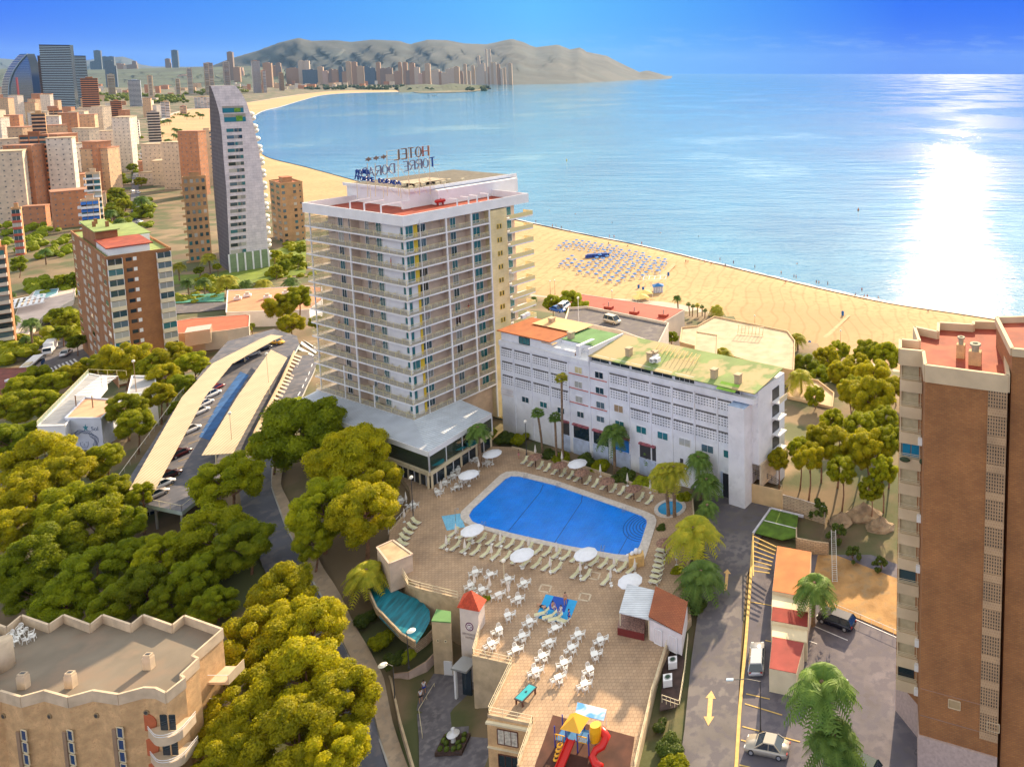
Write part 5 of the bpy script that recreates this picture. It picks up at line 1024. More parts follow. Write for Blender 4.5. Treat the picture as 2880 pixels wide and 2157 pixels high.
PN=[(2250,1260,40,-8.3,8,'g','green pine behind the end wall of the white wing'),(2310,1230,50,-8.3,9,'y','yellow pine above the wing end wall'),(2420,1200,55,-9,10,'g','green pine between the upper and lower groups'),(2500,1240,50,-8.5,10,'g','pine squeezed between grove and tower'),(2340,1180,40,-12,8,'g','pine near the sandy court'),(2410,1030,44,-19,7,'y','yellow-green tree in the beach hedge'),(2360,985,34,-23,5,'g','low tree at the sand edge'),(2400,1090,44,-15,8,'g','green tree behind the court corner'),(2290,1110,34,-15,6,'g','bushy tree beside the sandy court'),(2450,1375,40,-8.3,6,'g','low green crown over the ochre rocks'),(1700,905,22,-9,7,'b','small lime tree peeping over the podium')]+[(852,1205,128,-10,9,'d','broad dark green pine in front of the hotel pavilion'),(760,1245,62,-10,8,'g','smaller green pine left of the dark pine by the striped kerb'),(985,1282,112,-10,9,'y','yellow-lit pine between the dark pine and the pool terrace'),(1062,1355,66,-10,8,'y','bright yellow pine touching the terrace lamp'),(905,1430,98,-10.5,8,'g','green pine leaning over the curving road below the dark pine'),(1025,1430,102,-10.5,8.5,'y','yellow pine beside the slanted loungers'),(880,1515,60,-11,6,'g','low green pine at the road bend'),(790,1665,95,-14,8,'y','topmost bright pine of the big clump in the foreground'),(875,1760,105,-14,8,'y','bright pine on the right of the foreground clump'),(730,1800,110,-14,8,'y','bright pine on the left of the foreground clump'),(840,1905,125,-14.5,8,'y','yellow pine in the middle of the foreground clump'),(960,1965,105,-15,8,'y','yellow pine at the right lower edge of the foreground clump'),(690,1985,115,-15,8,'y','yellow pine beside the zigzag-roofed block'),(820,2075,130,-15.5,8,'y','large yellow pine at the bottom edge left of the lane'),(620,2120,90,-16,8,'y','pine in the bottom corner under the curved balconies'),(940,2110,95,-15.5,7,'y','bottom pine closest to the left lane'),(640,1355,92,-13,9,'g','green pine at the lower end of the parking canopies'),(600,1500,105,-14,8.5,'g','big round green pine below the raised car park'),(690,1530,80,-13,8,'d','dark pine between the round pine and the striped road'),(445,1560,68,-14,8,'g','small green pine left of the big round pine'),(560,1620,80,-14.5,7,'d','dark pine behind the zigzag parapet'),(395,1645,70,-14.5,7,'d','dark pine behind the middle of the zigzag parapet'),(115,1292,95,-15,9,'y','yellow pine below the white villa'),(205,1330,78,-15,9,'y','yellow pine right of the one below the villa'),(75,1385,85,-15,8.5,'y','yellow pine at the left edge below the villa'),(180,1440,90,-15,8.5,'g','green pine in the middle of the left grove'),(20,1480,70,-15,8.5,'y','pine cut by the left picture edge'),(265,1480,98,-15,8.5,'g','green pine at the right of the left grove'),(120,1560,100,-15,8,'d','shadowed pine behind the left end of the zigzag parapet'),(300,1385,62,-14.5,9,'g','leafy green tree beside the mural wall'),(290,1285,50,-14,8.5,'g','slim tree right of the mural wall'),(345,1470,60,-14.5,7,'d','dark tree beside the raised car park end'),(20,1620,80,-15,7,'d','shadowed pine above the roof chairs'),(250,1610,85,-15,7,'d','shadowed pine above the roof chimneys'),(330,1690,75,-15,6,'d','dark pine directly above the zigzag roof centre'),(180,1690,80,-15.5,6,'d','dark pine directly above the zigzag roof left half'),(480,1690,70,-15,6,'d','dark pine directly above the zigzag roof right half'),(90,1660,70,-15.5,6,'d','dark pine above the stacked roof chairs'),(370,1560,60,-14.5,7,'d','dark pine left of the small green one'),(600,1700,60,-14.5,6,'d','dark pine at the zigzag roof corner'),(395,1390,38,-13.5,8,'g','small tree hiding the near end of the long canopy'),(352,1142,52,-14,9,'g','green pine growing beside the villa terrace'),(378,1190,50,-14,8,'g','green pine in front of the villa terrace'),(25,1150,62,-19,9,'g','pine at the left edge behind the villa'),(112,1132,52,-19,9,'g','rounded pine behind the villa on the left'),(60,1090,45,-21,9,'g','pine below the dark red roof'),(20,1240,60,-18,8,'d','dark pine left of the villa'),(95,1215,45,-18,7,'d','dark pine under the villa terrace'),(349,1008,66,-19,9,'y','broad pine in front of the brown brick block'),(262,1030,42,-20,8,'g','pine at the left foot of the brown brick block'),(425,1030,42,-17,8,'g','pine below the right side of the brown brick block'),(482,1003,50,-16,8,'y','yellow pine right of the brown brick block'),(540,1025,46,-15,8,'g','green pine beside the long canopy'),(202,1055,42,-20,8,'y','yellow pine in the row below the bus'),(150,1075,40,-20,8,'g','green pine next to the villa glass rail'),(98,1065,45,-21,8,'g','pine below the bus'),(463,1055,42,-15,8,'y','pine just above the villa roof pergola'),(510,1080,40,-14,7,'d','dark pine left of the long canopy'),(445,1110,42,-14,8,'y','pine with a bare trunk right of the villa'),(500,1150,30,-13.5,5,'d','low dark tree against the long canopy'),(785,860,42,-20,8,'y','pine left of the hotel beside the low white building'),(836,838,42,-20,9,'g','green pine against the left hotel balconies'),(818,910,36,-18,8,'y','yellow pine above the taxi'),(890,905,22,-16,6,'g','small pine behind the hotel corner'),(2453,1118,72,-13,11,'y','umbrella pine behind the right brick tower, upper one'),(2395,1100,45,-14,10,'y','flat pine left of the upper umbrella pine'),(2490,1180,48,-12.5,10,'g','green pine touching the brick tower'),(2355,1250,58,-8.5,9,'y','tall pine above the lawn patch'),(2445,1262,68,-8.5,9.5,'y','tall pine with forked trunk near the brick tower'),(2274,1283,50,-8.5,8.5,'y','pine overhanging the garden wall'),(2188,1288,36,-8.5,7.5,'y','low pine at the end of the white wing'),(2486,1318,46,-8.5,8.5,'g','pine pressed against the brick tower balconies'),(2368,1318,48,-8.5,8,'g','green lower crown among the tall pines'),(2437,992,45,-21,6,'g','green tree on the beach side, left of the tower roof'),(2492,998,52,-20,6,'g','round tree meeting the tower roof corner'),(2323,1008,42,-22,6,'y','yellow-green tree between beach and garden'),(2262,1033,48,-20,6,'d','dark tree right of the beach palm'),(2372,1050,48,-18,6,'y','yellow tree beside the pink blossom'),(2450,1052,58,-17,7,'y','broad yellow tree below the beach'),(2310,1060,40,-19,5,'d','dark shrubby tree behind the car port'),(2520,1090,40,-15,7,'y','yellow tree hidden partly by the tower'),(1551,850,27,-12,8,'b','small bright tree beside the white van'),(1605,848,40,-12,9,'b','large bright tree in front of the red roof'),(1640,868,26,-12,7,'b','lime bush leaning over the car park wall'),(1779,925,40,-9,9,'b','lime-yellow tree right of the silver van'),(1836,944,33,-9,8,'b','second lime-yellow tree behind the green roof'),(1890,948,21,-9,6,'d','small dark tree beside the beige building'),(2355,1500,34,-8.3,1.6,'s','dark shrub on the rocky slope'),(2300,1435,36,-8.3,2.0,'s','dark shrub at the top of the lawn steps'),(2400,1560,28,-8.3,1.5,'s','green bush near the ladder'),(2475,1585,26,-8.3,1.4,'s','clipped dark bush above the orange slope'),]
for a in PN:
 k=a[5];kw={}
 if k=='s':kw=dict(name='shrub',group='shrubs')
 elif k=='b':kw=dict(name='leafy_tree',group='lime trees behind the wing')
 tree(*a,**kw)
HB_=[(1375,1215,26,'beside the pavilion end'),(1420,1225,30,'behind the lounger steps, left'),(1462,1228,28,'behind the lounger steps, right'),(1545,1275,30,'left in the hedge beyond the pool'),(1580,1283,26,'at the tall palm in the hedge'),(1650,1288,36,'in the middle of the hedge beyond the pool'),(1690,1305,30,'right of the middle of the hedge'),(1755,1330,38,'before the fourth hedge palm'),(1800,1352,30,'left of the yellow palms'),(1850,1365,26,'under the yellow palms'),(1925,1395,24,'behind the round pool'),(1862,1480,18,'below the round pool'),(1905,1600,20,'beside the stacked loungers'),(1960,1690,34,'on the lane side of the bar hut'),(1940,1640,24,'under the second big palm'),(1880,2080,50,'by the lane at the lower right of the terrace'),(1895,2140,45,'at the bottom edge by the lane'),(1860,2030,26,'below the air conditioners'),(1330,1672,18,'first in the yellow hedge by the emblem tower'),(1365,1680,18,'second in the yellow hedge by the emblem tower'),(1390,1700,16,'third in the yellow hedge by the emblem tower'),(1375,1735,16,'at the end of the yellow hedge'),(1000,1640,34,'below the round palm'),(1030,1730,36,'on the slope left of the teal basin'),(1070,1790,36,'on the slope under the disc lamp'),(1110,1840,34,'at the lower end of the teal basin'),(1145,1835,24,'yellowish one by the garden wall'),(975,1580,28,'between the lane and the round palm'),(820,1130,34,'pale one at the road by the pavilion'),(2055,1250,10,'x')]
for i,(px,py,r_,d)in enumerate(HB_):
 if d=='x':continue
 z=-7.8 if 1200<px<1960 and py<1700 else(-8.3 if px>1800 else-12);z=-8.6 if px<900 else z
 k='y' if 'yellow' in d or 'pale' in d else 's' if i%2 else 'g'
 p=UN(px,py,z+r_/34.);s=r_/PXS(p);t=thing('bush',f'leafy bush {d}','bush',(p.x,p.y,z),0,'bushes on the hotel grounds');v=i%3
 key=('B'+k,v)
 if key not in CR:CR[key]=cloud_mesh('foliage',90+v+ord(k),{'y':BRT,'s':BSH,'g':PG}[k],16,.06,520,'low',(.28,.42))
 link('foliage',CR[key],t,(0,0,.1),i,(s,s,s*.9));b=MB();b.cyl((0,0,-.2),(0,0,.8),.08,.05,BARK,5);b.obj('stem',t)
def palm_crown(seed,kind,m,nf,L_=1.0):
 rn=random.Random(seed);b=MB()
 for i in range(nf):
  a=i*2.399+rn.uniform(-.2,.2);el=rn.uniform(-.35,1.25);ln=L_*rn.uniform(.85,1.1)
  if kind=='fan':ln*=.62
  pts=[];n=8
  for j in range(n+1):
   t=j/n;r=ln*t*math.cos(el)+ln*.12*t;z=ln*(t*math.sin(el)-(.62 if kind=='date' else.3)*t*t*(1+.4*math.cos(el)))
   pts.append(Vector((math.cos(a)*r,math.sin(a)*r,z)))
  side=Vector((-math.sin(a),math.cos(a),0))
  if kind=='date':
   for j in range(1,n):
    for q in(0,.5):
     p=pts[j].lerp(pts[j+1],q);d=(pts[j+1]-pts[j]).normalized();w_=ln*.27*math.sin(math.pi*(j+q+.6)/(n+1.2))**.7
     for s in(-1,1):
      e=p+side*s*w_+d*w_*.55+Vector((0,0,-w_*rn.uniform(.25,.55)));b.add([p-d*.018*L_,p+d*.045*L_,e],[(0,1,2)],m)
      e=e-d*.05*L_+Vector((0,0,w_*.25));b.add([p+d*.03*L_,p+d*.075*L_,e],[(0,1,2)],m)
   b.tube(pts,[.012*L_]*5+[.006*L_]*4,m,4)
  else:
   hub=pts[4];b.tube(pts[:5],.01,m,4);d0=(pts[4]-pts[3]).normalized()
   for q in range(11):
    an=(q-5)*.3;d=(d0*math.cos(an)+side*math.sin(an));e=hub+d*ln*.55+Vector((0,0,-ln*.13));pd=d.cross(Vector((0,0,1))).normalized()*.035*L_;md=hub.lerp(e,.5);b.add([hub,md+pd,e,md-pd],[(0,1,2,3)],m)
 return b.mesh('fronds')
PCR={}
def palm(cpx,cpy,bpx,bpy,rpx,zb,label,kind='date',col='g',group='palm trees',tw=1.0):
 p=UN(bpx,bpy,zb);zt=ztop(p.x,p.y,cpy);h=max(1.0,zt-zb);dx=(cpx-bpx)/PXS((p.x,p.y,zt));s=rpx/PXS((p.x,p.y,zt));t=thing('palm_tree',label,'palm tree',p,0,group)
 b=MB();n=9;r0=(.28 if kind=='date' else.2)*tw;pts=[(dx*(i/n)**1.6,0,h*i/n)for i in range(n+1)];b.tube(pts,[r0*1.3]+[r0*(1+.06*(i%2))for i in range(1,n)]+[r0*1.25],PBARK,9)
 if kind=='date':b.ball((dx,0,h-.1),r0*1.7,PBARK,8,6,(1,1,1.3))
 b.obj('trunk',t);k=(kind,col,len(PCR)%2 if(kind,col,0)in PCR and(kind,col,1)not in PCR else int(cpx)%2)
 if k not in PCR:PCR[k]=palm_crown(hash(kind)%7+k[2]*3+1 if False else 5+k[2]*3+len(kind),kind,{'g':PLG,'y':PLY}[col],64 if kind=='date' else 44)
 link('fronds',PCR[k],t,(dx,0,h),cpx,s);return t
PL_T=[(1588,1060,1584,1302,30,-8.2,'very tall fan palm rising in front of the white wing','fan','y'),(1516,1160,1526,1276,30,-8.2,'palm left of the tall fan palm','fan','g'),(1565,1172,1566,1300,30,-8.2,'palm with pale trunk close to the tall fan palm','fan','g'),(1728,1212,1730,1330,44,-8.2,'feathery palm in the middle of the hedge beyond the pool','date','g'),(1836,1240,1848,1312,42,-8.2,'feathery palm before the garage end of the wing','date','g'),(1868,1322,1880,1452,44,ZD,'left one of the two palms by the round pool','date','y'),(1898,1318,1897,1452,46,ZD,'yellow-lit right one of the two palms by the round pool','date','y'),(1965,1290,1968,1405,42,-8.2,'palm by the lane behind the round pool','date','g'),(1988,1352,1985,1430,44,-8.2,'broad palm where the lane bends','date','g'),(1990,1425,1985,1500,34,-8.2,'smaller palm below the lane bend','date','g'),(1952,1490,1955,1600,78,-8.2,'big golden palm right of the pool','date','y'),(1972,1612,1965,1690,70,-8.2,'big green palm beside the bar hut','date','g'),(1348,1206,1352,1312,34,ZD,'palm in a planter before the pavilion glazing','date','g'),(1034,1608,1040,1680,60,-11,'round golden palm above the teal basin','date','y'),(2310,1925,2325,2140,100,-8.2,'large dense palm between the two car parks','date','g'),(2290,1645,2287,1762,62,-8.2,'palm with brown trunk beside the black car','date','g'),(2345,2075,2340,2200,90,-8.2,'second dense palm at the bottom edge','date','g'),(1905,835,1907,868,14,-27,'first small beach palm from the left','date','g'),(1937,855,1940,890,13,-27,'second small beach palm from the left','fan','g'),(1950,860,1947,896,12,-27,'third small beach palm from the left','fan','g'),(1962,858,1962,900,13,-27,'fourth small beach palm from the left','fan','y'),(1975,862,1975,895,12,-27,'fifth small beach palm from the left','fan','g'),(1984,872,1982,905,12,-27,'sixth small beach palm from the left','fan','g'),(2015,868,2016,895,24,-27,'thick date palm closing the beach palm row','date','y'),(2242,948,2244,985,28,-24,'date palm standing at the beach edge','date','y'),(2250,1055,2255,1120,40,-14,'date palm beside the end of the white wing','date','y'),(2032,990,2032,1020,30,-10,'palm behind the flat beige roof','date','y'),(1502,838,1502,862,11,-14,'little palm beside the hotel corner','date','g'),(640,785,640,832,30,-27,'large golden palm before the curved white tower','date','y'),(695,795,695,832,20,-27.5,'palm right of the large golden palm','date','g'),(740,795,740,825,24,-27.5,'low palm on the tower lawn','date','y'),(820,790,821,822,24,-27.5,'palm against the lower hotel balconies','date','g'),(530,790,532,835,18,-27,'palm by the tennis fence, left','date','g'),(575,788,577,830,18,-27,'palm by the tennis fence, right','date','g'),(505,745,505,790,18,-28,'palm beside the tan brick block','date','y'),(590,720,592,770,20,-28,'palm at the foot of the curved tower','date','y'),(815,630,817,668,16,-28.3,'tall palm between curved tower and hotel','fan','g'),(45,830,45,940,18,-27,'tall thin palm at the left plaza','fan','g'),(93,905,93,985,24,-27,'palm beside the truck plaza','date','g'),(40,895,42,950,20,-27,'palm left in the plaza row','date','g'),(75,950,76,985,15,-27,'small palm near the kiosk awning','date','g'),(315,595,316,640,16,-28.5,'palm along the boulevard, upper','date','g'),(305,640,306,690,16,-28.5,'palm along the boulevard, lower','date','g'),(340,620,340,668,16,-28.5,'palm between boulevard and tall block','date','g'),(400,560,402,600,22,-28.5,'spreading palm by the boulevard cars','date','g'),(538,458,539,480,16,-28.3,'palm in front of the slab block roof terrace','date','g'),(130,705,130,745,16,-28,'palm in the dark square on the left','date','g')]
for a in PL_T:palm(*a)
for i,(x,y)in enumerate([(451,372),(458,374),(462,340),(470,338),(478,339),(490,362),(497,364),(502,368),(508,365),(516,380),(489,378),(495,380),(500,384),(562,322),(570,323),(468,395),(474,393),(480,396),(455,402),(526,325)]):
 palm(x,y,x,y+13,6,-28.4,f'tiny palm on the far sand, {nth(i)} in the group beyond the grey apartment block','date','g','palms on the far beach')
# roads, lanes, markings
def rpoly(P,n):
 P=[Vector(p)for p in P];d=[0]
 for i in range(1,len(P)):d.append(d[-1]+(P[i]-P[i-1]).length)
 out=[]
 for k in range(n+1):
  s=d[-1]*k/n;i=max(j for j in range(len(d))if d[j]<=s+1e-9);i=min(i,len(P)-2);t=(s-d[i])/max(1e-9,d[i+1]-d[i]);out.append(P[i].lerp(P[i+1],t))
 return out
def UT(px,py,z):
 for _ in range(8):p=UN(px,py,z);z=.5*z+.5*HT(p.x,p.y)
 return UN(px,py,z)
def road(name,Lp,Rp,m,z0=-9,lift=.22,n=60,k=4,kind='structure',flat=None):
 f=(lambda a,c:UN(a,c,flat))if flat is not None else(lambda a,c:UT(a,c,z0))
 A=rpoly([f(*p)for p in Lp],n);B=rpoly([f(*p)for p in Rp],n);vs=[];fs=[]
 for a,c in zip(A,B):
  for i in range(k+1):p=a.lerp(c,i/k);vs.append((p.x,p.y,(flat if flat is not None else max(HT(p.x,p.y),HT(p.x+1.5,p.y),HT(p.x,p.y+1.5))+lift)))
 for j in range(n):
  for i in range(k):fs.append((j*(k+1)+i,j*(k+1)+i+1,(j+1)*(k+1)+i+1,(j+1)*(k+1)+i))
 me=bpy.data.meshes.new(name);me.from_pydata(vs,[],fs);me.materials.append(m);o=link(name,me);o['kind']=kind;return o
RL=[(849,1002),(822,1047),(800,1090),(731,1219),(690,1290),(672,1380),(690,1480),(735,1590),(850,1800),(950,2000),(1000,2170)]
RR=[(905,1000),(886,1039),(852,1114),(800,1200),(768,1290),(762,1370),(801,1481),(834,1549),(865,1614),(985,1860),(1045,2000),(1095,2170)]
ROADM=mat('blue_asphalt',(.10,.105,.135),.85,.2,.2,bump=.2,bscale=12,noise2=(.5,(.15,.14,.155),.48,.6))
road('road',RL,RR,ROADM)
SIDE=mat('sidewalk',(.40,.30,.21),.9,.15,.4,noise2=(1.2,(.30,.24,.18),.5,.65))
road('sidewalk',[(768,1300),(765,1370),(804,1481),(837,1549),(868,1614),(988,1860),(1048,2000),(1098,2170)],[(800,1300),(790,1370),(850,1490),(900,1590),(935,1640),(1078,1905),(1105,2040),(1150,2170)],SIDE,lift=.38)
def stripes(name,Lp,Rp,n,m,duty=.5,lift=.27,z0=-9,flat=None):
 f=(lambda a,c:UN(a,c,flat))if flat is not None else(lambda a,c:UT(a,c,z0))
 A=rpoly([f(*p)for p in Lp],n*4);B=rpoly([f(*p)for p in Rp],n*4);vs=[];fs=[]
 for i in range(n):
  a0,a1=A[i*4],A[i*4+max(1,int(4*duty))];b0,b1=B[i*4],B[i*4+max(1,int(4*duty))];o=len(vs)
  for p in(a0,b0,b1,a1):vs.append((p.x,p.y,flat if flat is not None else max(HT(p.x,p.y),HT(p.x+1.5,p.y))+lift))
  fs.append((o,o+1,o+2,o+3))
 me=bpy.data.meshes.new(name);me.from_pydata(vs,[],fs);me.materials.append(m);return struct(link(name,me))
stripes('road_hatching',[(828,998),(790,1082),(722,1212),(691,1278)],[(850,1006),(815,1082),(746,1222),(708,1290)],24,mat('hatch_cream',(.60,.50,.42),.8,.1,2))
stripes('road_hatching',[(690,1480),(715,1545),(745,1612)],[(728,1470),(758,1535),(785,1600)],8,WLINE)
stripes('road_hatching',[(800,1560),(830,1625)],[(850,1545),(880,1605)],4,WLINE)
stripes('zebra_crossing',[(838,985),(880,952)],[(880,1005),(925,968)],6,WLINE)
stripes('lane_dashes',[(878,1025),(846,1100),(800,1180)],[(880,1027),(848,1102),(802,1182)],7,WLINE)
for nm,L_ in(('kerb',RR[1:]),):
 P=rpoly([UT(a+1,c,-9)for a,c in L_],90);b=MB()
 for i in range(len(P)-1):
  a,c=P[i],P[i+1];b.beam((a.x,a.y,HT(a.x,a.y)+.25),(c.x,c.y,HT(c.x,c.y)+.25),.2,.3,CONC)
 struct(b.obj('kerb'))
KP=[(417,1419),(512,1439),(551,1408),(600,1390),(688,1278),(790,1080),(826,997),(842,968),(835,945),(770,925),(640,960),(590,1015),(502,1132),(345,1372)]
KW=PX(KP,-7.9);kq=KW[0];b=MB();b.prism([(p.x-kq.x,p.y-kq.y)for p in KW],-.7,0,mat('pale_fascia',(.42,.50,.50),.8,.1,.6),ROADM);struct(b.obj('parking_deck',None,False,(kq.x,kq.y,-7.9)))
b=MB();
for px,py in((498,1436),(425,1420),(450,1400)):p=UN(px,py,-7.9)-kq;b.cyl((p.x,p.y+.6,-7),(p.x,p.y+.6,-.7),.2,.2,CONC,8)
struct(b.obj('deck_columns',None,False,(kq.x,kq.y,-7.9)))if False else None
for px,py in((498,1436),(425,1420)):
 p=UN(px,py,-7.9);b=MB();b.cyl((0,0,-6),(0,0,-.7),.2,.2,CONC,8);tag(b.obj('deck_column',None,False,(p.x,p.y+.8,-7.9)),'concrete column under the car park deck edge, '+('right one' if px>450 else 'left one'),'column')
rail('railing',[(345,1372),(417,1419),(512,1439),(551,1408)],-7.9,'thin white railing at the near end of the raised car park',1.1,CREAM,2.2)
rail('railing',[(335,1350),(502,1120),(560,1060)],-7.9,'long thin railing on the left side of the raised car park',1.0,GREYM,3)
road('blue_lane',[(560,1228),(625,1115),(676,1045)],[(590,1238),(658,1120),(700,1055)],mat('blue_carpet',(.02,.11,.32),.85,.25,.5),flat=-7.86)
b=MB()
for i in range(12):a=UN(445+i*14.0,1395-i*24.5,-7.86);c=UN(475+i*14,1385-i*24.5,-7.86);b.beam(a,c,.12,.01,YELLOWP)
struct(b.obj('bay_lines'))
def canopy(name,Lp,Rp,z,label,m):
 A=PX(Lp,z);B=PX(Rp,z+.35);o=A[0].copy();t=thing(name,label,'canopy',(o.x,o.y,-7.9));b=MB();n=len(A)
 O=Vector((o.x,o.y,-7.9));vs=[p-O for p in A]+[p-O for p in B]+[p-O-Vector((0,0,.12))for p in A]+[p-O-Vector((0,0,.12))for p in B];fs=[]
 for i in range(n-1):fs+=[(i,n+i,n+i+1,i+1),(3*n+i,2*n+i,2*n+i+1,3*n+i+1),(i,i+1,2*n+i+1,2*n+i),(n+i+1,n+i,3*n+i,3*n+i+1)]
 fs+=[(0,2*n,3*n,n),(n-1,2*n-1,4*n-1,3*n-1)]
 b.add(vs,fs,m);b.obj('roof',t)
 C_=rpoly([a.lerp(c,.45)for a,c in zip(A,B)],7)
 for p in C_[1:-1]if n>3 else C_:q=p-O;b=MB();b.cyl((q.x,q.y,0),(q.x,q.y,q.z-.1),.12,.12,CREAM,6);b.obj('post',t)
 return t
RS=mat('canopy_sheet',(.60,.47,.30),.7,.06,.3);nt=RS.node_tree;bs=nt.nodes['Principled BSDF'];tcn=nt.nodes.new('ShaderNodeTexCoord');mp=nt.nodes.new('ShaderNodeMapping');mp.inputs['Rotation'].default_value=(0,0,R(-12));nt.links.new(tcn.outputs['Object'],mp.inputs[0]);sp=nt.nodes.new('ShaderNodeSeparateXYZ');nt.links.new(mp.outputs[0],sp.inputs[0]);sn=mth(nt,'SINE',mth(nt,'MULTIPLY',sp.outputs[0],9.5));rr_=ramp(nt,mth(nt,'ADD',mth(nt,'MULTIPLY',sn,.5),.5),[(0,(.62,.60,.56)),(.4,(1,1,1)),(1,(1,1,1))]);nt.links.new(mix(nt,1.0,bs.inputs['Base Color'].links[0].from_socket,rr_.outputs[0],'MULTIPLY'),bs.inputs['Base Color'])
canopy('parking_canopy',[(363,1377),(512,1116),(598,1022),(733,953),(762,941)],[(437,1375),(577,1114),(652,1023),(770,957),(796,945)],-5.2,'long bent cream ribbed canopy over the left row of parked cars',RS)
canopy('parking_canopy',[(567,1280),(668,1114),(762,983)],[(655,1274),(742,1114),(808,1006)],-5.2,'shorter straight cream ribbed canopy along the striped road',RS)
rail('retaining_wall',[(690,1285),(720,1215),(790,1080),(828,995)],-7.9,'long cream kerb wall between short canopy and striped road',.9,SANDST,50,.9,cat='wall',wm=SANDST)
SL=PX([(2068,1385),(2140,1410),(2170,1425),(2100,1620),(2085,1800),(2075,2000),(2060,2230),(1900,2230),(1925,2050),(1945,1850),(1975,1640),(1985,1500),(2000,1400),(1880,1330),(1600,1240),(1430,1195),(1420,1165),(1600,1215),(1880,1300)],-8.0)
b=MB();b.prism([p[:2]for p in SL],-8.4,-7.98,ASPH2);struct(b.obj('street'))
GA=PX([(1400,1150),(1500,1172),(1700,1240),(1900,1318),(1890,1335),(1690,1258),(1480,1192),(1395,1172)],-7.9);b=MB();b.prism([p[:2]for p in GA],-8.2,-7.93,mat('green_paving',(.10,.22,.14),.9,.25,.5));struct(b.obj('green_verge'))
b=MB();P=rpoly(PX([(1400,1172),(1480,1192),(1690,1258),(1890,1335),(2055,1396)],-7.93),60)
for i in range(len(P)-1):b.beam(P[i],P[i+1],.35,.14,YELLOWP)
struct(b.obj('yellow_kerb'))
P=rpoly(PX([(2118,1520),(2110,1640),(2098,1800),(2080,2000),(2068,2200)],-7.95),30);b=MB()
for i in range(len(P)-1):b.beam(P[i],P[i+1],.4,.06,YELLOWP)
struct(b.obj('yellow_kerb'))
CP_=PX([(2118,1540),(2190,1560),(2450,1560),(2700,1650),(2700,2300),(2064,2300),(2092,1850)],-8.05);b=MB();b.prism([p[:2]for p in CP_],-8.4,-8.03,mat('courtyard_asphalt',(.145,.13,.15),.9,.2,.25,bump=.2,bscale=10,noise2=(.9,(.11,.10,.125),.45,.55)));struct(b.obj('courtyard'))
b=MB()
for(a,c)in(((2112,1692),(2170,1702)),((2152,1800),(2210,1812)),((2098,1950),(2165,1965)),((2095,1978),(2200,2010)),((2088,2042),(2250,2085)),((2084,2080),(2100,2084)),((2080,2150),(2110,2157)),((2105,2255),(2110,2257))):b.beam(UN(*a,-8.0),UN(*c,-8.0),.14,.02,YELLOWP)
struct(b.obj('bay_lines'));b=MB()
for(a,c)in(((2290,1760),(2384,1800)),((2277,1802),(2298,1810)),((2312,1880),(2385,1912)),((2336,2055),(2402,2084)),((2328,1707),(2540,1800))):b.beam(UN(*a,-8.0),UN(*c,-8.0),.12,.02,WLINE)
struct(b.obj('bay_lines'))
def arrow(pts,z,m):P=PX(pts,z);b=MB();b.add([tuple(p)for p in P],[tuple(range(len(P)))],m);return b
ARM=mat('arrow_paint',(.72,.45,.18),.8,.1,2)
q=arrow([(2001,1941),(2013,1964),(2005,1964),(2001,2014),(2009,2014),(1992,2040),(1979,2014),(1988,2014),(1992,1962),(1984,1962)][::-1],-7.95,ARM);struct(q.obj('lane_arrow'))
q=arrow([(2046,1600),(2056,1613),(2049,1613),(2045,1660),(2037,1660),(2041,1612),(2035,1610)][::-1],-7.95,ARM);struct(q.obj('lane_arrow'))
def slab(name,L_,z0,z1,wm,rm,label,cat='building',par=.25):
 P=PX(L_,z1);c=sum(P,Vector())/len(P);t=thing(name,label,cat,(c.x,c.y,z0));b=MB();Q_=[(p.x-c.x,p.y-c.y)for p in P];b.prism(Q_,0,z1-z0,wm);b.obj('wall',t);b=MB()
 if par:
  for i in range(len(Q_)):b.beam((*Q_[i],z1-z0+par/2),(*Q_[(i+1)%len(Q_)],z1-z0+par/2),.25,par,wm)
  b.obj('parapet',t);b=MB()
 b.prism([(x*.985,y*.985)for x,y in Q_],z1-z0+.01,z1-z0+.06,rm);b.obj('roof',t);return t,Q_,c
g1=slab('garage',[(2172,1662),(2186,1535),(2282,1552),(2274,1682)],-8.1,-4.8,BEIGE,mat('orange_roof_coating',(.5,.17,.05)),'long garage with bright orange flat roof beside the lane',par=0)
slab('garage',[(2168,1745),(2172,1706),(2273,1722),(2272,1764)],-8.1,-4.9,CREAM,mat('dark_red_roof',(.26,.03,.02),.85,.2,.6),'small garage with dark red roof in the middle of the garage row',par=0)
slab('garage',[(2163,1880),(2172,1790),(2262,1808),(2240,1895)],-8.1,-5.0,CREAM,mat('dark_red_roof2',(.30,.05,.04),.85,.15,.6),'nearest garage with wide dark red roof by the silver car',par=0)
slab('garage_block',[(2170,1706),(2172,1664),(2275,1684),(2273,1722)],-8.1,-5.3,CREAM,CREAM,'cream garage front with grey shutter between two red roofs',par=0)
slab('garage_block',[(2170,1790),(2171,1748),(2272,1766),(2270,1808)],-8.1,-5.4,CREAM,CREAM,'cream garage front with white door between two dark red roofs',par=0)
p=UN(2212,1700,-6.6);b=MB();b.box((0,0,0),(2.4,.1,.9),mat('shutter_grey',(.42,.42,.47),.6,.1,3),R(-14));tag(b.obj('roller_shutter',None,False,(p.x,p.y-.1,-6.4)),'grey roller shutter on the cream garage front','shutter')
sheet('lawn',[(2124,1500),(2170,1434),(2245,1452),(2238,1512),(2200,1520)],-7.6,GRASS,'x','y',.15,'structure')
b=MB();a=UN(2149,1463,-7.4);c=UN(2240,1486,-7.4);b.beam(a,c,.15,.06,WLINE)
for L_ in(((2118,1500),(2168,1430)),((2168,1430),(2260,1452))):b.beam(UN(*L_[0],-7.5),UN(*L_[1],-7.5),.35,.35,mat('pale_kerb',(.55,.55,.62)))
struct(b.obj('lawn_border'))
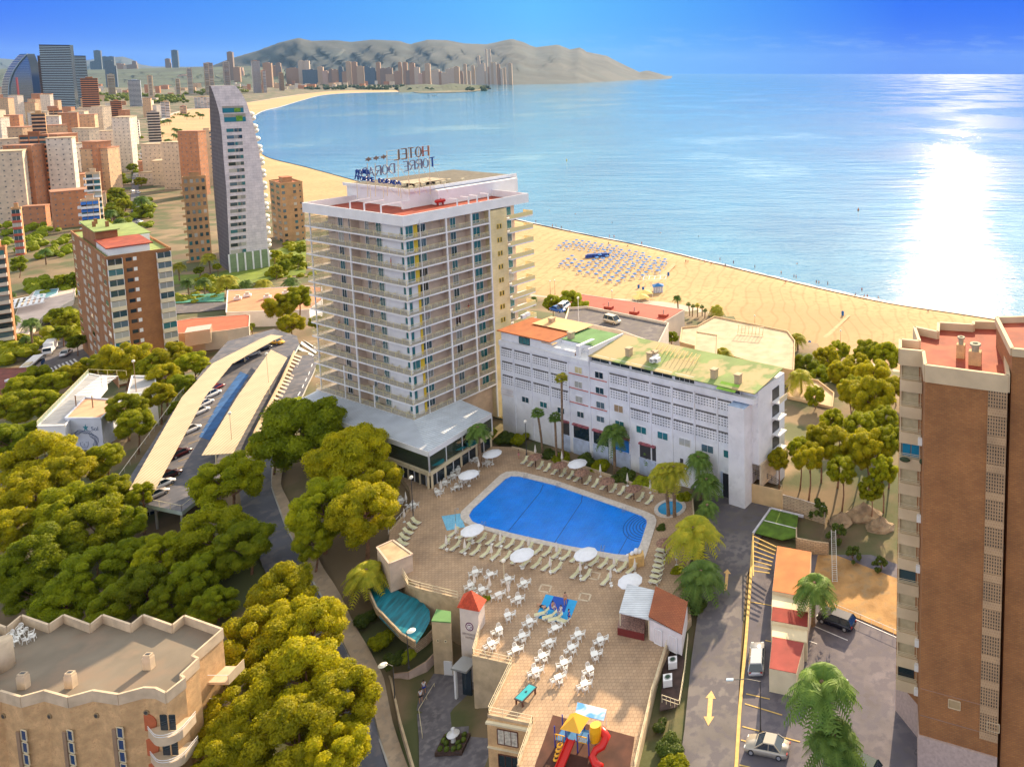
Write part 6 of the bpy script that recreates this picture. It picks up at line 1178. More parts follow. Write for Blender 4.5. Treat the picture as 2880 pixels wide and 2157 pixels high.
rail('garden_wall',[(2063,1404),(2100,1408),(2200,1432)],-8.0,'cream retaining wall with door at the end of the white wing',3.4,BEIGE,30,3.4,cat='wall',wm=mat('ochre_wall',(.60,.42,.22),.9,.1,.5))
rail('garden_wall',[(2202,1434),(2260,1450),(2320,1470)],-8.0,'rubble stone wall with white balustrade right of the ochre wall',2.8,WHITE,2,2.8,cat='wall',wm=STONEW)
rail('terrace_railing',[(2102,1330),(2170,1352),(2200,1372)],-4.6,'dark wrought iron railing on top of the ochre wall',1.0,DARKM,.8,0,bars=3)
p=UN(2148,1408,-7.5);b=MB();b.box((0,0,0),(1.5,.12,2.3),mat('pale_door',(.60,.62,.70)),R(-26));tag(b.obj('garage_door',None,False,(p.x,p.y-.15,-6.8)),'pale grey door in the ochre retaining wall','door')
rail('garden_wall',[(2240,1515),(2240,1545),(2290,1555),(2330,1560)],-8.0,'stone wall below the lawn patch',2.0,SANDST,30,2.0,cat='wall',wm=STONEW)
b=MB();
for i in range(8):b.beam(UN(2118+i*.3,1507+i*14,-5.4),UN(2184-i*2.8,1538+i*10.5,-5.2),.12,.12,YELLOWP)
b.beam(UN(2118,1500,-5.4),UN(2119,1620,-5.4),.16,.16,YELLOWP);o=UN(2118,1500,-8);b.v=[(v[0]-o.x,v[1]-o.y,v[2]-o.z)for v in b.v];tag(b.obj('pergola',None,False,o),'ochre slatted pergola over the parking bays below the lawn','pergola')
b=MB();a=UN(2348,1640,-8);c=UN(2344,1490,-5.2);sx2=Vector((.35,0,0));o=a.copy()
for s_ in(-1,1):b.beam(sx2*s_,(c-a)+sx2*s_,.07,.07,mat('aluminium',(.55,.53,.50),.4,0,metal=.6))
for i in range(26):q=(c-a)*(i/26);b.beam(q-sx2,q+sx2,.05,.05,mat('aluminium',(.55,.53,.5)))
tag(b.obj('ladder',None,False,o),'long metal ladder lying up the slope above the garages','ladder')
b=MB();P=PX([(2300,1560),(2350,1560),(2560,1640),(2560,1800),(2420,1740),(2330,1705),(2285,1640)],-7.9);struct(MB.obj((b.prism([p_[:2]for p_ in P],-8.3,-7.9,SOIL),b)[1],'orange_slope'))
def rock(L_,z0,h,label,sd,m):
 rn=random.Random(sd);P=PX(L_,z0);c=sum(P,Vector())/len(P);b=MB();n=14;k=6;rx=max((p-c).length for p in P);vs=[]
 for j in range(k+1):
  for t in range(n):
   a=2*math.pi*t/n;r_=rx*(1-(j/k)**1.8)*(1+rn.uniform(-.2,.2));vs.append((math.cos(a)*r_,math.sin(a)*r_*.6,h*j/k+rn.uniform(-.1,.1)*h))
 b.add(vs,[(j*n+i,j*n+(i+1)%n,(j+1)*n+(i+1)%n,(j+1)*n+i)for j in range(k)for i in range(n)],m);tag(b.obj('rock_outcrop',None,False,(c.x,c.y,z0)),label,'rock')
RK=mat('ochre_rock',(.36,.26,.16),.95,.3,.6,bump=1,bscale=2.5)
rock([(2330,1480),(2400,1470)],-8.4,2.2,'ochre boulder beside the ladder top',1,RK);rock([(2380,1470),(2480,1450)],-8.4,3.0,'large ochre rock under the tall pines',2,RK);rock([(2440,1500),(2510,1480)],-8.4,2.4,'rounded ochre rock against the brick tower',3,RK)
rail('fence',[(2328,1707),(2420,1745),(2545,1800)],-8.0,'thin white fence along the orange slope above the courtyard',.9,WLINE,1.5,r=.04)
sheet('service_yard',[(1868,1850),(1915,1800),(1925,1860),(1905,1990),(1855,2000)],ZD-.6,mat('dark_yard',(.06,.035,.03),.9,.3,1),'dark sunken service yard with air units beside the terrace rail','yard',.1)
for i,(px,py)in enumerate(((1892,1872),(1878,1922))):
 p=UN(px,py,ZD-.4);b=MB();b.b2(-.55,.55,-.55,.55,0,.9,WHITE);b.cyl((0,0,.9),(0,0,.94),.42,.42,GREYM,14);b.cyl((0,0,.94),(0,0,.96),.3,.3,mat('fan_dark',(.02,.05,.03)),12);tag(b.obj('air_unit',None,False,p,R(12)),['white square air unit, upper one in the service yard','white square air unit, lower one in the service yard'][i],'air conditioner')
rail('yard_railing',[(1862,1975),(1910,1992),(1925,1900),(1935,1800)],ZD,'cream railing closing the service yard',1.0,CREAM,.5,bars=2)
CO=PX([(1190,1880),(1270,1870),(1345,1890),(1372,2040),(1380,2230),(1180,2230),(1178,2080),(1172,2000)],-15.1);b=MB();b.prism([p[:2]for p in CO],-15.5,-14.95,mat('entrance_asphalt',(.14,.13,.15),.9,.2,.3,bump=.2,bscale=12,noise2=(1.2,(.19,.175,.19),.48,.62)));struct(b.obj('entrance_court'))
p=UN(1274,2098,-14.9);fp=thing('planter_fountain','square hedge planter with white fountain statue in the entrance court','fountain',p,R(3));b=MB();b.b2(-1.6,1.6,-1.3,1.3,0,.5,mat('dark_box',(.07,.04,.03),.9,.3,3));b.obj('planter_box',fp);b=MB();b.lathe([(.3,.5),(.25,1.2),(.7,1.4),(.75,1.5),(.2,1.5),(.15,2.0),(.25,2.2),(.05,2.4)],WHITE,(0,.2,0),12);b.obj('statue',fp,True)
for i,(x,y)in enumerate(((-1.1,-.9),(-.3,-1),(.5,-1),(1.1,-.8),(-1.2,.2),(1.2,.2),(-1.0,.9),(1.0,.9),(0,1.0),(-.7,-.2),(.7,-.2))):b=MB();b.ball((x,y,.65),.33,BSH,8,6);b.obj('clipped_shrub',fp,True)
b=MB();P=rpoly([UT(*q,-14)for q in((1140,1850),(1110,1900),(1125,1935),(1190,1910),(1240,1865))],20)
rail('curved_wall',[(1100,1868),(1130,1860),(1200,1810),(1232,1775)],-12.5,'curved sandstone garden wall below the teal basin',1.2,SANDST,30,1.2,cat='wall',wm=STONEW)
rail('curved_wall',[(1108,1925),(1150,1920),(1200,1890),(1238,1850)],-14.8,'pinkish curved ramp wall leading to the entrance court',1.6,PEACH,30,1.6,cat='wall',wm=mat('pinkish_render',(.55,.42,.36),.9,.1,1))
rail('court_rail',[(1222,1930),(1178,2003),(1188,2075)],-14.9,'thin cream edge rail bending along the entrance court',.5,CREAM,2)
rail('lane_wall',[(1020,1780),(1100,1925),(1125,2040),(1165,2180)],-14.5,'long sandstone wall along the left lane pavement',.9,SANDST,30,.9,cat='wall',wm=SANDST)
rail('basin_wall',[(1025,1640),(1060,1722),(1130,1795),(1168,1818)],-9.6,'curved stone rim on the lane side of the teal basin',.8,SANDST,30,.8,cat='wall',wm=STONEW)
t,hp,hc2=slab('pump_house',[(1060,1540),(1105,1520),(1160,1560),(1095,1586)],-9.5,-5.0,mat('pink_cream',(.62,.48,.38),.85,.1,1),mat('mottled_roof',(.48,.36,.22),.9,.25,.5),'cream pump house with flat mottled roof beside the round palm',par=.15)
# white villa with mural
vt,vq,vc=slab('villa',[(183,1178),(284,1178),(340,1128),(240,1120)],-15,-6.2,mat('villa_white',(.56,.60,.72),.8,.07,.5),mat('pale_terracotta',(.62,.36,.22),.9,.1,.5),'white flat-roofed villa with a drawn face mural and glass roof terrace',par=.3)
def mur(px,py):return ATY(px,py,0)
a0,a1=Vector((*vq[0],0)),Vector((*vq[1],0));du=(a1-a0).normalized();nn_=Vector((du.y,-du.x,0));nn_=nn_ if nn_.y<0 else-nn_;wl=(a1-a0).length
INK=mat('mural_ink',(.10,.14,.26),.9,0);b=MB()
def MP(u,v):return a0+du*(u*wl)+nn_*.04+Vector((0,0,8.6-v*8))
def mline(pts,w_=.07):
 for i in range(len(pts)-1):b.beam(MP(*pts[i]),MP(*pts[i+1]),w_,.03,INK,up=nn_)
for s_ in range(7):
 mline([(.45+.30*math.cos(a)*(1+.06*s_)+.03*math.sin(a*7+s_),.62-.26*math.sin(a)*(1+.05*s_)+.02*math.cos(a*9+s_))for a in[(-.5+.2*k)for k in range(22)]],.06)
mline([(.36,.62),(.36,.7),(.42,.78),(.48,.8),(.55,.76),(.58,.68),(.58,.6)]);mline([(.40,.63),(.44,.62)]);mline([(.51,.62),(.55,.63)]);mline([(.47,.65),(.46,.70),(.48,.71)]);mline([(.43,.74),(.48,.75),(.52,.74)])
b.obj('mural',vt)
STR=mat('mural_teal',(.03,.22,.30),.8,0);b=MB();q=[MP(.55+(.09 if i%2==0 else.035)*math.sin(i*math.pi/5),.22-(.11 if i%2==0 else.045)*math.cos(i*math.pi/5))for i in range(10)];b.add(q,[tuple(range(10))],STR);b.obj('star',vt)
textobj('Sol',1.3,INK,vt,MP(.80,.30),(R(90),0,math.atan2(du.y,du.x)))
v2=slab('villa_terrace',[(105,1200),(182,1198),(300,1062),(250,1052)],-9.5,-6.6,WHITE,mat('grey_terrace',(.36,.36,.38),.9,.1,.6),'raised white terrace with glass rail on the left of the villa',par=.2)
rail('glass_rail',[(105,1200),(250,1052),(356,1056)],-6.4,'long glass balustrade around the villa terrace',1.2,RAILY,2.5,bars=1)
P=PX([(105,1200),(250,1052)],-6.4);b=MB();b.beam(Vector((0,0,.6)),P[1]-P[0]+Vector((0,0,.6)),.03,1.1,clear('terrace_glass',(.5,.6,.5),.35));tag(b.obj('glass_screen',None,False,P[0]),'greenish glass panels of the villa terrace balustrade','glass panel')
P=PX([(211,1111),(258,1113),(331,1058),(284,1056)],-3.4);c=sum(P,Vector())/4;b=MB()
for i in range(15):t_=i/14;b.beam(P[0].lerp(P[3],t_)-c,P[1].lerp(P[2],t_)-c,.28,.06,WHITE)
for p in P:b.beam(p-c,p-c-Vector((0,0,2.9)),.14,.14,mat('brown_post',(.2,.12,.07)))
tag(b.obj('slatted_pergola',None,False,c),'white slatted pergola standing on the villa roof','pergola')
slab('villa_annexe',[(360,1112),(440,1105),(436,1062),(372,1060)],-15,-7.5,WHITE,mat('grey_terrace',(.36,.36,.38)),'white annexe with cluttered roof terrace right of the villa',par=.4)
lamp(385,1120,-9,1018,'wooden telegraph pole beside the villa terrace','globe',mat('pole_wood',(.34,.22,.12)),name='utility_pole')
lamp(758,1110,-7.9,997,'thin pole lamp rising through the short canopy','globe',CREAM)
lamp(655,1275,-7.9,1165,'thin pole lamp at the near end of the short canopy','globe',CREAM)
# block with zigzag parapet, bottom left
ZZ=[(-60,1967),(0,1941),(59,1958),(124,1940),(192,1959),(261,1940),(333,1951),(404,1932),(437,1933),(466,1947),(519,1905),(508,1896),(557,1850),(540,1842),(625,1768),(518,1730),(484,1757),(402,1728),(368,1755),(288,1728),(253,1756),(178,1728),(137,1756),(60,1729),(18,1764),(-60,1735)]
ZW=PX(ZZ,1.1);zo=Vector((-80,78,-20));zb=thing('zigzag_block','peach hotel block with zigzag parapet, wavy front and blue window strips','building',zo)
Q_=[(p.x-zo.x,p.y-zo.y)for p in ZW];b=MB();b.prism(Q_,0,20,PEACH);b.obj('wall',zb)
PARM=mat('parapet_cream',(.60,.47,.33),.9,.12,.8);b=MB()
for i in range(len(Q_)):b.beam((*Q_[i],20.5),(*Q_[(i+1)%len(Q_)],20.5),.22,1.25,PARM)
b.obj('parapet',zb)
b=MB();b.prism(Q_,20.01,20.06,mat('zigzag_roof',(.20,.165,.125),.85,.12,.25,noise2=(.3,(.22,.165,.12),.48,.62)));b.obj('roof',zb)
for i,(px,py)in enumerate(((68,1935),(201,1932),(420,1880))):
 p=UN(px,py,0)-zo;b=MB();b.b2(p.x-.45,p.x+.45,p.y-.3,p.y+.3,20.05,21.5,PARM);b.b2(p.x-.38,p.x+.38,p.y-.25,p.y+.25,21.5,21.8,PARM);b.b2(p.x-.25,p.x+.25,p.y-.12,p.y+.12,21.8,21.84,DARKM);b.obj('chimney',zb)
p=UN(5,1880,0)-zo;b=MB();b.cyl((p.x,p.y,20),(p.x,p.y,23.3),1.1,1.1,PARM,14);b.obj('round_stack',zb,True)
def onfront(px,z):
 for i in range(9):
  a,c=ZW[i],ZW[i+1];xa=PJ((a.x,a.y,z))[0];xc=PJ((c.x,c.y,z))[0]
  if xa<=px<=xc:t_=(px-xa)/(xc-xa);return a.lerp(c,t_),(c-a).normalized()
NAVY=glass('navy_glass',(.01,.05,.16),.1,False)
for px in(73,203,343):
 p,d_=onfront(px,-4);an_=math.atan2(d_.y,d_.x)
 for k in range(9):
  z=16.2-k*(1.35 if k%3 else 1.5);me=window_mesh(.75,1.2,CREAM,NAVY,1);o=link('window',me,zb,(p.x-zo.x,p.y-zo.y-.1,16.1-k*1.42),an_)
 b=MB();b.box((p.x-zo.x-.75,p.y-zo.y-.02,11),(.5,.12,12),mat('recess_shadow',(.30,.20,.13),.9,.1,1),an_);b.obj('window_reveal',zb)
for px in(6,136,268,408):
 p,d_=onfront(px,.2);b=MB();n_=Vector((d_.y,-d_.x,0));q=p-zo;b.cyl(Vector((q.x,q.y,18.2))+n_*-.0,Vector((q.x,q.y,18.2))+n_*.12,.3,.3,mat('porthole_rim',(.30,.22,.12)),14);b.cyl(Vector((q.x,q.y,18.2))+n_*.12,Vector((q.x,q.y,18.2))+n_*.14,.2,.2,DARKM,12);b.obj('porthole',zb)
ORR=mat('orange_alcove',(.50,.13,.05),.8,.1,1)
for k in range(4):
 z=20-4.3-k*2.95;p1=UN(425,1990,0)-zo;b=MB();B0=UN(432,1950,1.1)-zo;pts=[(B0.x-1.3,B0.y+.3)]+[(B0.x+1.0+1.5*math.cos(a),B0.y+.4+1.2*math.sin(a))for a in[(-2.2+.3*i)for i in range(8)]]+[(B0.x+2.3,B0.y+2.2)]
 b.prism(pts,z,z+.9,PARM);b.obj('balcony',zb);b=MB()
 for i in range(len(pts)-1):
  for h in(1.05,1.3):b.beam((*pts[i],z+h),(*pts[i+1],z+h),.05,.05,WHITE)
 b.obj('balcony_rail',zb)
 p,d_=onfront(424,-4);b=MB();q=p-zo;n_=Vector((d_.y,-d_.x,0));c_=Vector((q.x-.2,q.y,z+1.3));b.cyl(c_,c_+n_*.1,1.0,1.0,ORR,20);b.obj('alcove',zb)
 b=MB();b.b2(B0.x+.2,B0.x+1.8,B0.y+.2,B0.y+.3,z+.95,z+2.7,GLD);b.obj('balcony_door',zb)
for i in range(3):
 z=20-4.0-i*2.95;a=UN(600,1800,1.1)-zo;b=MB();b.b2(a.x-1.6,a.x+1.9,a.y-.6,a.y+1.8,z,z+.3,PARM);b.b2(a.x+1.8,a.x+1.9,a.y-.6,a.y+1.8,z+.3,z+1.2,PARM);b.beam((a.x-1.6,a.y-.6,z+1.2),(a.x+1.9,a.y-.6,z+1.2),.05,.05,WHITE);b.obj('side_balcony',zb)
for i,(px,py)in enumerate([(30,1795),(45,1812),(62,1790),(75,1808),(70,1782),(88,1792),(56,1776),(28,1822),(50,1800),(92,1800)]):
 tag(link('stacked_chair',CHM,None,UN(px,py,.06),i*1.1),f'pale chair left on the zigzag roof, {nth(i)} of the jumbled group','chair','pale chairs jumbled on the zigzag roof')
# city blocks
BT={}
def bay_geo(kind,w,h,mw,mb):
 b=MB();d=mat('dark_recess',(.035,.032,.035),.6,.1,1)
 if kind=='w':b.b2(-w*.27,w*.27,-.03,.02,h*.32,h*.8,GL);b.b2(-w*.3,w*.3,-.08,.02,h*.28,h*.32,mb)
 elif kind=='s':b.b2(-w*.14,w*.14,-.03,.02,h*.45,h*.75,GL)
 elif kind=='t':b.b2(-w*.32,w*.05,-.03,.02,h*.45,h*.8,GLD);b.b2(w*.12,w*.34,-.03,.02,h*.45,h*.8,WHITE2)
 elif kind=='b':b.b2(-w*.42,w*.42,-.02,.02,.1,h*.82,GL);b.b2(-w*.47,w*.47,-1.2,0,-.12,.08,mb);b.b2(-w*.47,w*.47,-1.2,-1.1,.08,1.05,mb);b.b2(-w*.47,-w*.45,-1.1,0,.08,1.05,mb);b.b2(w*.45,w*.47,-1.1,0,.08,1.05,mb)
 elif kind=='g':b.b2(-w*.42,w*.42,-1.1,-1.0,1.1,h*.9,GL);b.b2(-w*.45,w*.45,-1.2,0,-.15,1.1,mb);b.b2(-w*.45,-w*.42,-1.1,0,1.1,h*.9,WHITE);b.b2(w*.42,w*.45,-1.1,0,1.1,h*.9,WHITE);b.b2(-.03,.03,-1.12,-1.1,1.1,h*.9,WHITE)
 elif kind=='c':b.b2(-w*.5,w*.5,-.02,.02,.2,h*.85,d);b.b2(-w*.5,w*.5,-1.0,0,-.1,.06,mb);b.b2(-w*.5,w*.5,-1.0,-.9,.06,1.0,mb)
 elif kind=='a':b.b2(-w*.42,w*.42,-.02,.02,.1,h*.82,GL);b.b2(-w*.47,w*.47,-1.2,0,-.12,.08,mb);b.b2(-w*.47,w*.47,-1.2,-1.1,.08,1.05,mb);b.add([(-w*.45,-.02,h*.9),(w*.45,-.02,h*.9),(w*.45,-1.3,h*.55),(-w*.45,-1.3,h*.55)],[(0,1,2,3)],mat('blue_awning',(.03,.15,.48)))
 elif kind=='l':b.b2(-w*.3,w*.3,-.04,.02,h*.3,h*.85,brick('small_lattice',(.05,.04,.04),(.12,.1,.09),(.66,.60,.50),.45,.45,.13,.8,True,0,0))
 return b
KN={'w':'window','s':'small_window','t':'window','b':'balcony','g':'glazed_balcony','c':'balcony','a':'awning_balcony','l':'lattice_panel'}
def bldg(label,pxc,pyb,pyt,pxl,pxr,rz,m,RB='ww',LB='ww',zg=-28.5,fh=3.0,mb=WHITE,roof=GRAVEL,group=None,ph=1,name='apartment_block',skip=0,depth=None,gz=None):
 c=UN(pxc,pyb,zg);f=Fr(c.x,c.y,rz);zt=ztop(c.x,c.y,pyt);h=zt-zg;wr=max(3,min(80,f.X(pxr,zt)));wl=max(3,min(80,f.Y(pxl,zt)))
 if wr<0:wr=12
 t=f.thing(name,label,'building',zg,group);b=MB();b.b2(0,wr,0,wl,-3,h,m);b.obj('wall',t)
 b=MB()
 for x0,x1,y0,y1 in((-.12,.2,-.12,wl+.12),(wr-.2,wr+.12,-.12,wl+.12),(.2,wr-.2,-.12,.2),(.2,wr-.2,wl-.2,wl+.12)):b.b2(x0,x1,y0,y1,h,h+.8,m)
 b.obj('parapet',t);b=MB();b.b2(.2,wr-.2,.2,wl-.2,h+.01,h+.12,roof);b.obj('roof',t)
 if ph:b=MB();b.b2(wr*.3,wr*.72,wl*.35,wl*.7,h+.1,h+2.8,m);b.b2(wr*.28,wr*.74,wl*.33,wl*.72,h+2.8,h+3.0,roof);b.obj('penthouse',t)
 nf=max(1,int(h/fh));fh2=h/nf;cnt={};EX={}
 for face,pat,W__ in(('R',RB,wr),('L',LB,wl)):
  if not pat:continue
  bw=W__/len(pat)
  for k in range(nf-1,skip-1,-1):
   for i,ch in enumerate(pat):
    if ch=='.':continue
    key=(ch,round(bw,1),round(fh2,1),m.name,mb.name);nm=KN[ch]
    if key not in BT:g_=bay_geo(ch,bw,fh2,m,mb);BT[key]=(g_,g_.mesh(nm))
    a=(i+.5)*bw;z=k*fh2+.2;loc,r_=((a,-.0,z),0)if face=='R' else((0,wl-a,z),-math.pi/2)
    cnt[nm]=cnt.get(nm,0)+1
    if cnt[nm]<=90:link(nm,BT[key][1],t,loc,r_)
    else:
     e=EX.setdefault(nm,MB());g_=BT[key][0];q=Matrix.Translation(loc)@Matrix.Rotation(r_,4,'Z');base=len(e.v);e.v+=[tuple(q@Vector(v))for v in g_.v];e.f+=[tuple(x+base for x in fc)for fc in g_.f];e.mi+=[e.k(g_.mats[i_])for i_ in g_.mi]
 for nm,e in EX.items():o=e.obj(nm,t);o['kind']='stuff'
 return t,f,h,wr,wl
BRN=mat('brown_render',(.30,.13,.06),.9,.12,.3);ORB=mat('orange_brick',(.46,.20,.09),.9,.12,.3);TANW=mat('tan_render',(.52,.31,.14),.9,.1,.3);SAND=mat('sand_render',(.60,.44,.28),.9,.1,.3);PALE=mat('pale_render',(.64,.57,.48),.9,.08,.3);GRYB=mat('grey_render',(.40,.34,.29),.9,.1,.3);PINK=mat('pink_render',(.56,.33,.24),.9,.1,.3)
bk,bf,bh,bwr,bwl=bldg('brown brick apartment block with cream glazed balconies behind the yellow pines',331,1080,730,200,480,52,BRICKR,'gt.g','w.lwl.lw',-24,2.95,CREAM,mat('lawn_roof',(.25,.33,.10),.9,.15,.4),ph=0)
b=MB();z=bh;b.b2(1,6,bwl*.35,bwl*.75,z+.1,z+5.2,BRICKR);b.b2(.6,6.4,bwl*.33,bwl*.77,z+5.2,z+5.5,mat('lawn_roof',(.25,.33,.1)));b.obj('stair_head',bk);b=MB();b.b2(1,bwr*.7,2,bwl*.35,z+.1,z+2.6,WHITE);b.b2(.5,bwr*.75,1.5,bwl*.35,z+2.6,z+2.9,REDF);b.obj('penthouse',bk);b=MB();b.b2(bwr*.4,bwr-1,bwl*.36,bwl*.8,z+.1,z+2.6,WHITE);b.b2(bwr*.38,bwr-.6,bwl*.36,bwl*.82,z+2.6,z+2.85,mat('lawn_roof',(.25,.33,.1)));b.obj('penthouse',bk)
for i in range(3):p_=[(3.2,bwl*.6),(4.6,bwl*.45),(2,bwl*.5)][i];b=MB();b.b2(p_[0]-.4,p_[0]+.4,p_[1]-.3,p_[1]+.3,z+5.5,z+7.2,BRICKR);b.obj('chimney',bk)
tb=bldg('tan brick apartment tower with rusty red roof terrace left of the curved white tower',534,742,503,440,578,40,BRICKT,'wwww','s.w.sb',-28.5,3.6,TANW,mat('rust_terrace',(.42,.14,.06),.9,.15,.4))
bldg('beige apartment tower with blue-striped awnings behind the brown brick block',247,775,568,148,277,40,SAND,'aaa','b.w.bs',-28.3,3.4,WHITE,mat('orange_roof_coating',(.56,.17,.05)))
bldg('beige block with white balconies and rooftop pool behind the awning tower',255,640,490,160,280,40,SAND,'bb','.b.b',-28.3,3.4,WHITE,GRAVEL)
bldg('huge dark brown tower cut by the left picture edge',78,612,385,-70,134,40,BRN,'bbb','s.w.ws.w',-28.4,3.1,mat('sunny_orange_balcony',(.66,.38,.22)),mat('rust_terrace',(.42,.14,.06)))
bldg('blank-walled brown tower just behind the huge dark one',108,520,322,35,126,40,TANW,'cc','',-28.4,3.1,mat('sunny_orange_balcony',(.66,.38,.22)),GRAVEL)
bldg('narrow brown block squeezed right of the huge dark tower',158,600,437,127,170,40,TANW,'w','.s',-28.4,3.2,TANW,GRAVEL)
bldg('brown and tan stepped block with small balconies in the second row',190,560,448,168,211,40,TANW,'b','wb',-28.4,3.2,SAND,GRAVEL)
bldg('peach block with red roof rims and stacked balconies above the boulevard',262,540,425,204,297,40,SAND,'bbb','b.cb',-28.4,3.2,mat('peach_balcony',(.62,.42,.30)),GRAVEL)
bldg('white balcony block beside the boulevard trees',400,492,424,304,420,30,PALE,'bb','bbbbbb',-28.4,3.4,WHITE,GRAVEL)
bldg('long beige low block with yellow gable end',571,492,447,394,592,30,SAND,'w','wwwwwwwww',-28.4,3.6,PALE,GRAVEL)
bldg('slim pale slab half hidden by the curved tower',574,525,372,566,600,50,SAND,'ss','w',-28.4,3.2,PALE,GRAVEL)
bldg('tan tower standing behind the hotel left balconies',800,690,520,757,850,50,BRICKT,'w.ws','ww',-28.3,3.3,BRICKT,mat('rust_terrace',(.42,.14,.06)))
bldg('brown block with green creepers at the lower left edge',45,720,590,-40,58,40,TANW,'g','w.',-27.8,3.4,mat('red_awning_band',(.45,.1,.06)),mat('rust_terrace',(.42,.14,.06)))
bldg('peach balcony stack cut by the left edge',-2,985,705,-60,14,40,ORB,'b','b',-27,3.1,PALE,GRAVEL)
bldg('peach tower with ribbed sunny balconies, third row',146,400,312,112,176,40,ORB,'bbb','ws',-28.5,3.2,SAND,mat('rust_terrace',(.42,.14,.06)))
bldg('very tall brown tower with orange awnings beside the glass twins',240,372,222,203,274,40,BRN,'cc','s.w',-28.5,3.3,mat('orange_awning_band',(.58,.25,.12)),GRAVEL)
bldg('tan hotel with twin roof boxes in front of the tall brown tower',218,392,334,186,257,40,SAND,'bbbb','bb',-28.5,3.2,PALE,mat('peach_roof',(.6,.36,.2)))
bldg('orange cube-like block with regular windows',316,356,286,283,341,40,ORB,'ccc','www',-28.5,3.2,ORB,GRAVEL)
bldg('brown-walled block with long white balconies',335,392,341,310,389,25,mat('white_bands',(.66,.63,.60)),'ccc','',-28.5,3.4,WHITE,GRAVEL)
bldg('grey apartment tower with recessed dark windows',421,410,318,388,448,40,GRYB,'cc','bw',-28.5,3.3,PALE,BRN)
bldg('cream seafront block with white frames, nearest of the long row',455,333,288,380,476,35,SAND,'bb','bbbbbb',-28.5,3.2,WHITE,mat('rust_terrace',(.42,.14,.06)))
bldg('lower cream and pink seafront block',508,325,300,475,524,35,PINK,'bb','bbb',-28.5,3.2,SAND,GRAVEL)
bldg('white seafront block directly left of the curved tower top',548,306,274,523,590,25,SAND,'bbbbb','w',-28.5,3.2,WHITE,GRAVEL)
bldg('wide beige slab on the wooded rise',497,270,224,410,505,35,SAND,'b','wwwwwwwwww',-24,3.3,SAND,PINK)
bldg('stepped beige tower at the left end of the wide slab',418,272,214,394,428,35,SAND,'w','ww',-24,3.3,SAND,GRAVEL)
bldg('plain beige tower between slab and twin towers',530,265,194,512,539,40,SAND,'b','cc',-28.5,3.3,PALE,GRAVEL)
bldg('left one of the beige twin towers with roof box',580,268,178,556,598,40,SAND,'bb','ccc',-28.5,3.4,SAND,GRAVEL)
bldg('right one of the beige twin towers with roof box',634,262,175,602,644,40,PALE,'b','ccc',-28.5,3.4,SAND,PINK)
bldg('pink and white tower with fine grid facade left of the far hills',716,262,172,699,730,40,PINK,'cc','cc',-28.5,3.4,WHITE,GRAVEL)
bldg('pink lower tower attached to the fine grid tower',742,262,199,730,747,40,PINK,'b','w',-28.5,3.4,PALE,GRAVEL)
bldg('brown office tower near the curved far beach',790,256,206,765,797,40,TANW,'c','ccc',-28.5,3.4,SAND,GRAVEL)
bldg('curved-looking greenish slab block on the inland slope',306,270,210,260,321,40,mat('olive_render',(.36,.31,.20)),'b','ccccc',-20,3.3,SAND,PINK)
bldg('pale blue slab with thin white balconies',366,300,227,346,394,30,mat('pale_blue_render',(.48,.56,.66)),'ccc','',-28.5,3.3,WHITE,GRAVEL)
def tower2(label,pxc,pyb,pyt,pxl,pxr,m,mb,zg=-24,rz=40,fh=3.6,rnd=0):return bldg(label,pxc,pyb,pyt,pxl,pxr,rz,m,'c','c',zg,fh,mb,GRAVEL,ph=0,name='glass_tower')
DGL=glass('dark_curtain_wall',(.03,.05,.08),.15,False);BLB=mat('pale_blue_band',(.50,.66,.74),.4,.05)
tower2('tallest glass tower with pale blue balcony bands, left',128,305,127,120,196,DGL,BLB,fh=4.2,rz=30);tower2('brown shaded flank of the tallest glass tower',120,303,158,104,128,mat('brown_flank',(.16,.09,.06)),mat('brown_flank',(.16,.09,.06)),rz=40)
tower2('lower glass tower with pale bands behind the tallest one',215,296,158,200,240,DGL,BLB,fh=4.2,rz=30)
c=UN(98,298,-24);f=Fr(c.x,c.y,60);t=f.thing('sail_tower','dark sail-shaped tower with bright arched rib at the far left','building',-24);b=MB();W0=abs(f.Y(4,0));Hh=ztop(c.x,c.y,152)+24;n=30;vs=[]
for j in range(n+1):s=j/n;y1=W0*(1-s**2.6*.72);z=Hh*s;y0_=W0*.10*s**6;vs+=[(0,y0_,z),(0,y1,z),(16,y1,z),(16,y0_,z)]
b.add(vs,[(4*j+i,4*j+(i+1)%4,4*j+4+(i+1)%4,4*j+4+i)for j in range(n)for i in range(4)]+[(4*n,4*n+1,4*n+2,4*n+3)],DGL);b.obj('wall',t);b=MB()
for j in range(n):s=j/n;y1=W0*(1-s**2.6*.72);b.b2(-1.2,-.05,y1-(W0*.25),y1+.8,Hh*s,Hh*s+.9,PALE)
b.obj('balcony_bands',t);b=MB()
for j in range(n):s=j/n;y1=W0*(1-s**2.6*.72);b.b2(-.6,-.05,W0*.05,y1-W0*.27,Hh*s,Hh*s+.5,mat('blue_grey_band',(.12,.18,.25)))
b.obj('floor_bands',t);b=MB();pts=[(-1.5,W0*(1-(j/n)**2.6*.72)-W0*.25,Hh*j/n)for j in range(n+1)];b.tube(pts,1.1,BLB,6);b.obj('arched_rib',t)
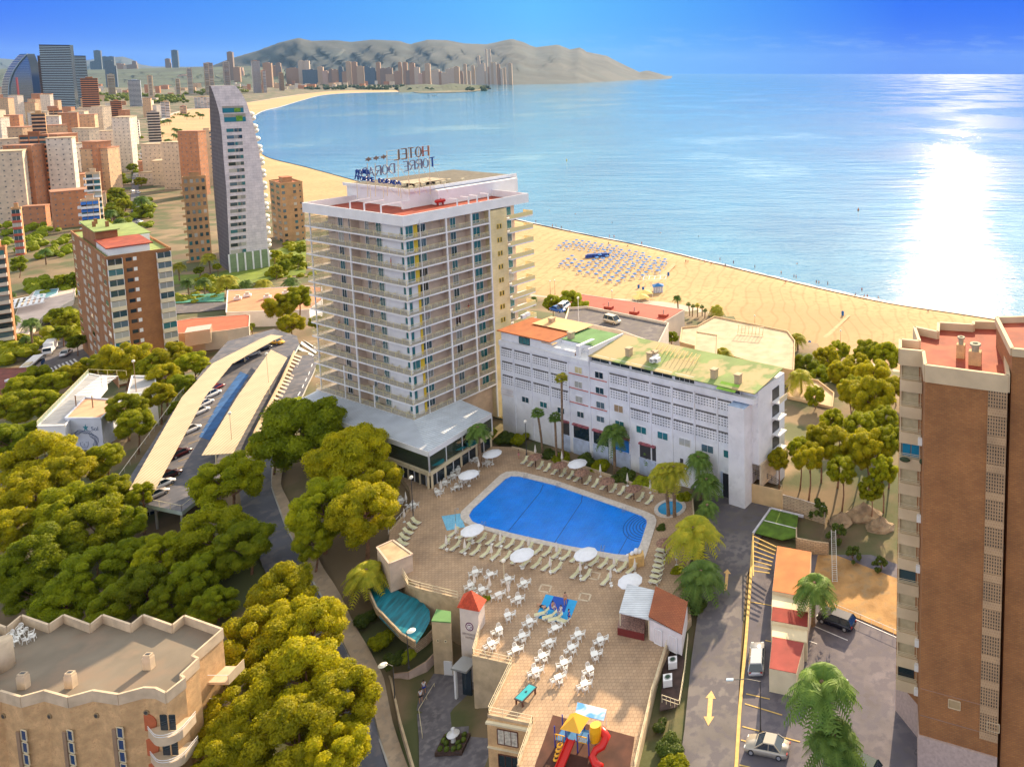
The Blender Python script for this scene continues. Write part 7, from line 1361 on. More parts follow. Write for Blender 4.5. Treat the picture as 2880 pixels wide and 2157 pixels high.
for px,yb,yt in((56,305,218),(136,300,240)):
 p=UN(px,yb,-24);h=ztop(p.x,p.y,yt)+24;b=MB()
 for dx,dy in((-1,-1),(1,-1),(1,1),(-1,1)):b.beam((dx,dy,0),(dx,dy,h),.5,.5,RED)
 for k in range(int(h/4)):b.beam((-1,-1,k*4),(1,-1,k*4+4),.35,.35,RED);b.beam((1,1,k*4),(-1,1,k*4+4),.35,.35,RED)
 tag(b.obj('tower_crane',None,False,p),'red lattice crane mast '+('before the dark sail-shaped tower' if px<100 else 'before the tallest glass tower'),'crane')
zgN=-28.5;c=UN(647,768,zgN);f=Fr(c.x,c.y,48);t=f.thing('curved_tower','tall white tower curving inward to a pointed top left of the hotel','building',zgN)
FL=[(242,592),(271,603),(319,617),(366,623),(461,630),(540,637),(768,648)];RG=[(242,662),(259,676),(287,692),(350,712),(429,728),(492,737),(600,746),(768,757)];LB_=[(242,588),(350,591),(540,600),(768,619)]
def itp(T,y):
 for i in range(len(T)-1):
  if T[i][0]<=y<=T[i+1][0]:k=(y-T[i][0])/(T[i+1][0]-T[i][0]);return T[i][1]+(T[i+1][1]-T[i][1])*k
 return T[0][1]if y<T[0][0]else T[-1][1]
vs=[];n=44;lev=[]
for j in range(n+1):
 py=768+(242-768)*j/n;z=ztop(c.x,c.y,py);xf=f.X(itp(FL,py),z);xr=f.X(itp(RG,py),z);p=f.w(xf,0,z);yb_=along(p,f.uy,itp(LB_,py));lev.append((z-zgN,xf,xr,yb_));vs+=[(xf,0,z-zgN),(xr,0,z-zgN),(xr,max(4,yb_),z-zgN),(xf,max(4,yb_),z-zgN)]
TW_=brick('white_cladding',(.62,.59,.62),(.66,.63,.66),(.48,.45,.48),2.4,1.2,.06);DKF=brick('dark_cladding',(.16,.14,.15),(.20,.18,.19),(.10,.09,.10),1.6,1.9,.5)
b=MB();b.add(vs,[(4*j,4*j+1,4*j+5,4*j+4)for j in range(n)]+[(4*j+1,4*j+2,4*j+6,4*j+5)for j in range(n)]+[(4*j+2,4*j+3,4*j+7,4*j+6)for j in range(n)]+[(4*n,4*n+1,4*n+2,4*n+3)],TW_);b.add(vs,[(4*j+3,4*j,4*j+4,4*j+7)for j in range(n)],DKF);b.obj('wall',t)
def cw(px,py):z=ztop(c.x,c.y,py);return f.X(px,z),z-zgN
for k in range(21):
 py=374+k*19.0
 for dx,g in((648,GL),(664,GLD),(674,GL)):
  x,z=cw(dx+k*1.25 if k<8 else dx+8+k*.25,py);link('window',window_mesh(3.0 if dx<650 else 1.8,1.7,PALE,GL,1),t,(x,-.03,z))
for(xa,ya,xb,yb_)in((626,300,684,319),(631,322,690,345)):
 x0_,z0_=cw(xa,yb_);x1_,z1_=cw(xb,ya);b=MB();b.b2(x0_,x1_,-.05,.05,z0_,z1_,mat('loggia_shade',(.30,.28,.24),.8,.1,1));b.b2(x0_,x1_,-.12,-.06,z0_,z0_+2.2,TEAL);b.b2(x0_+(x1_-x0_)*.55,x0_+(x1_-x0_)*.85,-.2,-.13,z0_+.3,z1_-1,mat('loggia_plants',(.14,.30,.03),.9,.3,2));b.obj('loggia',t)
CRB=mat('cream_bubble',(.74,.70,.60),.5,.05)
for k in range(24):z,xf,xr,yb_=lev[max(2,min(n-6,int(2+k*1.55)))];b=MB();b.ball((xr+.4,2.5,z),2.2,CRB,9,5,(.8,1.2,.62));b.obj('bubble_balcony',t,True)
b=MB();b.b2(0,lev[0][2],-.2,0,0,9,mat('green_glass_base',(.22,.30,.18),.3,.1));
for i in range(6):x=lev[0][2]*i/5;b.b2(x-.3,x+.3,-.6,-.2,0,9,WHITE)
b.obj('glazed_base',t)
slab('white_hotel_annexe',[(636,880),(640,818),(855,806),(905,808),(905,845),(870,872)],-28,-20.5,WHITE,mat('salmon_roof',(.56,.26,.14),.9,.1,.3),'low white building with salmon flat roof left of the hotel')
for i,(px,py)in enumerate(((669,842),(696,833),(752,838),(804,827))):p=UN(px,py,-20.2);b=MB();b.b2(-1.2,1.2,-.9,.9,0,.8,WHITE);b.b2(-.6,.6,-.5,.5,.8,1.7,PALE);tag(b.obj('roof_vent',None,False,p,.5),f'white roof vent on the salmon roof, {nth(i)} from the left','vent','vents on the salmon roof')
slab('red_terrace_building',[(492,940),(494,905),(535,898),(692,886),(702,888),(700,920),(640,930),(575,937)],-25,-19,PALE,mat('bright_red_terrace',(.56,.12,.06),.85,.12,.4),'building with bright red roof terrace right of the brown brick block')
b=MB();p=UN(560,945,-19);b.b2(-3.2,3.2,-3,3,-2,2.6,clear('scaffold_net',(.6,.5,.38),.75));tag(b.obj('scaffold',None,False,p,.6),'netted scaffold shaft against the red terrace building','scaffold')
slab('brown_roof_pavilion',[(-40,1095),(-40,1038),(100,1036),(88,1078),(60,1098)],-25,-19.5,BRN,mat('maroon_tiles',(.20,.045,.03),.8,.2,.6),'pavilion with dark maroon roof at the left edge below the bus')
b=MB();p=UN(25,1072,-19.4);b.b2(-.7,.7,-.5,.5,0,.5,WHITE);tag(b.obj('roof_skylight',None,False,p),'small white skylight on the dark maroon roof','skylight')
slab('plaza_terrace',[(15,960),(55,860),(95,822),(150,820),(212,812),(205,845),(120,890),(60,965)],-27.5,-25.5,PALE,mat('pink_terrace',(.58,.46,.40),.9,.12,.3),'pale plaza terrace with dark pergolas at the left')
slab('blue_basin',[(90,835),(100,818),(165,812),(160,826),(130,838)],-25.4,-25.0,WHITE,mat('basin_teal',(.12,.30,.36),.3,.1,1),'shallow teal basin on the plaza terrace','basin',.15)
b=MB();o=UN(60,860,-23)
for i in range(7):b.beam(UN(20+i*16,870-i*3,-23)-o,UN(30+i*16,845-i*3,-23)-o,.8,.2,WHITE)
for i in range(3):b.beam(UN(15,872-i*12,-23)-o,UN(125,850-i*12,-23)-o,.6,.2,DARKM if i==1 else WHITE)
tag(b.obj('plaza_pergola',None,False,o),'white and dark flat pergola over the left plaza','pergola')
road('boulevard',[(372,640),(368,560),(372,500),(380,470)],[(400,640),(392,560),(388,500),(392,470)],ROADM,z0=-28.4,lift=.2)
road('avenue',[(60,1000),(130,960),(215,925),(215,880)],[(130,1080),(215,1030),(300,985),(290,880)],ASPH2,z0=-26,lift=.3)
stripes('road_hatching',[(118,1048),(215,1010)],[(128,1068),(230,1025)],9,WLINE,z0=-26,lift=.4)
road('garden_lawn',[(560,800),(640,808),(860,770)],[(600,770),(700,745),(860,660)],mat('sunny_lawn',(.16,.22,.02),.95,.2,.2),z0=-28,lift=.15)
road('garden_lawn',[(480,800),(560,800)],[(490,775),(560,772)],mat('sunny_lawn',(.16,.22,.02)),z0=-28,lift=.15)
road('tennis_court',[(490,855),(630,850)],[(492,832),(632,826)],mat('court_green',(.06,.26,.18),.8,.1,1),z0=-27,lift=.3)
road('side_road',[(490,885),(560,880),(640,872)],[(488,860),(560,856),(640,852)],ASPH2,z0=-26,lift=.3)
rail('tennis_fence',[(490,856),(632,850)],-26.6,'green mesh fence of the tennis court',3.0,mat('fence_green',(.04,.2,.14)),5,bars=3)
pod=slab('parking_podium',[(1590,905),(1600,872),(1650,868),(1880,915),(1850,975),(1740,935)],-9,3.0,PALE,ASPH2,'raised parking podium with white edge behind the white wing','car park',.7)
slab('red_roof_hall',[(1640,925),(1560,850),(1590,822),(1620,826),(1925,872),(1862,910)],-22,-9.5,PALE,mat('brick_red_sheet',(.40,.065,.035),.75,.12,.3),'wide building with brick-red roof between the wing and the beach',par=.15)
for i,(px,py)in enumerate(((1712,868),(1784,882),(1866,890))):p=UN(px,py,-9.4);b=MB();b.b2(-1.4,1.4,-.8,.8,0,.8,mat('brick_red_sheet',(.4,.065,.035)));b.cyl((0,0,.8),(0,0,2.2),.15,.15,GREYM,6);tag(b.obj('roof_vent',None,False,p,-.3),f'red vent box on the brick-red roof, {nth(i)} from the left','vent','vents on the brick-red roof')
slab('beige_terrace_building',[(1912,965),(1918,925),(1962,920),(2010,893),(2215,935),(2235,962),(2232,1045),(2150,1030)],-20,-10,mat('peach_wall2',(.62,.44,.26),.9,.08,.4),GRAVEL,'flat-roofed beige beach building behind the green roof',par=.5)
slab('beige_tower_room',[(1955,990),(1958,935),(2018,945),(2015,1002)],-14,-5.5,mat('peach_wall2',(.62,.44,.26)),GRAVEL,'beige stair room rising from the beach building',par=.3)
b=MB();p=UN(2075,938,-9.8)
for i in range(8):b.beam((i*1.1,0,0),(i*1.1+.3,0,2.6),.15,.15,CREAM)
b.beam((0,0,2.6),(8.2,0,2.6),.15,.15,CREAM);b.beam((0,0,.4),(8,0,.4),.15,.15,CREAM);tag(b.obj('roof_sign_frame',None,False,p,-.25),'slatted metal sign frame on the beige beach building roof','sign frame')
slab('car_port',[(2215,1120),(2225,1060),(2300,1075),(2345,1110),(2340,1150)],-14,-12.5,mat('peach_wall2',(.62,.44,.26)),mat('sand_court',(.60,.42,.25),.9,.1,.4),'sandy walled court behind the white wing end','courtyard',.6)
# skyline
def winmat(name,wall,w1=(.10,.11,.12),w2=(.28,.27,.25),bw=3.2,bh=3.3,ms=1.2):return brick(name,w1,w2,wall,bw,bh,ms,.8,True,0,0)
SKM=[winmat('sky_a',(.46,.33,.22)),winmat('sky_b',(.36,.23,.15)),winmat('sky_c',(.52,.42,.33)),winmat('sky_d',(.26,.19,.15),ms=1.0),winmat('sky_e',(.10,.14,.19),(.04,.07,.1),(.14,.18,.22),2.4,3.3,.5),winmat('sky_f',(.52,.36,.28))]
SKW=['sand-coloured','tan','pale','grey-brown','dark blue-grey','pinkish']
sky=[(273,288,143,212,4),(260,274,174,215,4),(295,306,160,214,4),(310,324,160,220,4),(303,324,172,240,4),(328,350,180,212,1),(352,362,184,212,2),(363,386,183,212,3),(377,386,173,205,3),(470,481,166,203,3),(490,504,142,205,4),(646,659,147,235,3),(661,676,190,236,1),(425,446,202,216,0),(448,462,201,218,0),(470,500,208,224,1),(505,530,212,232,5),(390,400,200,214,1),(672,684,191,232,5),(745,765,178,240,1),(768,778,186,238,1),(780,791,178,238,3)]
rn=random.Random(11)
def skc(a,L_):return[(700+x0/2.118,700+x1/2.118,150+y0/2.118,150+y1/2.118,k)for x0,x1,y0,y1,k in L_]
sky+=skc(0,[(303,331,46,150,2),(337,364,46,150,2),(233,300,90,150,1),(330,408,100,146,4),(416,444,82,154,0),(444,472,106,156,5),(480,500,95,152,3),(500,535,100,150,1),(541,562,82,150,4),(586,612,52,150,0),(619,646,54,150,1),(650,686,80,160,0),(694,724,82,164,4),(726,756,90,166,4),(764,786,56,160,1),(788,820,92,164,3),(824,856,88,164,3),(820,870,126,162,0),(896,912,56,150,1),(924,946,56,140,1),(962,990,60,150,1),(940,966,106,164,3),(990,1018,86,160,2),(1054,1082,64,165,0),(1036,1062,110,162,1),(1092,1116,106,166,2),(1112,1134,98,164,2),(1150,1178,118,166,2),(1176,1204,96,164,2),(1204,1224,90,162,2),(1226,1254,82,164,0),(560,590,112,152,1),(870,900,110,160,1),(1012,1034,124,160,5),(1134,1150,112,160,1)])
sky+=[(1340+i*8.5+rn.uniform(-2,2),1346+i*8.5+rn.uniform(-1,3),rn.uniform(176,205),234,rn.choice([0,1,2,2]))for i in range(12)]+[(1368,1373,140,228,2),(1378,1383,140,228,2),(1345,1352,158,230,2),(1440,1448,170,226,2),(1455,1461,178,226,2),(1625,1628,184,216,2),(1646,1648,186,217,2)]+[(1295+i*11,1302+i*11,rn.uniform(180,205),232,rn.choice([0,1,2]))for i in range(5)]
sky+=[(1452+i*13,1457+i*13+rn.uniform(0,4),rn.uniform(182,208),226,rn.choice([1,2,3]))for i in range(11)]
sky.sort()
SHP=['slim','broad','square']
for i,(x0_,x1_,yt,yb,k)in enumerate(sky):
 zg=-27;yb2=yb if x0_>=1440 else 238 if x0_>760 else max(yb,222)+6;p=UN((x0_+x1_)/2,max(yb2,219),zg);w_=(x1_-x0_)/PXS(p);h=ztop(p.x,p.y,yt)-zg;b=MB();d=min(w_,26)
 b.b2(-w_/2,w_/2,0,d,-2,h,SKM[k]);b.b2(-w_*.25,w_*.2,d*.3,d*.7,h,h+4,SKM[k])
 if i%3==0:b.b2(w_/2,w_*.62,d*.2,d*.8,-2,h*.82,SKM[k])
 tag(b.obj('skyline_tower',None,False,p,math.atan2(-p.x,p.y)*.6),f'{SHP[0] if h > w_ * 3 else SHP[1] if w_ > h * .6 else SHP[2]} {SKW[k]} tower, {nth(i)} from the left on the far skyline','tower','towers on the far skyline')
rn=random.Random(21);HW=['beige','cream','brown','white'];RM=[mat('roof_a',(.42,.20,.12),.9,.1,.1),GRAVEL];hs_=[]
for _ in range(2500):
 if len(hs_)>=298:break
 r=rn.random()
 if r<.36:px,py=rn.uniform(640,1120),rn.uniform(226,254)
 elif r<.60:px,py=rn.uniform(0,640),rn.uniform(214,270)
 elif r<.88:px,py=rn.uniform(-20,450),rn.uniform(270,500)
 else:px,py=rn.uniform(-20,560),rn.uniform(500,640)
 if any(abs(px-a)<9 and abs(py-c)<(4 if py<260 else 10)for a,c in hs_):continue
 if py>300 and(360<px<415 or px>430 and py<450)or(py>560 and px>280):continue
 sh=itp([(640,300),(720,285),(800,262),(900,256),(1120,253)][0:]and[(640,290),(720,278),(860,258),(1000,251),(1130,249)],px)if px>=640 else 999
 if py>sh-3:continue
 hs_.append((px,py))
hs_.sort()
for i,(px,py)in enumerate(hs_):
 zg=-28.6;p=UN(px,py,zg);k=rn.randrange(4);w_=rn.uniform(14,34)if py<260 else rn.uniform(10,20);d=w_*rn.uniform(.5,.9);h=rn.uniform(9,30)if py<260 else rn.uniform(7,24)if rn.random()<.6 else rn.uniform(28,52);w_=w_ if h<26 or py<260 else rn.uniform(12,17);b=MB();b.b2(-w_/2,w_/2,0,d,-1,h,winmat('low_'+HW[k],[(.56,.38,.23),(.60,.50,.38),(.48,.22,.11),(.64,.58,.50)][k],ms=1.3));b.b2(-w_/2-.3,w_/2+.3,-.3,d+.3,h,h+.6,RM[k%2])
 where='in the distant old town' if px>640 and py<260 else 'on the far inland plain' if py<260 else 'among the nearer left-hand streets'
 tag(b.obj('town_house',None,False,p,rn.uniform(-.2,.9)),f'{["low", "wide", "boxy"][i % 3]} {HW[k]} town building, {nth(i)} from the left {where}','building','town buildings between the towers')
def wood(label,pts,zg,s,seed,m=PDK):
 rn=random.Random(seed);b=MB();p0=UN(*pts[0],zg)
 for k,(px,py)in enumerate(pts):
  p=UN(px,py,zg)-p0
  for j in range(4):
   c_=(p.x+rn.uniform(-s,s),p.y+rn.uniform(-s,s)*1.5,rn.uniform(.2,.8)*s);r_=s*rn.uniform(.4,.8);vs=[];n=8;kk=5
   for a in range(kk+1):
    for t_ in range(n):th=math.pi*a/kk;q=r_*(1+rn.uniform(-.22,.22));vs.append((c_[0]+q*math.sin(th)*math.cos(t_*2*math.pi/n),c_[1]+q*math.sin(th)*math.sin(t_*2*math.pi/n),c_[2]+q*math.cos(th)*.8))
   b.add(vs,[(a*n+t_,(a+1)*n+t_,(a+1)*n+(t_+1)%n,a*n+(t_+1)%n)for a in range(kk)for t_ in range(n)],m)
 o=b.obj(label,None,False,p0);o['kind']='stuff'
def scat(x0,x1,y0,y1,n,sd):r=random.Random(sd);return[(r.uniform(x0,x1),r.uniform(y0,y1))for _ in range(n)]
wood('far_wood',scat(265,360,268,285,22,1)+scat(395,520,270,290,26,2)+scat(520,600,255,268,14,3)+scat(640,700,245,262,14,4),-27,9,1)
wood('far_wood',scat(870,1140,244,253,60,5)+scat(1120,1370,245,256,40,6),-28,12,2,mat('far_foliage',(.055,.085,.04),.95,.3,.1))
wood('far_wood',scat(20,330,208,222,40,7)+scat(330,760,212,240,70,8),-28,14,3,mat('far_foliage',(.055,.085,.04)))
wood('promenade_trees',scat(440,470,340,352,6,9)+scat(460,560,320,334,12,10),-28.4,3.2,4,PDK)
wood('garden_shrubs',scat(560,640,790,835,12,11)+scat(770,860,690,790,26,12)+scat(480,600,845,862,10,13),-28,2.2,5,PG)
wood('street_trees',scat(0,420,300,520,70,31)+scat(0,250,500,700,34,32)+scat(110,210,795,835,14,14)+scat(290,345,560,660,22,15)+scat(395,425,560,640,8,16)+scat(60,200,700,730,5,17),-28,3.4,6,PDK)
wood('undergrowth',scat(150,240,880,960,16,18)+scat(0,120,960,1010,12,19),-27,3,7,PG)
ci=0
for i,(px,py,r_)in enumerate([(300,520,26),(325,545,24),(290,560,22),(350,575,22),(318,600,26),(345,655,24),(300,640,20),(335,500,18),(372,470,14),(395,510,16),(410,590,20),(370,655,18),(395,455,12),(55,735,20),(52,752,18),(170,790,22),(205,785,24),(135,800,20),(190,900,26),(175,935,26),(160,880,20),(700,925,10),(708,915,9),(660,812,12),(775,760,18),(800,745,20),(835,730,18),(770,715,16),(845,700,16),(560,760,14),(610,750,12),(215,960,24)]):
 tree(px,py,r_,-28 if py<860 else-26.5,5,'d' if i%3 else 'g',f'leafy city tree, {nth(i)} counted from the boulevard downwards','city street trees',name='street_tree')
HAZE_D=1.5e-5
# vehicles
CARM={}
def make_car(kind,col,key):
 P={'hatch':(4.0,1.72,1.45),'sedan':(4.5,1.78,1.42),'suv':(4.5,1.85,1.68),'van':(4.4,1.8,1.8),'wagon':(4.7,1.8,1.45)}[kind];Ln,Wd,Ht=P;h=Wd/2
 pm=mat('car_paint_'+key,col,.25,0,metal=.3 if key!='white' else 0,spec=.6);t=link('car',None)
 st=[(-.5,.78,.35,.62),(-.47,.9,.25,.72),(-.36,1,.2,.80),(-.1,1,.2,.84),(.2,1,.2,.84),(.34,.98,.2,.78),(.46,.9,.22,.66),(.5,.78,.34,.56)]
 if kind in('van','suv'):st=[(x,a,z0,z1+.12)for x,a,z0,z1 in st]
 b=MB();vs=[]
 for x,a,z0,z1 in st:vs+=[(x*Ln,-h*a,z0),(x*Ln,-h*a,z1*.6),(x*Ln,-h*a*.94,z1),(x*Ln,h*a*.94,z1),(x*Ln,h*a,z1*.6),(x*Ln,h*a,z0)]
 n=6;b.add(vs,[(j*n+i,j*n+(i+1)%n,(j+1)*n+(i+1)%n,(j+1)*n+i)for j in range(len(st)-1)for i in range(n)]+[tuple(range(n-1,-1,-1)),tuple(range((len(st)-1)*n,len(st)*n))],pm);b.obj('body',t,True)
 zb=st[3][3];r0,r1,f0,f1={'hatch':(-.44,-.36,.08,.26),'sedan':(-.34,-.2,.06,.24),'suv':(-.47,-.4,.12,.28),'van':(-.48,-.44,.2,.36),'wagon':(-.48,-.40,.08,.26)}[kind]
 b=MB();lo_=[(r0*Ln,-h*.92,zb),(f1*Ln,-h*.92,zb),(f1*Ln,h*.92,zb),(r0*Ln,h*.92,zb)];up=[(r1*Ln,-h*.74,Ht-.05),(f0*Ln,-h*.74,Ht-.05),(f0*Ln,h*.74,Ht-.05),(r1*Ln,h*.74,Ht-.05)]
 b.add(lo_+up,[(0,1,5,4),(1,2,6,5),(2,3,7,6),(3,0,4,7)],GLD);b.obj('windows',t)
 b=MB();b.add([(x,y,z)for x,y,z in up]+[(x*.96+(.02),y*.9,Ht)for x,y,z in up],[(0,1,5,4),(1,2,6,5),(2,3,7,6),(3,0,4,7),(4,5,6,7)],pm)
 for i in range(4):b.beam(lo_[i],up[i],.09,.09,pm)
 for s in(-1,1):xm=(r1+f0)/2*Ln;b.beam((xm,s*h*.93,zb),(xm,s*h*.75,Ht-.05),.07,.05,pm)
 b.obj('roof',t)
 wm_=mat('tyre',(.02,.02,.022),.8,0);rm_=mat('rim',(.45,.45,.47),.4,0,metal=.5)
 for x in(-.31,.32):
  for s in(-1,1):b=MB();b.cyl((x*Ln,s*(h-.2),.31),(x*Ln,s*(h+.01),.31),.31,.31,wm_,12);b.cyl((x*Ln,s*(h+.005),.31),(x*Ln,s*(h+.02),.31),.19,.19,rm_,10);b.obj('wheel',t)
 for s in(-1,1):b=MB();b.box((.475*Ln,s*h*.66,.58),(.14,.3,.12),mat('headlight',(.7,.72,.7),.15,0));b.obj('headlight',t);b=MB();b.box((-.485*Ln,s*h*.7,.66),(.1,.22,.16),mat('tail_light',(.4,.01,.01),.3,0));b.obj('tail_light',t)
 return t
WH_=(.72,.73,.76);SI=(.42,.43,.46);BK=(.015,.016,.03)
CARS=[((2128,1862),(0,-1),-8.0,'wagon',SI,'silver','silver estate car parked along the lane by the garages',1.12),((2158,2110),(-40,-8),-8.0,'sedan',(.40,.36,.30),'champagne','champagne saloon parked across the bay by the curved lamp',1.12),((2352,1752),(-70,-26),-8.0,'wagon',BK,'black','shiny black car by the brown palm trunk',1.15),((2410,2165),(-60,-30),-8.0,'wagon',(.01,.03,.03),'blackgreen','dark car cut by the bottom edge beside the dense palms',1.15),((2050,1345),(6,30),-8.0,'hatch',(.35,.55,.62),'pale_blue','pale blue car inside the garage opening of the white wing',1),((1722,908),(30,8),3.05,'van',(.55,.48,.36),'beige','beige people carrier on the parking podium',1.15),((1586,868),(20,-14),3.05,'van',WH_,'white','white van beside the blue car behind the orange roof',1.1),((1568,876),(24,6),3.05,'sedan',(.02,.10,.35),'blue','blue car parked beside the white van',1.1),((777,966),(30,4),-7.85,'sedan',(.80,.40,.02),'taxi_yellow','yellow car at the far end of the long canopy',1.05),((740,984),(28,-8),-7.85,'hatch',BK,'black','black car next to the yellow one under the canopy',1),((706,1001),(28,-8),-7.85,'hatch',SI,'silver','silver hatchback under the bend of the long canopy',1),((672,1018),(28,-8),-7.85,'hatch',(.02,.05,.12),'navy','navy hatchback left of the silver one under the canopy',1),((592,1115),(26,-12),-7.85,'suv',WH_,'white','white car, upper one of three white cars under the long canopy',1),((573,1140),(26,-12),-7.85,'hatch',WH_,'white','white car, middle one of three white cars under the long canopy',1),((557,1164),(26,-12),-7.85,'suv',WH_,'white','white car, lower one of three white cars under the long canopy',1),((530,1216),(26,-12),-7.85,'suv',WH_,'white','single white car halfway down the long canopy',1),((505,1281),(26,-12),-7.85,'hatch',(.08,.01,.015),'maroon','maroon hatchback poking out from the long canopy',1),((474,1343),(26,-12),-7.85,'hatch',(.05,.012,.015),'darkred','dark red car near the lower end of the long canopy',1),((454,1368),(26,-12),-7.85,'hatch',WH_,'white','white car with red lights at the lower canopy end',1),((436,1397),(26,-12),-7.85,'hatch',(.55,.5,.48),'cream','pale car standing last at the near edge of the raised car park',1),((612,1092),(26,-12),-7.85,'hatch',(.25,.02,.03),'red','small red car above the three white cars',.8),((437,1452),(26,-6),-13.2,'hatch',WH_,'white','white car half hidden beneath the raised car park',1),((186,997),(18,-14),-26.6,'sedan',(.62,.62,.66),'pale_silver','pale silver car following the truck on the avenue',1.2),((2206,1158),(20,6),-14,'hatch',WH_,'white','white car parked behind the end of the white wing',1),((2298,1088),(20,4),-17,'hatch',WH_,'white','white car behind the sandy walled court',1),((2325,1095),(20,4),-17,'hatch',(.2,.3,.4),'blue_grey','blue-grey car beside the white one behind the court',1)]
proto={}
for(p,d,z,kind,col,key,lab,s)in CARS:
 w_=UN(*p,z);q=UN(p[0]+d[0]*.3,p[1]+d[1]*.3,z);a=math.atan2(q.y-w_.y,q.x-w_.x)if d!=(0,-1)else R(92)
 if(kind,key)not in proto:t=make_car(kind,col,key);proto[(kind,key)]=t;t.location=w_;t.rotation_euler=(0,0,a);t.scale=(s,)*3;tag(t,lab,'car')
 else:dup(proto[(kind,key)],w_,a,lab,None,s)
bv=[(386,566,'black'),(378,580,'white'),(391,588,'white'),(380,600,'navy'),(372,540,'white'),(388,545,'white'),(376,520,'silver'),(386,500,'white'),(388,612,'silver'),(372,622,'navy'),(393,627,'white'),(379,640,'silver')]
CC={'black':(BK,'black'),'white':(WH_,'white'),'navy':((.02,.05,.12),'navy'),'silver':(SI,'silver')}
for i,(px,py,k)in enumerate(bv):
 w_=UT(px,py,-28.3);lab=f'{k} car on the boulevard, {nth(i)} in the double line of cars';w_.z+=.25
 if('hatch',k)not in proto:t=make_car('hatch',*CC[k]);proto[('hatch',k)]=t;t.location=w_;t.rotation_euler=(0,0,R(100));tag(t,lab,'car','cars along the boulevard')
 else:dup(proto[('hatch',k)],w_,R(100),lab,'cars along the boulevard',1.1)
w_=UN(140,992,-26.6);q=UN(150,980,-26.6);tr=thing('box_truck','white box truck on the avenue left of the brown brick block','truck',w_,math.atan2(q.y-w_.y,q.x-w_.x)+math.pi);b=MB();b.b2(-4.6,1.2,-1.2,1.2,.9,3.6,WHITE);b.obj('cargo_box',tr);b=MB();b.b2(1.3,3.2,-1.1,1.1,.6,2.6,WHITE);b.obj('cab',tr);b=MB();b.b2(3.2,3.24,-.95,.95,1.5,2.4,GLD);b.b2(1.9,3.0,-1.13,-1.1,1.5,2.3,GLD);b.obj('windscreen',tr)
for x in(-3.4,2.2):
 for y in(-1,1):b=MB();b.cyl((x,y,.5),(x,y*1.2,.5),.5,.5,mat('tyre',(.02,.02,.022)),10);b.obj('wheel',tr)
w_=UN(92,1040,-25.8);q=UN(112,1022,-25.8);bs_=thing('bus','white city bus with blue rear behind the maroon roof','bus',w_,math.atan2(q.y-w_.y,q.x-w_.x));b=MB();b.b2(-6,5.9,-1.25,1.25,.4,3.0,WHITE);b.b2(-5,-2,-.8,.8,3.0,3.25,CREAM);b.obj('body',bs_);b=MB();b.b2(5.9,5.95,-1.2,1.2,.4,1.7,mat('bus_blue',(.02,.12,.40)));b.b2(2.5,5.9,-1.28,-1.25,.4,1.5,mat('bus_blue',(.02,.12,.4)));b.obj('blue_panel',bs_);b=MB();b.b2(-5.6,5.5,-1.28,-1.25,1.6,2.6,GLD);b.b2(5.9,5.95,-1.1,1.1,1.75,2.7,GLD);b.obj('windows',bs_)
for x in(-4,4):
 for y in(-1,1):b=MB();b.cyl((x,y,.5),(x,y*1.27,.5),.5,.5,mat('tyre',(.02,.02,.022)),10);b.obj('wheel',bs_)
def bike(label,px,py,a):
 t=thing('bicycle',label,'bicycle',UN(px,py,-8.0),a,'bicycles at the brick tower');bm_=DARKM
 for x in(-.52,.52):
  b=MB();pts=[(x+.33*math.cos(i*math.pi/8),0,.34+.33*math.sin(i*math.pi/8))for i in range(17)];b.tube(pts,.022,bm_,5)
  for i in range(0,16,4):b.beam((x,0,.34),pts[i],.01,.01,GREYM)
  b.obj('wheel',t)
 b=MB()
 for p,q in(((-.52,0,.34),(-.15,0,.8)),((-.15,0,.8),(.38,0,.82)),((.38,0,.82),(-.05,0,.34)),((-.05,0,.34),(-.52,0,.34)),((-.05,0,.34),(-.18,0,.92)),((.38,0,.95),(.52,0,.34))):b.beam(p,q,.035,.035,mat('bike_frame',(.10,.03,.04)))
 b.obj('frame',t);b=MB();b.beam((.36,-.25,.98),(.36,.25,.98),.03,.03,bm_);b.obj('handlebar',t);b=MB();b.box((-.18,0,.95),(.24,.12,.05),bm_);b.obj('saddle',t)
for i,(px,py)in enumerate(((2592,2118),(2612,2125),(2635,2138),(2662,2140),(2690,2148),(2715,2152))):bike(f'dark bicycle, {nth(i)} from the left against the tower plinth',px,py,.3+i*.5)
# beach
BPM=mat('beach_parasol_blue',(.02,.22,.60),.8,.08,1);BLM=mat('beach_bed',(.36,.46,.60),.8,.1,2)
b=MB();b.cyl((0,0,0),(0,0,2.1),.04,.04,WHITE2,5);b.lathe([(1.15,1.85),(.8,2.05),(.05,2.3),(.001,2.35)],BPM,n=8);BP_=b.mesh('beach_parasol')
b=MB();b.b2(-.95,.45,-.32,.32,.25,.38,BLM);b.box((.75,0,.55),(.75,.64,.08),BLM,M=Matrix.Rotation(R(-35),3,'Y'));b.b2(-.9,-.82,-.3,.3,0,.25,WHITE2);b.b2(.3,.4,-.3,.3,0,.25,WHITE2);BB_=b.mesh('beach_bed')
def inq(px,py):return inpoly(px,py,[(1565,684),(1620,676),(1780,705),(1892,740),(1878,758),(1830,775),(1735,800),(1690,790),(1560,745),(1600,722),(1650,735),(1700,712),(1640,705),(1570,695)])
pts=[]
o0=UN(1565,690,-28.8);ev=(UN(1892,742,-28.8)-o0).normalized();fv=Vector((-ev.y,ev.x,0))
for i in range(-2,44):
 for j in range(-26,12):
  p=o0+ev*(i*5.2+(j%2)*2.4)+fv*(j*4.6);px,py=PJ((p.x,p.y,-28))
  if inq(px,py):pts.append((i,j,p,px,py))
pts.sort(key=lambda a:(-a[1],a[0]));rows={}
for q in pts:rows.setdefault(q[1],[]).append(q)
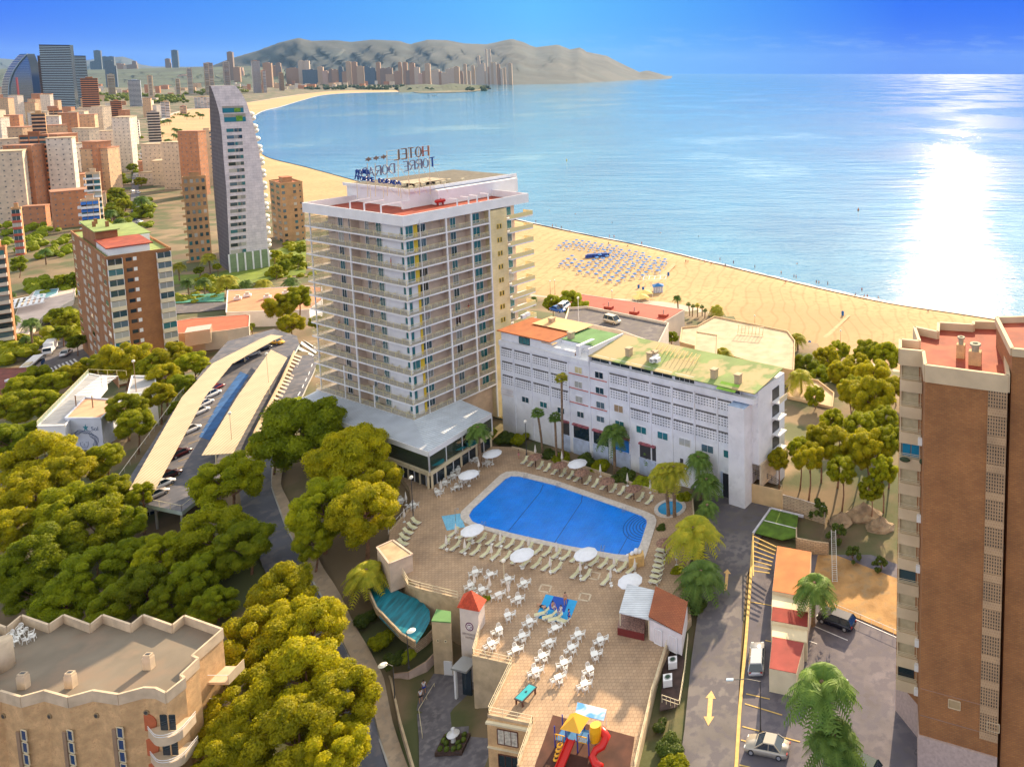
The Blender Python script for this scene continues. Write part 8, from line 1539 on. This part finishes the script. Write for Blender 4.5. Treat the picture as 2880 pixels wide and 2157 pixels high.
rj=sorted(rows,reverse=True);npar=0
for ri,j in enumerate(rj):
 for k,(i,_,p,px,py)in enumerate(rows[j]):
  if npar>=140:break
  npar+=1;zb=-28.95;jx=RND.uniform(-.5,.5);jy=RND.uniform(-.6,.6)
  tag(link('beach_parasol',BP_,None,(p.x+jx,p.y+jy,zb),i),f'blue beach parasol, {nth(k)} from the left in {nth(ri)} row from the sea','parasol','blue parasols on the beach')
  for s,sn in((-1,'left'),(1,'right')):tag(link('beach_bed',BB_,None,(p.x+jx+s*1.1,p.y+jy-1.3,zb),R(95)+RND.uniform(-.2,.2)),f'blue sunbed {sn} of {nth(k)} parasol in {nth(ri)} row from the sea','sunbed','blue sunbeds on the beach')
b=MB();p=UN(1680,724,-28.8);b.b2(-6,6,-1.1,1.1,0,1.6,mat('stacked_beds_blue',(.02,.06,.32),.8,.5,1.5));b.b2(-5,5,-.9,.9,1.6,2.1,mat('stacked_beds_blue2',(.05,.12,.42),.8,.5,2));tag(b.obj('sunbed_stack',None,False,p,.35),'dark blue heap of stacked sunbeds in the middle of the parasols','sunbed stack')
kk=thing('beach_kiosk','small blue and white striped kiosk on the beach','kiosk',UN(1851,822,-28.6),.3);b=MB();b.b2(-2,2,-1.8,1.8,0,3,ribs('kiosk_stripes',(.72,.72,.74),(.02,.12,.42),.8,0));b.obj('wall',kk);b=MB();b.add([(-2.4,-2.2,3),(2.4,-2.2,3),(2.4,2.2,3),(-2.4,2.2,3),(0,0,4.1)],[(0,1,4),(1,2,4),(2,3,4),(3,0,4),(3,2,1,0)],mat('kiosk_blue',(.02,.16,.42)));b.obj('roof',kk)
for i,(px,py)in enumerate(((1812,838),(1803,850))):b=MB();b.add([(-3,-3,2.2),(3,-3,2.2),(3,3,2.2),(-3,3,2.2),(0,0,3.6)],[(0,1,4),(1,2,4),(2,3,4),(3,0,4)],mat('sand_tent',(.70,.55,.18),.9,.06,1));[b.beam((x,y,0),(x,y,2.2),.12,.12,WHITE2)for x in(-2.8,2.8)for y in(-2.8,2.8)];tag(b.obj('shade_tent',None,False,UN(px,py,-28.4),.5),'yellow peaked shade tent, '+('right one of the beach pair' if i==0 else 'left one of the beach pair'),'tent')
b=MB();p=UN(1842,795,-28.7);[b.beam((x,-3,2.4),(x,3,2.4),.2,.15,WHITE2)for x in(-5,-2.5,0,2.5,5)];[b.beam((-5,y,2.4),(5,y,2.4),.2,.15,WHITE2)for y in(-3,3)];[b.beam((x,y,0),(x,y,2.4),.15,.15,WHITE2)for x in(-5,5)for y in(-3,3)];tag(b.obj('beach_pergola',None,False,p,.15),'open white frame pergola above the striped kiosk','pergola')
road('boardwalk',[(1770,850),(1850,780),(1895,740)],[(1785,856),(1862,786),(1902,744)],mat('boardwalk_tan',(.50,.34,.18),.9,.1,.5),flat=-28.3)
road('boardwalk',[(2265,985),(2330,935),(2385,885)],[(2275,988),(2340,938),(2392,888)],mat('boardwalk_tan',(.5,.34,.18)),flat=-28.4)
b=MB();b.lathe([(.35,0),(.4,.9),(.42,1.2),(.2,1.35)],mat('bin_blue',(.02,.15,.45)),n=8);BN=b.mesh('beach_bin')
for i,(px,py)in enumerate(((1880,776),(1796,812),(1809,818),(2370,887),(2277,972))):tag(link('beach_bin',BN,None,UN(px,py,-28.6),0,1.3),f'blue bin standing on the sand, {["below the parasol field right corner", "left of the striped kiosk, upper", "left of the striped kiosk, lower", "on the right sand beside the boardwalk", "near the beach date palm"][i]}','bin','blue bins on the beach')
for i,(px,py,pt_,lab)in enumerate(((1548,828,792,'left beach floodlight pole'),(1561,828,790,'right beach floodlight pole of the pair'),(1722,862,820,'tall brown pole before the red roof'),(2364,985,932,'dark beach lamp right of the sand tracks'),(2123,920,890,'small beach lamp beyond the beige roof'),(1628,912,840,'white street lamp on the parking podium'))):lamp(px,py,-28.3 if i in(0,1,3,4)else-12 if i==2 else 3,pt_,lab,'globe',WHITE if i==5 else mat('pole_wood',(.34,.22,.12)))
# people
SKN=mat('skin',(.52,.28,.18),.6,.05,3);HAIR=mat('hair_dark',(.03,.018,.012),.7,0)
CL={n:mat('cloth_'+n,c,.9,.06,3)for n,c in(('white',(.72,.72,.76)),('black',(.02,.02,.03)),('red',(.5,.03,.03)),('blue',(.02,.06,.40)),('green',(.04,.22,.08)),('orange',(.6,.2,.04)),('pink',(.6,.2,.3)))}
def skinmesh(name,J,E_,m,lvl=1):
 me=bpy.data.meshes.new(name);me.from_pydata([j[:3]for j in J],E_,[]);o=bpy.data.objects.new('tmp',me);COL.objects.link(o);sk=o.modifiers.new('s','SKIN');sk.use_smooth_shade=True
 for v,j in zip(me.skin_vertices[0].data,J):v.radius=(j[3],j[3]if len(j)<5 else j[4]);v.use_root=False
 me.skin_vertices[0].data[0].use_root=True
 if lvl:s=o.modifiers.new('u','SUBSURF');s.levels=lvl;s.render_levels=lvl
 dg=bpy.context.evaluated_depsgraph_get();r=bpy.data.meshes.new_from_object(o.evaluated_get(dg));bpy.data.objects.remove(o);r.materials.clear();r.materials.append(m);r.name=name;return r
def figure(pose,seed=0):
 if pose=='stand':T=[(0,0,.93,.13,.11),(0,0,1.08,.115,.095),(0,0,1.3,.15,.11),(0,0,1.46,.06),(0,.01,1.54,.065),(0,.02,1.62,.092),(0,.01,1.72,.075)];A=[[(.17,0,1.4,.055),(.25,-.02,1.14,.04),(.27,.08,.92,.03),(.27,.12,.82,.03)],[(-.17,0,1.4,.055),(-.24,.02,1.14,.04),(-.24,.12,.93,.03),(-.23,.17,.84,.03)]];G=[[(.1,0,.86,.085),(.12,.04,.48,.06),(.13,-.02,.08,.04),(.13,.12,.03,.035)],[(-.1,0,.86,.085),(-.12,-.03,.48,.06),(-.13,-.14,.09,.04),(-.13,-.02,.03,.035)]]
 elif pose=='sit':T=[(0,0,.5,.14,.12),(0,-.03,.64,.12,.1),(0,-.06,.88,.15,.11),(0,-.05,1.04,.06),(0,-.02,1.12,.065),(0,0,1.2,.092),(0,-.01,1.3,.075)];A=[[(.17,-.05,.98,.055),(.24,.04,.74,.04),(.18,.25,.64,.03),(.15,.33,.62,.03)],[(-.17,-.05,.98,.055),(-.24,.04,.74,.04),(-.18,.25,.64,.03),(-.15,.33,.62,.03)]];G=[[(.1,.05,.48,.085),(.14,.45,.5,.06),(.14,.5,.1,.04),(.14,.64,.05,.035)],[(-.1,.05,.48,.085),(-.14,.45,.5,.06),(-.14,.5,.1,.04),(-.14,.64,.05,.035)]]
 else:T=[(0,0,.12,.13,.1),(0,-.15,.13,.115,.09),(0,-.4,.15,.15,.1),(0,-.56,.16,.06),(0,-.64,.17,.065),(0,-.73,.18,.092),(0,-.82,.18,.07)];A=[[(.17,-.5,.14,.055),(.32,-.3,.1,.04),(.3,-.06,.08,.03),(.28,.03,.07,.03)],[(-.17,-.5,.14,.055),(-.3,-.68,.12,.04),(-.16,-.88,.12,.03),(-.1,-.92,.12,.03)]];G=[[(.1,.06,.11,.085),(.13,.48,.2,.06),(.13,.88,.08,.04),(.14,.96,.14,.035)],[(-.1,.06,.11,.085),(-.14,.44,.38,.06),(-.14,.7,.08,.04),(-.14,.82,.05,.035)]]
 J=list(T);E_=[(i,i+1)for i in range(6)]
 for a in A:o=len(J);J+=a;E_+=[(2,o)]+[(o+i,o+i+1)for i in range(3)];n0=len(J);h=a[-1];[J.append((h[0]+dx*.02,h[1]+dy,h[2]-.06,.011))for dx,dy in((-1,.01),(1,.015))];E_+=[(n0-1,n0),(n0-1,n0+1)]
 for g in G:o=len(J);J+=g;E_+=[(0,o)]+[(o+i,o+i+1)for i in range(3)]
 body=skinmesh('body',J,E_,SKN)
 sh=[tuple(j[:3])+(j[3]*1.14,(j[4]if len(j)>4 else j[3])*1.16)for j in T[:3]];S=list(sh);ES=[(0,1),(1,2)]
 for a in A:o=len(S);S+=[a[0][:3]+(.075,.075),(a[0][0]*.6+a[1][0]*.4,a[0][1]*.6+a[1][1]*.4,a[0][2]*.6+a[1][2]*.4,.06,.06)];ES+=[(2,o),(o,o+1)]
 shirt=lambda m:skinmesh('shirt',S,ES,m)
 Q=[tuple(T[0][:3])+(.15,.125)];EQ=[]
 for g in G:o=len(Q);Q+=[g[0][:3]+(.1,.1),tuple((g[0][i]*.45+g[1][i]*.55)for i in range(3))+(.085,.085)];EQ+=[(0,o),(o,o+1)]
 shorts=lambda m:skinmesh('shorts',Q,EQ,m)
 hd=T[5];b=MB()
 if pose=='lie':b.ball((hd[0],hd[1]-.05,hd[2]),.105,HAIR,8,6)
 else:b.ball((hd[0],hd[1]-.025,hd[2]+.035),.105,HAIR,8,6,(1,1,.95))
 hair=b.mesh('hair',True);return body,shirt,shorts,hair
PB={p:figure(p)for p in('stand','sit','lie')};PCL={}
def person(px,py,z,pose,shirt,shorts,label,a=0.0,s=1.0,group=None,zoff=0):
 body,fs_,fp_,hair=PB[pose];t=thing('person',label,'person',UN(px,py,z)+Vector((0,0,zoff)),a,group,s);link('body',body,t);link('hair',hair,t)
 for nm,k,fn in(('shirt',shirt,fs_),('shorts',shorts,fp_)):
  if not k:continue
  if(pose,nm,k)not in PCL:PCL[(pose,nm,k)]=fn(CL[k])
  link(nm,PCL[(pose,nm,k)],t)
person(1524,1708,ZD,'lie',None,'black','sunbather lying on the blue mat in dark trunks, leftmost',1.1,1.1,zoff=.05);person(1556,1716,ZD,'sit',None,'white','sunbather in white shorts sitting up on the blue mat',-2.2,1.1);person(1590,1700,ZD,'stand',None,'orange','tanned person standing at the top of the blue mat',.4,1.1)
person(1601,1748,ZD,'stand','blue','blue','person in a blue dress walking off the blue mat',-.8,1.1);person(1578,1730,ZD,'sit','white','white','person in white sitting on the lounger at the blue mat',2.6,1.1,zoff=.1)
person(1459,1290,ZD,'stand','black','pink','person in a black top by the railing near the far pool corner',2,1.1)
person(1184,1975,-14.9,'stand','white','black','person in a white shirt beside the entrance court rail, nearer one',.5,1.15);person(1193,1950,-14.9,'stand','white','blue','person in a white shirt beside the entrance court rail, farther one',.5,1.15)
for px,py,a in((1524,1730,.4),(1546,1738,.4),(1562,1745,.4),(1585,1752,-.4)):
 dup(lo,UN(px,py,ZD+.03),a,f'cream sunlounger on the blue mat, {["first", "second", "third", "fourth"][[1524, 1546, 1562, 1585].index(px)]} from the left','cream sunloungers round the pool')
hb_=[(5.8,3,'stand','red','left'),(12.2,6,'stand','orange','left'),(13.2,6,'stand','red','left'),(24,8,'sit','orange','left')]
for i,(y,k,ps,c_,sd_)in enumerate(hb_):p=H.w(1.0,y,(13-k)*FH);q=PJ(p);person(q[0],q[1],p.z,ps,c_,None,f'hotel guest in {c_}, {nth(k - 1)} floor from top, {["near the corner", "mid left face", "beside another guest", "far end"][i]}',2.2,1)
person(*PJ(H.w(14.0,1.0,6*FH)),6*FH,'sit','red','black','person in red seated on a right-face balcony of the hotel',3)
SH=[(1507,628,'stand','black','at the left waterline'),(1554,640,'stand','orange','near the left waterline'),(1564,640,'stand','black','near the left waterline'),(1579,645,'stand','black','in a left waterside group'),(1603,655,'sit','orange','sitting left on the sand'),(1714,670,'stand','red','wading near the parasols'),(1727,671,'stand','pink','wading near the parasols'),(1712,688,'sit','black','sitting above the parasols'),(1766,695,'sit','black','sitting right above the parasols'),(1805,690,'stand','red','at the water beyond the parasols'),(1929,741,'stand','black','walking right of the parasols'),(1935,742,'stand','red','walking right of the parasols'),(1982,740,'sit','pink','under a small parasol'),(2001,745,'sit','orange','lying group'),(2025,736,'stand','red','at the middle waterline'),(2040,750,'sit','black','sitting at the middle sand'),(2063,744,'stand','blue','wading at the middle'),(2123,757,'stand','black','near the right water edge'),(2197,774,'stand','orange','at the right waterline'),(2210,796,'sit','red','sitting right'),(2233,784,'stand','black','walking pair'),(2239,785,'stand','pink','walking pair'),(2296,800,'stand','black','at the water'),(2303,802,'stand','orange','at the water'),(2328,804,'stand','black','alone at the water'),(2424,822,'stand','red','at the far right water'),(2406,834,'sit','blue','beside a blue umbrella'),(2431,838,'sit','red','sitting pair'),(2439,838,'sit','red','sitting pair'),(2470,842,'sit','white','sitting under white shade'),(2608,878,'sit','white','under a pale shade far right'),(2711,882,'stand','black','standing far right in the surf')]
for i,(px,py,ps,c_,w2)in enumerate(SH):person(px,py,-29.4,ps,c_,'black',f'tiny {c_}-clad beachgoer {w2}, {nth(i)} from the left',i,1.25,'people along the shoreline')
for i,(px,py)in enumerate(((1546,592),(1618,602),(1857,655),(1965,665),(2242,742),(1722,626),(2755,842))):b=MB();b.ball((0,0,.1),.3,HAIR if i%2 else SKN,6,4);b.ball((0,-.5,-.1),.45,SKN,6,4,(1,1,.4));tag(b.obj('swimmer',None,True,UN(px,py,-30),i),f'dark head of a swimmer in the sea, {nth(sorted([1546, 1618, 1857, 1965, 2242, 1722, 2755]).index(px))} from the left','swimmer','swimmers in the bay')
for i,(px,py,c_)in enumerate(((1594,452,YEL),(2414,592,mat('buoy_orange',(.5,.15,.02))),(2612,253,RED))):b=MB();b.lathe([(.001,-.3),(.7,-.1),(.7,.3),(.25,1.2),(.1,2.2),(.001,2.3)],c_,n=8);tag(b.obj('buoy',None,True,UN(px,py,-30),0),['yellow buoy in the middle of the bay','orange buoy left of the sun glitter','distant red buoy near the horizon'][i],'buoy')
for i,(px,py)in enumerate(((1207,272),(1217,271),(1222,271),(1228,270),(1389,262))):b=MB();b.lathe([(.001,0),(2,.5),(3.2,1.5)],WHITE,n=8);b.b2(-1.5,1.5,-1,1,1.5,3.5,DARKM);tag(b.obj('boat',None,False,UN(px,py,-30)),f'tiny distant boat off the headland, {nth(i)} from the left','boat','boats off the headland')
# haze box round the whole scene
HAZE=bpy.data.materials.new('haze_air');HAZE.use_nodes=True;nt=HAZE.node_tree;nt.nodes.clear()
o_=nt.nodes.new('ShaderNodeOutputMaterial');v_=nt.nodes.new('ShaderNodeVolumePrincipled');v_.inputs['Color'].default_value=(.30,.58,1.0,1);v_.inputs['Density'].default_value=HAZE_D;v_.inputs['Anisotropy'].default_value=0
nt.links.new(v_.outputs[0],o_.inputs['Volume'])
b=MB();b.b2(-31000,31000,-3500,36000,-38,900,HAZE);h=b.obj('haze');h['kind']='stuff'
